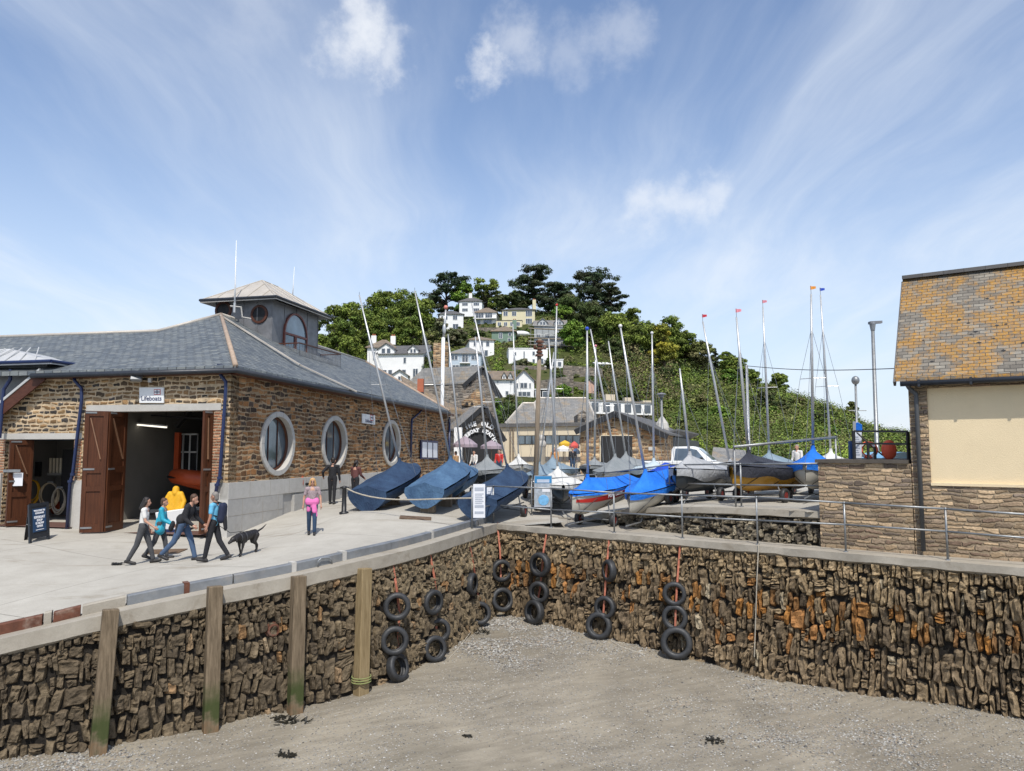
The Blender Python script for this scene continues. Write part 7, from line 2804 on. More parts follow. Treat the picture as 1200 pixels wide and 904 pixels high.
def house(label, xl, xr, ybase, yeave, yridge, wall, roof, wins=(), kind='hip', yaw=0.0, depth=7.0, Y=None, chim=(), gables=(), deck=None, name='house', lower=1.2, extra=None):
    """front face fitted to photograph columns xl..xr and rows; windows in 0..1 coordinates of that face"""
    pxm = (xl + xr) / 2
    g = hill_at(pxm, ybase) if Y is None else Vector(((pxm - 600) / F * Y, Y, 0))
    Y = g.y
    zb__, ze_, zr = P(pxm, ybase, Y).z, P(pxm, yeave, Y).z, P(pxm, yridge, Y).z
    W_ = (xr - xl) / F * Y / math.cos(yaw)
    t = thing(name, label, 'house', (g.x, Y, zb__), GH)
    ux = Vector((math.cos(yaw), math.sin(yaw), 0)); uy = Vector((-ux.y, ux.x, 0))
    c0 = Vector((g.x, Y, 0)) - ux * W_ / 2

    def q(u, d_, z): 
        v = c0 + ux * (u * W_) + uy * d_
        return Vector((v.x, v.y, z))
    wm = WALLS[wall]
    mb = MB()
    zl = zb__ - lower
    mb.hexa([q(0, 0, zl), q(1, 0, zl), q(1, depth, zl), q(0, depth, zl), q(0, 0, ze_), q(1, 0, ze_), q(1, depth, ze_), q(0, depth, ze_)])
    if kind == 'gable':                               # ridge parallel to the front
        for u, s_ in ((0, 1), (1, -1)):
            mb.prism([q(u, 0, ze_), q(u, depth, ze_), q(u, depth / 2, zr - .05)], ux * s_ * .25)
    if kind == 'front':                               # gable faces us
        mb.prism([q(0, 0, ze_), q(1, 0, ze_), q(.5, 0, zr - .05)], uy * .25)
    mb.build('wall', wm, t, fix=True)
    o_ = .35; ou = o_ / W_
    thk = Vector((0, 0, -.12))
    if kind == 'flat':
        slab([q(-ou * .3, -.1, ze_ + .15), q(1 + ou * .3, -.1, ze_ + .15), q(1 + ou * .3, depth, ze_ + .15), q(-ou * .3, depth, ze_ + .15)], roof, 'roof', t, Vector((0, 0, -.14)))
    elif kind == 'gable':
        mb = MB()
        rf = [[q(-ou, -o_, ze_ - .1), q(1 + ou, -o_, ze_ - .1), q(1 + ou, depth / 2, zr), q(-ou, depth / 2, zr)], [q(-ou, depth / 2, zr), q(1 + ou, depth / 2, zr), q(1 + ou, depth + o_, ze_ - .1), q(-ou, depth + o_, ze_ - .1)]]
        for r_ in rf: mb.prism(r_, thk)
        mb.build('roof', roof, t, fix=True)
    elif kind == 'front':
        mb = MB()
        for a in (-ou, 1 + ou):
            mb.prism([q(a, -o_, ze_ - .15), q(.5, -o_, zr), q(.5, depth, zr), q(a, depth, ze_ - .15)], thk)
        mb.build('roof', roof, t, fix=True)
    else:
        rx = min(.42, (depth / 2) / W_)
        A, B_, C_, D_ = q(-ou, -o_, ze_ - .05), q(1 + ou, -o_, ze_ - .05), q(1 + ou, depth + o_, ze_ - .05), q(-ou, depth + o_, ze_ - .05)
        R_, S_ = q(rx, depth / 2, zr), q(1 - rx, depth / 2, zr)
        mb = MB()
        for f_ in ([A, B_, S_, R_], [B_, C_, S_], [C_, D_, R_, S_], [D_, A, R_]):
            mb.prism(f_, thk)
        mb.build('roof', roof, t, fix=True)
    for i, w in enumerate(wins):
        u0, u1, v0, v1 = w[:4]
        face = w[4] if len(w) > 4 else 'f'
        hh = ze_ - zb__
        z0, z1 = zb__ + v0 * hh, zb__ + v1 * hh
        if face == 'f':
            f4 = lambda o_, k_=0: [q(u0 + k_ / W_, -o_, z0 + k_), q(u1 - k_ / W_, -o_, z0 + k_), q(u1 - k_ / W_, -o_, z1 - k_), q(u0 + k_ / W_, -o_, z1 - k_)]
            out = -uy
        else:                                          # right-hand side wall, u along its depth
            f4 = lambda o_, k_=0: [q(1, u0 * depth + k_, z0 + k_) + ux * o_, q(1, u1 * depth - k_, z0 + k_) + ux * o_, q(1, u1 * depth - k_, z1 - k_) + ux * o_, q(1, u0 * depth + k_, z1 - k_) + ux * o_]
            out = ux
        fr_ = MB().prism(f4(.05), -out * .05).build('window' if v0 > .03 else 'door', m_wwin, t)
        MB().prism(f4(.065, .10), -out * .015).build('pane', m_pane, fr_)
        wpx = (u1 - u0) * W_
        if wpx > .9:
            a, b_ = f4(.07)[0:2]
            for s_ in ([.5] if wpx < 1.8 else [.33, .67]):
                p = a.lerp(b_, s_)
                MB().beam(p + Vector((0, 0, .05)), p + Vector((0, 0, z1 - z0 - .05)), .08, .03, out).build('mullion', m_wwin, fr_)
    for (u, d_, w, z_) in chim:
        c_ = q(u, d_, zr)
        cm = MB().box(c_ + Vector((0, 0, z_ / 2 - .5)), (w, w * .7, z_ + 1.0), yaw).build('chimney', wm if wall != 'grey' else m_white, t)
        for s_ in (-.2, .2):
            MB().lathe([(.10, 0), (.12, .3), (.09, .32)], c_ + ux * s_ * w + Vector((0, 0, z_)), (0, 0, 1), 8).build('pot', M('chimney_pot', (.40, .12, .06), .8), cm)
    for (u0, u1, zt) in gables:                        # small front gables / dormers: (u0,u1, peak height over eaves)
        uc = (u0 + u1) / 2
        mb = MB()
        mb.prism([q(u0, -.22, ze_ - .3), q(u1, -.22, ze_ - .3), q(u1, -.22, ze_ + zt * .45), q(uc, -.22, ze_ + zt), q(u0, -.22, ze_ + zt * .45)], uy * (depth * .45))
        gb = mb.build('gable', wm, t, fix=True)
        for a in (u0 - .15 / W_, u1 + .15 / W_):
            MB().prism([q(a, -.45, ze_ + zt * .45 - .1), q(uc, -.45, ze_ + zt + .1), q(uc, depth * .4, ze_ + zt + .1), q(a, depth * .4, ze_ + zt * .45 - .1)], thk).build('gable_roof', roof, gb, fix=True)
        ww = (u1 - u0) * .26
        for s_ in (-1, 1):
            fr_ = MB().prism([q(uc + s_ * ww * .62 - ww / 2, -.27, ze_ - .1 + zt * .02), q(uc + s_ * ww * .62 + ww / 2, -.27, ze_ - .1 + zt * .02), q(uc + s_ * ww * .62 + ww / 2, -.27, ze_ + zt * .5), q(uc + s_ * ww * .62 - ww / 2, -.27, ze_ + zt * .5)], uy * .05).build('window', m_wwin, t)
            MB().prism([q(uc + s_ * ww * .62 - ww * .38, -.285, ze_), q(uc + s_ * ww * .62 + ww * .38, -.285, ze_), q(uc + s_ * ww * .62 + ww * .38, -.285, ze_ + zt * .46), q(uc + s_ * ww * .62 - ww * .38, -.285, ze_ + zt * .46)], uy * .02).build('pane', m_pane, fr_)
    if deck:                                           # balcony: (u0,u1,v)
        for (u0, u1, v_) in deck:
            z0 = zb__ + v_ * (ze_ - zb__)
            mb = MB(); mb.prism([q(u0, 0, z0), q(u1, 0, z0), q(u1, -1.2, z0), q(u0, -1.2, z0)], Vector((0, 0, -.16)))
            bl = mb.build('balcony', m_white, t)
            a, b_ = q(u0, -1.15, z0 + .95), q(u1, -1.15, z0 + .95)
            MB().beam(a, b_, .06, .07).build('handrail', m_galv, bl)
            for i in range(9):
                p = a.lerp(b_, i / 8); MB().tube([p, p - Vector((0, 0, .95))], .025, 5).build('baluster', m_galv, bl)
    return t, q, (zb__, ze_, zr, W_, ux, uy)


rows2 = lambda us, w, v=((.12, .40), (.60, .86)): [(u, u + w, a, b_) for u in us for a, b_ in v]
house('low house with a brown hipped roof behind the big white gabled house', 430, 462, 442, 407, 394, 'white', m_slate_brown, [(.2, .3, .55, .85), (.55, .66, .55, .85)], 'hip', .05, 9, chim=((.15, 3, .9, .5), (.85, 4, .9, .6)))
house('big white house with two front gables, grey slate roof and end wall to the right', 442, 497, 447, 414, 401, 'white', m_slate_dark, [(.10, .2, .05, .42), (.22, .32, .05, .42), (.52, .62, .05, .42), (.76, .88, .05, .45), (.55, .62, .62, .85), (.3, .45, .2, .4, 's')], 'gable', -.12, 9, gables=((.0, .36, 1.75), (.66, .88, 1.35)))
house('small white cottage with a steep front gable below the big white house', 458, 478, 448, 440, 433, 'white', m_slate_town, [(.4, .6, .1, .9)], 'front', .15, 6, chim=((1.05, 2, .9, 1.6),))
house('white house with an arched porch, left of the hilltop group', 515, 543, 386, 368, 361, 'white', m_slate_dark, rows2((.06, .24), .1) + [(.55, .75, .60, .9), (.55, .80, 0, .36), (.4, .6, .1, .5, 's')], 'hip', .10, 9)
house('topmost white house under the trees', 538, 565, 367, 353, 346, 'white', m_slate_dark, rows2((.12, .62), .26), 'hip', -.06, 7, chim=((.45, 3, 1.1, 1.2),))
house('pale house with a long glazed balcony below the topmost one', 555, 582, 380, 366, 358, 'white', m_slate_brown, [(.08, .44, .50, .92), (.5, .82, .50, .92), (.05, .3, .0, .38), (.42, .8, .02, .38)], 'hip', -.10, 8, deck=((.0, 1.0, .45),))
house('pale yellow house with a dark hipped roof on the hilltop', 588, 627, 381, 363, 358, 'cream', m_slate_dark, rows2((.04, .3), .14, ((.58, .88),)) + [(.72, .92, .05, .42), (.72, .92, .55, .95)], 'hip', -.04, 8, chim=((.98, 3, 1.0, 2.2),))
house('cream bungalow annexe in front of the pale yellow house', 581, 612, 384, 376, 372, 'cream', m_slate_dark, [(.06 + i * .24, .2 + i * .24, .2, .8) for i in range(4)], 'flat', -.04, 3)
house('grey gabled house wrapped in scaffolding', 626, 663, 408, 381, 372, 'grey', m_slate_town, rows2((.08, .34, .62, .82), .13, ((.05, .28), (.40, .62))), 'gable', -.08, 8, gables=((.12, .42, 1.5), (.64, .92, 1.5)))
house('sage green house with a brown roof', 576, 604, 402, 388, 380, 'green', m_slate_brown, [(.30, .46, .35, .85), (.7, .84, .55, .85), (.68, .82, .02, .4)], 'hip', -.05, 7, chim=((.95, 2, 1.0, 1.3),))
house('white house with a brown hipped roof below the sage green one', 550, 579, 420, 398, 391, 'white', m_slate_brown, [(.16, .28, .62, .9), (.42, .56, .58, .9), (.66, .82, .62, .92), (.60, .76, .1, .45), (.3, .45, .55, .85, 's')], 'hip', .16, 9)
house('pale blue house with a central balcony and grey roof', 526, 564, 436, 414, 404, 'blue', m_slate_town, [(.06, .28, .62, .9), (.68, .92, .62, .9), (.40, .60, .50, .95), (.10, .32, .10, .38), (.68, .92, .10, .38), (.46, .56, .0, .38)], 'hip', -.02, 8, deck=((.34, .66, .47),))
house('long flat-roofed white house stepped along the slope', 596, 642, 427, 409, 407, 'white', m_white, [(.12, .2, .55, .8), (.37, .42, .15, .85), (.60, .68, .55, .85), (.6, .68, .05, .35), (.80, .88, .55, .85), (.8, .9, .0, .4)], 'flat', .06, 7)
house('flat-roofed white annexe with a wide dark window', 638, 660, 432, 422, 419, 'white', m_white, [(.1, .62, .15, .85), (.7, .92, .2, .8)], 'flat', -.05, 5)
house('white villa with a front gable and large upper window', 602, 626, 466, 446, 433, 'white', m_slate_brown, [(.12, .24, .52, .86), (.30, .68, .52, .88), (.74, .86, .52, .86), (.20, .84, .05, .36)], 'front', .0, 7)
house('white wing with a brown roof joined left of the gabled villa', 574, 602, 466, 444, 432, 'white', m_slate_brown, [(.28, .38, .72, .9), (.82, .95, .72, .92), (.2, .36, .05, .36), (.64, .8, .12, .36)], 'gable', .0, 7, gables=((.52, .68, 1.0), (.78, .94, 1.0)))
house('white bay-fronted house between the blue house and the villa', 561, 577, 449, 436, 434, 'white', m_white, [(.08, .42, .2, .9), (.55, .92, .2, .9)], 'flat', .0, 5)
house('low garage with a dark opening right of the gabled villa', 627, 644, 467, 457, 456, 'grey', m_white, [(.05, .40, .05, .85), (.5, .9, .05, .85)], 'flat', .0, 5, name='garage')
house('little white shed on the open slope', 699, 714, 430, 426, 423.5, 'white', m_white, [(.3, .7, .1, .8)], 'gable', .1, 4, name='shed')
# scaffolding of the grey house
g = hill_at(644, 408)
sc_ = thing('scaffolding', 'scaffolding with board decks round the grey gabled house', 'scaffolding', g)
for i in range(8):
    x = 622 + i * 7
    a, b_ = P(x, 408, g.y - 1.6), P(x, 379 if 2 < i else 384, g.y - 1.6)
    MB().tube([a - Vector((0, 0, 1)), b_], .06, 6).build('standard', m_galv, sc_)
for y in (386, 397, 405):
    MB().beam(P(619, y - 1, g.y - 1.4), P(672, y + 1.5, g.y - 1.4), .9, .14).build('deck', M('scaffold_board', (.34, .29, .22), .8), sc_)
    MB().tube([P(619, y - 5, g.y - 1.9), P(672, y - 2.5, g.y - 1.9)], .05, 6).build('ledger', m_galv, sc_)
# upturned white boat
g = hill_at(608, 398)
o = MB().ball(g + Vector((.4, -1, 1.2)), (2.4, 1.2, .8), 16, 8).build('upturned_boat', m_whiteg, smooth=True)
tag(o, 'white boat cover on stilts between the green and grey houses', 'boat')
# garden retaining walls of rubble
for i, (x0, x1, y0, y1, yb_, lb) in enumerate(((629, 672, 447, 440, 466, 'tall rubble garden wall right of the gabled villa'), (660, 706, 428, 432, 442, 'brown rubble garden wall across the slope'),
                                          (600, 640, 428, 430, 434, 'low stone terrace wall under the long white house'), (555, 585, 384, 384, 389, 'stone wall below the balcony house'), (660, 692, 446, 449, 456, 'pale stone terrace step on the slope'))):
    g0, g1 = hill_at(x0, yb_), hill_at(x1, yb_)
    Yw = min(g0.y, g1.y)
    a, b_, c_, d_ = P(x0, yb_ + 4, Yw), P(x1, yb_ + 4, Yw), P(x1, y1, Yw), P(x0, y0, Yw)
    tag(MB().prism([a, b_, c_, d_], Vector((0, 1.0, 0))).build('garden_wall', m_greystone), lb, 'wall')

# ================================================================== TOWN BUILDINGS ON THE FLAT
tk2 = Vector((0, 0, -.14))


def gable_shed(name, label, xl, xr, ybase, yeL, yeR, yap, xap, Y, wall, roof, depth, dirv, cat='building'):
    """gable wall facing us, ridge running back along dirv"""
    a, b_ = P(xl, ybase, Y), P(xr, ybase, Y)
    zg = gz(a.x, min(Y, 66)) - .2
    t = thing(name, label, cat, ((a.x + b_.x) / 2, Y, zg))
    eL, eR, ap = P(xl, yeL, Y), P(xr, yeR, Y), P(xap, yap, Y)
    dv = Vector((dirv[0], dirv[1], 0)).normalized()
    MB().prism([Vector((eL.x, Y, zg)), Vector((eR.x, Y, zg)), eR, ap, eL], dv * depth).build('wall', wall, t, fix=True)
    o_ = -dv * .45
    for e, s_ in ((eL, -1), (eR, 1)):
        out = (e - ap) * .10
        mb = MB(); mb.prism([e + out + o_ + Vector((0, 0, .15)), ap + o_ + Vector((0, 0, .15)), ap + dv * depth + Vector((0, 0, .15)), e + out + dv * depth + Vector((0, 0, .15))], tk2)
        rf = mb.build('roof', roof, t, fix=True)
        MB().beam(e + out + o_ * 1.02 - Vector((0, 0, .12)), ap + o_ * 1.02 - Vector((0, 0, .05)), .08, .34).build('barge_board', m_black, rf)
    return t, (lambda px, py, o=.0: P(px, py, Y - o))


# old boathouse with arched doorway
YB_ = 56
t, q = gable_shed('boathouse', 'stone boathouse with a dark arched doorway and white lettering round the arch', 536, 588, 545, 502, 512, 476, 566, YB_, m_greystone, m_slate_town, 12, (-.3, 1))
ac = q(561.5, 524); rad = (q(577.5, 524) - q(561.5, 524)).length
arch = [ac + Vector((rad * math.cos(math.pi * i / 20), -.03, rad * .98 * math.sin(math.pi * i / 20))) for i in range(21)] + [ac + Vector((-rad, -.03, -3)), ac + Vector((rad, -.03, -3))]
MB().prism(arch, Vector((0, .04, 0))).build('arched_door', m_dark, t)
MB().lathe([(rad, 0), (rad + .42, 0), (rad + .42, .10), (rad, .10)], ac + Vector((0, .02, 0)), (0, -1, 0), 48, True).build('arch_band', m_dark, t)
for txt, r_, a0, a1, sz in (('THE OLD', rad + .72, 123, 57, .44), ('LIFEBOAT STATION', rad + .22, 171, 9, .36)):
    for i, ch in enumerate(txt):
        if ch == ' ': continue
        a = R(a0 + (a1 - a0) * i / (len(txt) - 1))
        p = ac + Vector((r_ * math.cos(a), -.18, r_ * math.sin(a)))
        lettering(ch, sz, m_whiteg, t, frame(p, (math.sin(a), 0, -math.cos(a)), (math.cos(a), 0, math.sin(a))), ext=.02, bold=.03)
# grey stone barn above
t, q = gable_shed('stone_barn', 'tall grey stone barn with a lichen slate roof and a round-topped slit window', 540, 580, 510, 449, 462, 431, 561, 67, m_greystone, m_slate_town, 5.5, (-1.0, .35))
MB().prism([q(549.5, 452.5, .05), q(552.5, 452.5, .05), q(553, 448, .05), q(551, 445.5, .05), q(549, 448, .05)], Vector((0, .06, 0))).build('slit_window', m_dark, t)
MB().prism([q(541, 475, .25), q(568, 478, .25), q(568, 466, .25), q(559, 455, .25), q(550, 465, .25), q(541, 471, .25)], Vector((0, .3, 0))).build('pale_gable_stone', m_shedstone, t)
for px in (547, 553):
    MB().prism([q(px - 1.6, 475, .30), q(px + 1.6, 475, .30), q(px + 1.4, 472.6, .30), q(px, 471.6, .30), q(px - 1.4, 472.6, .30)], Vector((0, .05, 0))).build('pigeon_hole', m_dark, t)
c_ = P(517, 431, 70); MB().box(c_, (1.4, 1.2, 4.6)).build('chimney', m_shedstone, t)
# long tiled roof glimpsed between the station and the barn
t = thing('low_cottage', 'low cottage with an orange tiled roof behind the station roof', 'cottage', P(505, 478, 62) - Vector((0, 0, 4)))
a, b_, c_, d_ = P(478, 472, 60), P(548, 483, 60), P(521, 470, 64), P(470, 440, 64)
MB().prism([a, b_, c_, d_], tk2 * 2).build('roof', m_slate_brown, t, fix=True)
MB().prism([Vector((a.x, a.y, a.z - 4)), Vector((b_.x, b_.y, b_.z - 4)), b_ - Vector((0, 0, .3)), a - Vector((0, 0, .3))], Vector((0, 3.4, 0))).build('wall', m_greystone, t, fix=True)
MB().box(P(493, 452, 61.5), (.5, .5, 1.1)).build('chimney', M('chimney_pot', (.40, .12, .06), .8), t)
# small white lean-to at the station end
mb = MB(); p = P(537, 523, 52); mb.box(p, (.55, .6, 2.6))
tag(mb.build('white_kiosk', m_white), 'narrow white kiosk between the lifeboat station and the arched boathouse', 'kiosk')
# cream restaurant
YR = 62
a, b_ = P(586, 545, YR), P(700, 545, YR)
zg = H - 1.75
t = thing('restaurant', 'long cream flat-roofed restaurant with a dark strip of windows', 'restaurant', ((a.x + b_.x) / 2, YR, zg))
tl, tr_ = P(586, 501, YR), P(700, 499, YR)
MB().prism([Vector((a.x, YR, zg)), Vector((b_.x, YR, zg)), tr_, tl], Vector((0, 8, 0))).build('wall', m_cream, t, fix=True)
MB().prism([tl + Vector((-.1, -.25, 0)), tr_ + Vector((.1, -.25, 0)), tr_ + Vector((.1, -.25, .3)), tl + Vector((-.1, -.25, .3))], Vector((0, 8.5, 0))).build('roof_edge', m_slate_dark, t, fix=True)
q = lambda px, py, o=0: P(px, py, YR - o)
sw = MB().prism([q(606, 521, .05), q(681, 520, .05), q(681, 510, .05), q(606, 510.5, .05)], Vector((0, .08, 0))).build('strip_window', m_dark, t)
for i in range(9):
    x = 608 + i * 8
    MB().prism([q(x, 520.4, .06), q(x + 6.6, 520.4, .06), q(x + 6.6, 511.2, .06), q(x, 511.2, .06)], Vector((0, .02, 0))).build('pane', m_glass, sw)
MB().prism([q(603, 541, .06), q(700, 541, .06), q(700, 535.5, .06), q(603, 535.5, .06)], Vector((0, .1, 0))).build('terrace_glazing', m_slate_dark, t)
for px in (598, 601.5):
    MB().tube([q(px, 503, .1), q(px, 540, .1)], .07, 6).build('downpipe', m_slate_brown, t)
# slate roofs behind the restaurant
for lb, xs, ys, Y0, Y1, mt in (('hipped slate roof hall behind the restaurant, larger', (608, 700, 688, 631), (497, 497, 467, 467), 72, 76, m_slate_town), ('small slate roofed hall left behind the restaurant', (592, 632, 626, 613), (497, 497, 473, 473), 70, 73, m_slate_town)):
    t = thing('slate_hall', lb, 'building', P(sum(xs) / 4, 500, Y0) - Vector((0, 0, 3)), 'halls behind the restaurant')
    pts = [P(xs[0], ys[0], Y0), P(xs[1], ys[1], Y0), P(xs[2], ys[2], Y1), P(xs[3], ys[3], Y1)]
    MB().prism(pts, tk2 * 2).build('roof', mt, t, fix=True)
    MB().prism([Vector((pts[0].x + .3, Y0 + .3, zg)), Vector((pts[1].x - .3, Y0 + .3, zg)), pts[1] + Vector((-.3, .3, -.25)), pts[0] + Vector((.3, .3, -.25))], Vector((0, 6, 0))).build('wall', m_cream, t, fix=True)
    for s_ in (0, 1):
        MB().tube([pts[0 if s_ == 0 else 1], pts[3 if s_ == 0 else 2]], .14, 6).build('hip_tiles', m_leadroof, t)
    MB().tube([pts[2], pts[3]], .14, 6).build('ridge_tiles', m_leadroof, t)
# turreted bay by the shed
t = thing('stone_bay', 'old pale stone bay with pointed window left of the brown boat shed', 'building', P(682, 505, 66) - Vector((0, 0, 3)))
MB().prism([P(677, 515, 66), P(690, 515, 66), P(690, 486, 66), P(683.5, 481, 66), P(677, 486, 66)], Vector((0, 4, 0))).build('wall', m_greystone, t, fix=True)
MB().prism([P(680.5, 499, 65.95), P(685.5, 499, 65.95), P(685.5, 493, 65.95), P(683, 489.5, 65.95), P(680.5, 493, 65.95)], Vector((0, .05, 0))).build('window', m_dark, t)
# brown stone shed with black doors
YS = 47
t, q = gable_shed('boat_shed', 'brown stone boat shed with a wide black doorway', 680, 778, 560, 503, 508, 484.5, 722, YS, m_shedstone, m_slate_dark, 14, (.35, 1))
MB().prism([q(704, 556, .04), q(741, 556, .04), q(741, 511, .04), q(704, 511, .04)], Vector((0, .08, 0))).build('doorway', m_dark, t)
MB().prism([q(702.8, 556, .06), q(704, 556, .06), q(704, 510, .06), q(702.8, 510, .06)], Vector((0, .1, 0))).build('frame', m_cream, t)
MB().prism([q(702.8, 511, .06), q(742, 511, .06), q(742, 510, .06), q(702.8, 510, .06)], Vector((0, .1, 0))).build('frame', m_cream, t)
for i in range(5):
    x = 709 + i * 6.4
    MB().beam(q(x, 556, .05), q(x, 512, .05), .03, .02, (0, 1, 0)).build('board_joint', m_black, t)
MB().prism([q(760, 528, .08), q(768, 528, .08), q(768, 524, .08), q(760, 524, .08)], Vector((0, .05, 0))).build('plate', m_granite, t)
a, b_ = P(771, 512, 49), P(800, 517, 56)
t = thing('dark_shed', 'long dark timber shed running back behind the pickup truck', 'shed', Vector((a.x, a.y, zg)))
MB().prism([Vector((a.x, a.y, zg)), Vector((b_.x, b_.y, zg)), b_, a], Vector((2, 3, 0))).build('wall', m_black, t, fix=True)
MB().prism([a + Vector((0, -.3, 0)), b_ + Vector((0, -.3, 0)), b_ + Vector((2, 3, .5)), a + Vector((2, 3, .5))], Vector((0, 0, .12))).build('roof', m_slate_dark, t, fix=True)
t = thing('low_shed', 'low grey roofed shed at the foot of the green slope', 'shed', Vector((P(855, 540, 62).x, 62, zg)))
pts = [P(832, 545, 60), P(875, 545, 60), P(874, 528, 63), P(836, 524, 63)]
MB().prism(pts, tk2).build('roof', m_slate_town, t, fix=True)
MB().prism([Vector((pts[0].x + .2, 60.4, zg)), Vector((pts[1].x - .2, 60.4, zg)), pts[1] + Vector((-.2, .4, -.2)), pts[0] + Vector((.2, .4, -.2))], Vector((0, 3, 0))).build('wall', m_greystone, t, fix=True)
# white domed pillar with the lamp
t = thing('pillar', 'squat pale pillar with a pointed cap beside the boat shed', 'pillar', Vector((P(776, 530, 52).x, 52, zg)))
a = P(776, 510, 52)
MB().tube([Vector((a.x, 52, zg)), a], .46, 12).build('shaft', m_granite, t)
MB().lathe([(.5, 0), (.42, .35), (0, .95)], P(776, 502, 52), (0, 0, 1), 8).build('cap', m_granite, t)
MB().tube([a, P(776, 502, 52)], .5, 8).build('drum', m_granite, t)
# stone ball finial in front of the restaurant
t = thing('finial', 'pale stone pillar with stacked ball finials in front of the restaurant', 'finial', Vector((P(634.5, 540, 50).x, 50, zg)))
a = P(634.5, 524, 50)
MB().tube([Vector((a.x, 50, zg)), a], .28, 10).build('shaft', m_conc, t)
MB().ball(P(634.5, 521, 50), .34, 12, 8).build('ball', m_granite, t, smooth=True)
MB().ball(P(634, 514, 50), .26, 12, 8).build('ball', m_granite, t, smooth=True)
# terrace row with dormers
Y0, Y1 = 84, 96
t = thing('terraced_houses', 'row of terraced houses with five white dormers in a brown slate roof', 'terraced houses', P(735, 512, 90) - Vector((0, 0, 2)))
a, b_, c_, d_ = P(686, 497, Y0), P(764, 493, Y1), P(757, 478, Y1 + 4), P(690, 468, Y0 + 4)
MB().prism([a, b_, c_, d_], tk2 * 2).build('roof', m_slate_brown, t, fix=True)
MB().prism([Vector((a.x, a.y + .3, zg)), Vector((b_.x, b_.y + .3, zg)), b_ + Vector((0, .3, -.3)), a + Vector((0, .3, -.3))], Vector((0, 7, 0))).build('wall', m_white, t, fix=True)
for i in range(6):
    f_ = (i + .45) / 6
    e = a.lerp(b_, f_); r_ = d_.lerp(c_, f_)
    p = e.lerp(r_, .42)
    dm = MB().box(p + Vector((0, -.2, .65)), (1.5, 2.2, 1.5), .25).build('dormer', m_white, t)
    MB().box(p + Vector((.2, -1.32, .68)), (.85, .06, 1.0), .25).build('pane', m_pane, dm)
    MB().prism([p + Vector((-.85, -1.6, 1.35)), p + Vector((1.05, -1.2, 1.35)), p + Vector((1.05, 1.5, 1.6)), p + Vector((-.85, 1.2, 1.6))], Vector((0, 0, .14))).build('dormer_roof', m_slate_town, dm)
    w0 = e + Vector((.4, .22, -1.6))
    wf = MB().box(w0, (1.1, .12, 1.3), .25).build('window', m_wwin, t)
    MB().box(w0 + Vector((.02, -.07, 0)), (.85, .06, 1.05), .25).build('pane', m_pane, wf)
for f_ in (.33, .66, 1.0):
    MB().box(d_.lerp(c_, f_) + Vector((0, 0, .3)), (1.2, .8, 1.3), .25).build('chimney', m_cream, t)
t = thing('pink_house', 'small pink gabled house end above the terraced row', 'house', hill_at(693, 462))
g = hill_at(693, 462)
MB().prism([P(689, 462, g.y), P(697, 462, g.y), P(697, 449, g.y), P(692, 445, g.y), P(689, 449, g.y)], Vector((0, 4, 0))).build('wall', M('pink_render', (.58, .36, .27), .8, 0, .05, 1), t, fix=True)
MB().prism([P(691, 444.5, g.y - .2), P(698, 449.5, g.y - .2), P(698, 449.5, g.y + 4), P(691, 444.5, g.y + 4)], tk2).build('roof', m_slate_dark, t, fix=True)

# ================================================================== CAFE PARASOLS
def parasol(label, px, yt, ye, w, Y, m, ybase=None):
    c_ = P(px, yt, Y)
    r_ = w / F * Y / 2
    ze_ = P(px, ye, Y).z
    g = at_ground(px, Y)
    t = thing('parasol', label, 'parasol', g, 'parasols of the cafes')
    MB().tube([g, c_], .03, 6).build('pole', m_pole, t)
    mb = MB(); vs = [c_]
    n = 8
    for j, f_ in ((1, .5), (2, 1.0)):
        for i in range(n):
            a = 2 * math.pi * i / n
            vs.append(Vector((c_.x + r_ * f_ * math.cos(a), Y + r_ * f_ * math.sin(a), c_.z + (ze_ - c_.z) * (f_ ** 1.25))))
    mb.add(vs, [(0, 1 + i, 1 + (i + 1) % n) for i in range(n)] + [(1 + i, 9 + i, 9 + (i + 1) % n, 1 + (i + 1) % n) for i in range(n)])
    cv = mb.build('canopy', m, t)
    mb = MB()
    for i in range(n):
        a_, b2 = vs[9 + i], vs[9 + (i + 1) % n]
        mb.add([a_, b2, b2 - Vector((0, 0, .18)), a_ - Vector((0, 0, .18))], [(0, 1, 2, 3)])
    mb.build('valance', m, cv)


m_mauve = M('parasol_mauve', (.30, .24, .27), .8, 0, .08, 3)
parasol('mauve parasol nearest the lifeboat station end', 545, 511, 521, 29, 46, m_mauve)
parasol('mauve parasol right of the arched boathouse doorway', 576, 516, 523, 26, 47, m_mauve)
parasol('yellow parasol in front of the restaurant windows', 662, 516, 520, 15, 50, M('parasol_yellow', (.62, .38, .03), .8))
parasol('red parasol left of the brown boat shed', 673, 517, 522.5, 12, 49, M('parasol_red', (.55, .09, .075), .8))
parasol('white parasol below the yellow one', 660, 522, 526, 15, 48.5, m_white)
parasol('pale blue parasol below the red one', 675, 525, 529, 9, 48, M('parasol_blue', (.28, .42, .58), .8))
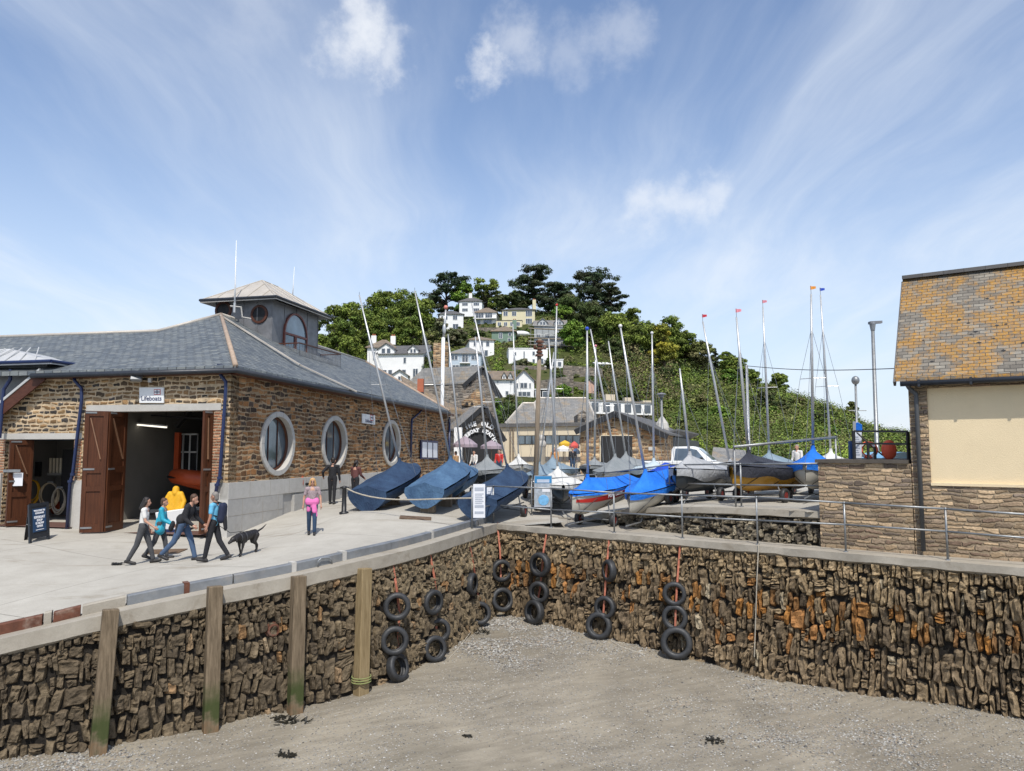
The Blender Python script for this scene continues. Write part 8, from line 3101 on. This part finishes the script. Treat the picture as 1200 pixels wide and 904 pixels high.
# ================================================================== PEOPLE AND THE DOG
m_skin = M('skin', (.46, .25, .17), .55, 0, .08, 8)
m_skin2 = M('skin_tanned', (.36, .18, .115), .55, 0, .08, 8)
m_hairb = M('hair_dark', (.018, .012, .009), .5, 0, .3, 30, .5, 120)
m_hairg = M('hair_grey', (.20, .18, .16), .6, 0, .25, 30, .5, 120)
m_hairbr = M('hair_brown', (.075, .036, .018), .55, 0, .3, 30, .5, 120)
m_hairbl = M('hair_strawberry', (.50, .29, .12), .55, 0, .25, 30, .5, 120)
m_jean = M('denim', (.055, .095, .17), .8, 0, .2, 8, .3, 90)
m_jeand = M('denim_dark', (.022, .05, .10), .8, 0, .2, 8, .3, 90)
m_char2 = M('grey_trousers', (.055, .056, .06), .85, 0, .2, 8, .3, 90)
m_blk = M('black_cloth', (.013, .013, .016), .85, 0, .25, 8, .3, 90)
m_wtee = M('white_tee', (.66, .64, .61), .8, 0, .06, 6, .2, 80)
m_btee = M('sky_blue_tee', (.13, .42, .62), .8, 0, .08, 6, .2, 80)
m_turq = M('turquoise_jacket', (.02, .33, .46), .6, 0, .15, 5, .2, 80)
m_maroon = M('maroon_top', (.115, .042, .038), .85, 0, .15, 8, .2, 80)
m_pinkc = M('pink_cardigan', (.68, .16, .40), .85, 0, .1, 8, .3, 90)
m_print2 = M('speckled_top', (.30, .23, .24), .85, 0, .75, 55, .2, 80)
m_shoe = M('shoes', (.02, .018, .018), .6, 0, .3, 9)


def capsules(segs, vox, name, m, par, subs=0):
    """tapered limbs melted into one continuous surface (voxel remesh), segs: (p, q, r0, r1, squash)"""
    mb = MB()
    for s in segs:
        a, b_, r0, r1 = Vector(s[0]), Vector(s[1]), s[2], s[3]
        n = 5
        d_ = (b_ - a)
        sq = s[4] if len(s) > 4 else 1.0
        pts, rad = [], []
        L_ = max(d_.length, 1e-4)
        dn = d_ / L_ if d_.length > 1e-4 else Vector((0, 0, 1))
        for i in range(4):
            an = math.pi / 2 * i / 4
            pts.append(a - dn * r0 * math.cos(an)); rad.append(max(.001, r0 * math.sin(an)))
        for i in range(n + 1):
            t_ = i / n
            pts.append(a + d_ * t_); rad.append(r0 + (r1 - r0) * t_)
        for i in range(1, 5):
            an = math.pi / 2 * i / 4
            pts.append(b_ + dn * r1 * math.sin(an)); rad.append(max(.001, r1 * math.cos(an)))
        k0 = len(mb.v)
        mb.tube(pts, rad, 12)
        if sq != 1.0:                                  # flatten front to back (local y)
            for i in range(k0, len(mb.v)):
                x, y, z = mb.v[i]
                t_ = max(0, min(1, (Vector((x, y, z)) - a).dot(dn) / L_))
                cy = (a + d_ * t_).y
                mb.v[i] = (x, cy + (y - cy) * sq, z)
    me = bpy.data.meshes.new(name)
    me.from_pydata(mb.v, [], mb.f)
    tmp = bpy.data.objects.new('tmp_body', me)
    COL.objects.link(tmp)
    md = tmp.modifiers.new('r', 'REMESH'); md.mode = 'VOXEL'; md.voxel_size = vox; md.use_smooth_shade = True
    sm = tmp.modifiers.new('s', 'SMOOTH'); sm.factor = .5; sm.iterations = 3
    dg = bpy.context.evaluated_depsgraph_get()
    out = bpy.data.meshes.new_from_object(tmp.evaluated_get(dg))
    bpy.data.objects.remove(tmp); bpy.data.meshes.remove(me)
    out.name = name
    out.materials.clear()
    return out


def join_mesh(me, mb):
    """append extra geometry (fingers, ears) to a mesh"""
    bm = bmesh.new(); bm.from_mesh(me)
    vs = [bm.verts.new(v) for v in mb.v]
    for f in mb.f:
        try: bm.faces.new([vs[i] for i in f]).smooth = True
        except ValueError: pass
    bm.to_mesh(me); bm.free()


def person(label, at, face, hgt, pose, top, legs, hair, skin=None, long_hair=False, sleeves='short', coat=None, female=False, shoes=None, bare_head=True, group=None):
    """standing / walking figure. face = heading (radians, 0 looks along +Y); pose: dict of joint angles in degrees"""
    skin = skin or m_skin
    t = thing('person', label, 'person', at, group, face)
    S = hgt / 1.75
    P0 = dict(lean=4, lt=22, lk=8, rt=-18, rk=22, la=-18, le=12, ra=20, re=18, head=0, turn=0)
    P0.update(pose)
    V = Vector

    def rx(v, a):                                      # swing forward (towards +y) by a degrees
        a = R(a); c_, s_ = math.cos(a), math.sin(a)
        return V((v.x, v.y * c_ - v.z * s_, v.y * s_ + v.z * c_))
    hw, sw = (.085, .165) if female else (.088, .195)
    hipz = .92
    legL = {}
    feet = []
    for sd_, th_, kn in ((-1, P0['lt'], P0['lk']), (1, P0['rt'], P0['rk'])):
        hp = V((sd_ * hw, 0, hipz))
        kne = hp + rx(V((0, 0, -.44)), th_)
        ank = kne + rx(V((0, 0, -.41)), th_ - kn)
        toe = ank + rx(V((0, .17, -.055)), (th_ - kn) * .55)
        heel = ank + rx(V((0, -.05, -.055)), (th_ - kn) * .55)
        legL[sd_] = (hp, kne, ank, toe, heel)
        feet += [toe.z, heel.z]
    dz = -min(feet) + .03
    up = lambda v: V((v.x, v.y, v.z + dz))
    for k_ in legL: legL[k_] = tuple(up(v) for v in legL[k_])
    pel = up(V((0, 0, hipz + .04)))
    chest = pel + rx(V((0, 0, .38)), -P0['lean'])
    neck = chest + rx(V((0, 0, .13)), -P0['lean'] * 1.2)
    head = neck + rx(V((0, .02, .135)), -P0['lean'] - P0['head'])
    arms = {}
    for sd_, a1, a2 in ((-1, P0['la'], P0['le']), (1, P0['ra'], P0['re'])):
        sh = chest + rx(V((sd_ * sw, 0, .055)), -P0['lean'])
        out = P0.get('lo' if sd_ < 0 else 'ro', 7)
        up_ = rx(V((sd_ * math.sin(R(out)) * .28, 0, -.28 * math.cos(R(out)))), a1)
        el = sh + up_
        fo = rx(V((sd_ * .02 + P0.get('lx' if sd_ < 0 else 'rx', 0), 0, -.245)), a1 + a2)
        arms[sd_] = (sh, el, el + fo, fo.normalized())
    k_ = lambda v: v * S
    fwd = rx(V((0, 1, 0)), -P0['lean'] - P0['head'])
    # ---- body: one skin
    segs = [(pel, chest, .125, .135, .75), (chest, neck, .075, .055), (neck, head - fwd * .005 - V((0, 0, .03)), .05, .056),
            (head + V((0, 0, .035)), head - V((0, 0, .02)), .082, .074), (head + fwd * .035 - V((0, 0, .055)), head + fwd * .03 - V((0, 0, .07)), .05, .045),
            (head + fwd * .085 - V((0, 0, .0)), head + fwd * .098 - V((0, 0, .025)), .012, .016)]
    for sd_ in (-1, 1):
        hp, kn, an, toe, heel = legL[sd_]
        segs += [(hp, kn, .082, .052), (kn, an, .052, .036), (heel, toe, .035, .032)]
        sh, el, wr, _ = arms[sd_]
        segs += [(chest + V((sd_ * .08, 0, .05)), sh, .07, .055), (sh, el, .047, .037), (el, wr, .036, .025), (wr, wr + arms[sd_][3] * .075, .026, .034, .7)]
    segs = [(k_(V(s[0])), k_(V(s[1])), s[2] * S, s[3] * S, *s[4:]) for s in segs]
    me = capsules(segs, .014, 'body', skin, t)
    mb = MB()
    for sd_ in (-1, 1):                                # fingers and thumb, rooted inside the palm
        sh, el, wr, d_ = arms[sd_]
        side = V((0, 1, 0)) if abs(d_.y) < .8 else V((0, 0, 1))
        side = (side - d_ * side.dot(d_)).normalized()
        inn = d_.cross(side) * (1 if d_.cross(side).x * sd_ < 0 else -1)
        for i, L_ in enumerate((.062, .072, .068, .052)):
            r0 = wr + d_ * .085 + side * (.026 - i * .0175)
            mb.tube([k_(r0 - d_ * .02), k_(r0 + d_ * L_ * .5 + inn * .006), k_(r0 + d_ * L_ * .85 + inn * .026)], [.0095 * S, .009 * S, .007 * S], 6)
        r0 = wr + d_ * .035 + side * .024
        mb.tube([k_(r0), k_(r0 + side * .03 + d_ * .03), k_(r0 + side * .035 + d_ * .058 + inn * .012)], [.011 * S, .010 * S, .008 * S], 6)
    right = V((1, 0, 0))
    for sd_ in (-1, 1):                                # ears
        mb.ball(k_(head + right * sd_ * .082 - V((0, 0, .005))), (.012 * S, .024 * S, .034 * S), 8, 6)
    join_mesh(me, mb)
    for p_ in me.polygons: p_.use_smooth = True
    link(me, 'body', skin, t)

    def piece(nm, segs, m, vox=.014):
        segs = [(k_(V(s[0])), k_(V(s[1])), s[2] * S, s[3] * S, *s[4:]) for s in segs]
        return link(capsules(segs, vox, nm, m, t), nm, m, t)

    def lathe_world(nm, mbx, m):
        mbx.v = [tuple(wmat(t) @ (V(v) * S)) for v in mbx.v]
        return mbx.build(nm, m, t, smooth=True)
    for sd_ in (-1, 1):
        e = MB(); e.ball(head + fwd * .077 + right * sd_ * .030 + V((0, 0, .012)), (.011, .008, .008), 8, 6)
        lathe_world('eye', e, m_dark)
    e = MB(); e.ball(head + fwd * .083 - V((0, 0, .058)), (.022, .006, .006), 8, 6)
    lathe_world('mouth', e, M('lips', (.30, .10, .085), .5))
    # ---- clothes
    piece('trousers', [(legL[s_][0] + V((0, 0, .03)), legL[s_][1], .098, .07) for s_ in (-1, 1)] + [(legL[s_][1], legL[s_][2] + V((0, 0, .02)), .07, .056) for s_ in (-1, 1)] + [(pel - V((.05, 0, -.02)), pel + V((.05, 0, .02)), .125, .125, .85)], legs)
    for s_ in (-1, 1):
        piece('shoe', [(legL[s_][4], legL[s_][3], .045, .042), (legL[s_][2] - V((0, 0, .01)), legL[s_][4], .046, .046)], shoes or m_shoe)
    tsegs = [(pel + V((0, 0, .03)), chest - V((0, 0, .05)), .145 if not female else .135, .158 if not female else .142, .78), (chest - V((0, 0, .05)), chest + V((0, 0, .06)), .15 if not female else .135, .095, .8)]
    for s_ in (-1, 1):
        sh, el, wr, _ = arms[s_]
        tsegs += [(chest + V((s_ * .07, 0, .045)), sh, .085, .068), (sh, sh.lerp(el, .62 if sleeves == 'short' else 1), .064, .056)]
        if sleeves == 'long': tsegs += [(el, el.lerp(wr, .96), .054, .042)]
    piece('top', tsegs, top)
    # ---- hair
    hs = [(head + V((0, 0, .05)) - fwd * .016, head + V((0, 0, .05)) - fwd * .018, .088, .088), (head - fwd * .03 + V((0, 0, .045)), head - fwd * .045 - V((0, 0, .04)), .08, .066)]
    if long_hair:
        hs += [(head - fwd * .05, chest - fwd * .10 + V((0, 0, long_hair)), .075, .05), (head - fwd * .01 + right * .06, neck - fwd * .06 + right * .06, .045, .04), (head - fwd * .01 - right * .06, neck - fwd * .06 - right * .06, .045, .04)]
    piece('hair', hs, hair, .012)
    return t, dict(pel=k_(pel), chest=k_(chest), neck=k_(neck), head=k_(head), arms={s_: tuple(k_(v) for v in arms[s_][:3]) for s_ in arms}, S=S, piece=piece, lw=lathe_world, legs=legL, rx=rx, V=V, fwd=fwd)


def head_to(px0, py0, px1, py1):
    a, b_ = G(px0, py0), G(px1, py1)
    return math.atan2(-(b_.x - a.x), b_.y - a.y)


GP = 'people walking on the quay'
east = -math.pi / 2                                    # facing picture right
# woman in a white T-shirt carrying a turquoise coat
g = G(166, 661)
t, d_ = person('woman in a white T-shirt with long dark hair walking right beside the turquoise jacket', g, east + .25, 1.70, dict(lean=4, lt=20, lk=6, rt=-16, rk=10, la=-6, le=30, ra=12, re=42), m_wtee, m_char2, m_hairb, None, .10, 'short', None, True, group=GP)
g2 = G(181, 657)
t, d_ = person('person in a turquoise jacket walking right, half hidden behind the white T-shirt woman', g2 + Vector((0, .25, 0)), east + .2, 1.62, dict(lean=6, lt=16, lk=8, rt=-16, rk=16, la=8, le=40, ra=14, re=48), m_turq, m_char2, m_hairbr, None, False, 'long', None, True, group=GP)
V = Vector
d_['piece']('jacket_hem', [(d_['pel'] / d_['S'] + V((-.05, 0, .1)), d_['pel'] / d_['S'] + V((.05, 0, -.12)), .165, .17, .85)], m_turq)
a = d_['arms'][1][2] / d_['S']
d_['piece']('shoulder_bag', [(a + V((.04, .06, .0)), a + V((.05, .02, -.12)), .09, .10, .7)], m_blk)
# man in black jacket striding right, jacket tied round the waist
g = G(213, 658)
t, d_ = person('man in a black top and blue jeans leaning forward as he strides right', g, east + .05, 1.80, dict(lean=20, head=4, lt=24, lk=10, rt=-24, rk=18, la=18, le=25, ra=-4, re=55), m_blk, m_jean, m_hairbr, None, False, 'long', group=GP)
p = d_['pel'] / d_['S']
d_['piece']('tied_jacket', [(p + V((-.07, -.01, .10)), p + V((.07, -.01, .10)), .15, .15, .9), (p + V((-.04, -.07, .06)), p + V((-.03, -.15, -.30)), .14, .12, .6), (p + V((.06, -.06, .05)), p + V((.06, -.11, -.26)), .12, .11, .6)], m_blk)
# man in light blue polo with rucksack and dog, facing left
g = G(249, 658)
DOGMAN = g
t, d_ = person('grey haired man in a sky blue T-shirt with dark rucksack, holding a dog lead', g, math.pi / 2 + .0, 1.74, dict(lean=-2, head=2, lt=12, lk=2, rt=-16, rk=16, la=4, le=10, ra=-6, re=14), m_btee, m_blk, m_hairg, m_skin2, False, 'short', group=GP)
p, c_ = d_['pel'] / d_['S'], d_['chest'] / d_['S']
rk = d_['piece']('rucksack', [(c_ + V((-.05, -.21, .02)), p + V((-.05, -.20, .10)), .105, .12, .8), (c_ + V((.05, -.21, .02)), p + V((.05, -.20, .10)), .105, .12, .8)], M('rucksack_navy', (.012, .017, .045), .8))
for s_ in (-1, 1):
    mbx = MB(); mbx.tube([c_ + V((s_ * .09, -.14, .10)), c_ + V((s_ * .10, -.02, .13)), c_ + V((s_ * .11, .115, .02)), p + V((s_ * .135, .06, .22)), p + V((s_ * .12, -.12, .16))], .019, 6)
    d_['lw']('shoulder_strap', mbx, m_blk)
d_['piece']('hanging_jacket', [(p + V((0, -.27, .12)), p + V((.0, -.30, -.14)), .09, .07, .6)], m_blk)
HANDW = wmat(t) @ d_['arms'][1][2]
# woman with pink cardigan
g = G(365, 627)
t, d_ = person('blonde woman in speckled top and jeans, pink cardigan at the waist', g, math.pi + .25, 1.66, dict(lean=1, lt=8, lk=8, rt=-7, rk=12, la=4, le=14, ra=-4, re=12, lo=17, ro=17), m_print2, m_jeand, m_hairbl, None, .22, 'short', None, True, group=GP)
hd = d_['head'] / d_['S']
d_['piece']('fringe', [(hd + V((s_ * .055, .03, .055)), hd + V((s_ * .085, .0, -.09)), .038, .042) for s_ in (-1, 1)] + [(hd + V((-.05, .045, .075)), hd + V((.05, .045, .075)), .034, .034)], m_hairbl)
p = d_['pel'] / d_['S']
p = p - V((0, 0, .09))
d_['piece']('cardigan', [(p + V((-.07, 0, .13)), p + V((.07, 0, .13)), .15, .15, .85), (p + V((-.05, .05, .10)), p + V((-.07, .10, -.16)), .09, .07, .6), (p + V((-.10, .04, .10)), p + V((-.12, .08, -.30)), .055, .05, .6), (p + V((.08, .02, .1)), p + V((.10, .02, -.12)), .08, .07, .8), (p + V((0, -.08, .1)), p + V((0, -.10, -.2)), .13, .12, .6)], m_pinkc)
mbx = MB()
for s_ in (-1, 1): mbx.ball(d_['head'] / d_['S'] + d_['fwd'] * .09 + V((s_ * .033, 0, .012)), (.026, .008, .018), 10, 6)
d_['lw']('sunglasses', mbx, m_black)
# couple looking into the station window
g = G(389, 591)
side = math.atan2(-SD.x, SD.y)
t, d_ = person('man in black standing with hand on hip, back turned, by the middle round window', g, side + .25, 1.78, dict(lean=3, lt=6, lk=2, rt=-6, rk=2, la=-30, le=75, ra=6, re=10, lo=32), m_blk, m_blk, m_hairb, None, False, 'long', group='couple at the station window')
g = G(408, 592)
t, d_ = person('person in a maroon top, back turned, between the man in black and the navy dinghy', g + Vector((.1, .7, 0)), side - .1, 1.66, dict(lean=4, lt=4, lk=2, rt=-4, rk=2, la=10, le=40, ra=14, re=45), m_maroon, m_blk, m_hairb, None, .26, 'long', None, True, group='couple at the station window')
# people farther off
for (px, Y, lb, tp_, f_) in ((935, 33, 'person in a white top standing far off behind the dinghies by the terrace', m_wtee, 2.2), (534.5, 44, 'dark haired person in tan standing under the nearest mauve parasol', M('tan_top', (.35, .21, .10), .8), 1.0), (556, 45.5, 'person in pale clothes sitting back under the mauve parasols', m_wtee, 2.5),
                             (585, 46, 'person in red by the right mauve parasol', m_red, 3.0), (671, 47, 'person in dark clothes under the red parasol', m_blk, 3.3), (650, 47.5, 'person in orange left of the yellow parasol pole', M('orange_top', (.5, .22, .06), .8), 2.9)):
    person(lb, at_ground(px, Y), f_, 1.72, dict(lean=2, lt=4, lk=2, rt=-4, rk=2, la=6, le=30, ra=4, re=20), tp_, m_jeand, m_hairb if px != 935 else m_hairg, None, False, 'long', group='people among the cafes and boats')

# ------------------------------------------------------------------ black labrador walking left, nose down
gh, gf = G(302, 646), G(274, 654)
fwd3 = (gf - gh); fwd3.z = 0; fwd3.normalize()
ctr = (gh + gf) / 2; ctr.z = gz(ctr.x, ctr.y)
dg_ = thing('dog', 'black labrador in a harness walking left with its nose low on a lead', 'dog', ctr, None, math.atan2(-fwd3.x, fwd3.y))
V = Vector
sl_ = (gz(*(ctr + fwd3 * .3).xy) - gz(*(ctr - fwd3 * .3).xy)) / .6
m_dog = M('black_fur', (.014, .011, .010), .5, 0, .3, 20, .4, 150)
sg = [((0, .22, .47), (0, -.06, .48), .135, .125, 1), ((0, -.06, .48), (0, -.32, .50), .12, .105, 1), ((0, .24, .50), (0, .40, .50), .10, .075, 1), ((0, .40, .50), (0, .52, .47), .075, .072, 1),
      ((0, .55, .46), (0, .66, .41), .055, .038, 1), ((0, .22, .42), (0, .1, .40), .10, .10, 1), ((0, -.42, .52), (0, -.64, .58), .030, .022, 1), ((0, -.64, .58), (0, -.80, .66), .022, .012, 1)]
for s_, sh, kn, pw in ((-1, (.20, .40), (.24, .22), (.30, .03)), (1, (.20, .40), (.17, .22), (.12, .03))):
    x = s_ * .075
    sg += [((x, sh[0], sh[1]), (x, kn[0], kn[1]), .055, .032, 1), ((x, kn[0], kn[1]), (x, pw[0], pw[1]), .028, .022, 1), ((x, pw[0], pw[1]), (x, pw[0] + .05, pw[1] - .005), .026, .024, 1)]
for s_, hp, kn, hk, pw in ((-1, (-.30, .46), (-.24, .30), (-.36, .18), (-.33, .03)), (1, (-.30, .46), (-.32, .28), (-.48, .18), (-.50, .03))):
    x = s_ * .07
    sg += [((x, hp[0], hp[1]), (x, kn[0], kn[1]), .085, .052, 1), ((x, kn[0], kn[1]), (x, hk[0], hk[1]), .045, .026, 1), ((x, hk[0], hk[1]), (x, pw[0], pw[1]), .024, .021, 1), ((x, pw[0], pw[1]), (x, pw[0] + .05, pw[1] - .005), .025, .023, 1)]
tilt = lambda v: V((v[0], v[1], v[2] + v[1] * sl_))
sg = [(tilt(s[0]), tilt(s[1]), s[2], s[3]) for s in sg]
link(capsules(sg, .012, 'body', m_dog, dg_), 'body', m_dog, dg_)
for s_ in (-1, 1):
    mb = MB(); mb.v = []
    mb.ball((s_ * .075, .47, .455 + .47 * sl_), (.014, .045, .07), 8, 6); mb.v = [tuple(wmat(dg_) @ V(v)) for v in mb.v]
    mb.build('ear', m_dog, dg_, smooth=True)
    mb = MB(); mb.ball((s_ * .045, .575, .475 + .55 * sl_), .010, 6, 5); mb.v = [tuple(wmat(dg_) @ V(v)) for v in mb.v]
    mb.build('eye', m_dark, dg_)
m_harn = M('harness_grey', (.06, .06, .065), .7)
for y in (.14, .30):
    mb = MB(); mb.lathe([(.142 if y < .2 else .118, -.018), (.148 if y < .2 else .124, 0), (.142 if y < .2 else .118, .018)], (0, y, .475 + y * sl_), (0, 1, -.1), 18); mb.v = [tuple(wmat(dg_) @ V(v)) for v in mb.v]
    mb.build('harness', m_harn, dg_, smooth=True)
a = wmat(dg_) @ V((0, .16, .62 + .16 * sl_))
mid_ = (HANDW + a) / 2 - V((0, 0, .12))
tag(MB().tube([HANDW, HANDW.lerp(mid_, .6), mid_, mid_.lerp(a, .6), a], .008, 5).build('lead', m_blk), 'thin dark dog lead from the man in sky blue to the black labrador', 'dog lead')

# yellow oilskin hung over the collecting box post
c_ = Vector((0, .6, 0))
sg = [(c_ + V((-.10, 0, 1.22)), c_ + V((-.10, 0, .80)), .13, .17, .8), (c_ + V((.10, 0, 1.22)), c_ + V((.10, 0, .80)), .13, .17, .8), (c_ + V((0, 0, 1.3)), c_ + V((0, .02, 1.42)), .12, .11)]
for s_ in (-1, 1):
    sg += [(c_ + V((s_ * .18, 0, 1.27)), c_ + V((s_ * .31, -.04, 1.02)), .085, .075), (c_ + V((s_ * .31, -.04, 1.02)), c_ + V((s_ * .27, -.14, .80)), .075, .07)]
link(capsules(sg, .016, 'oilskin', m_yellow, OILT), 'oilskin', m_yellow, OILT)
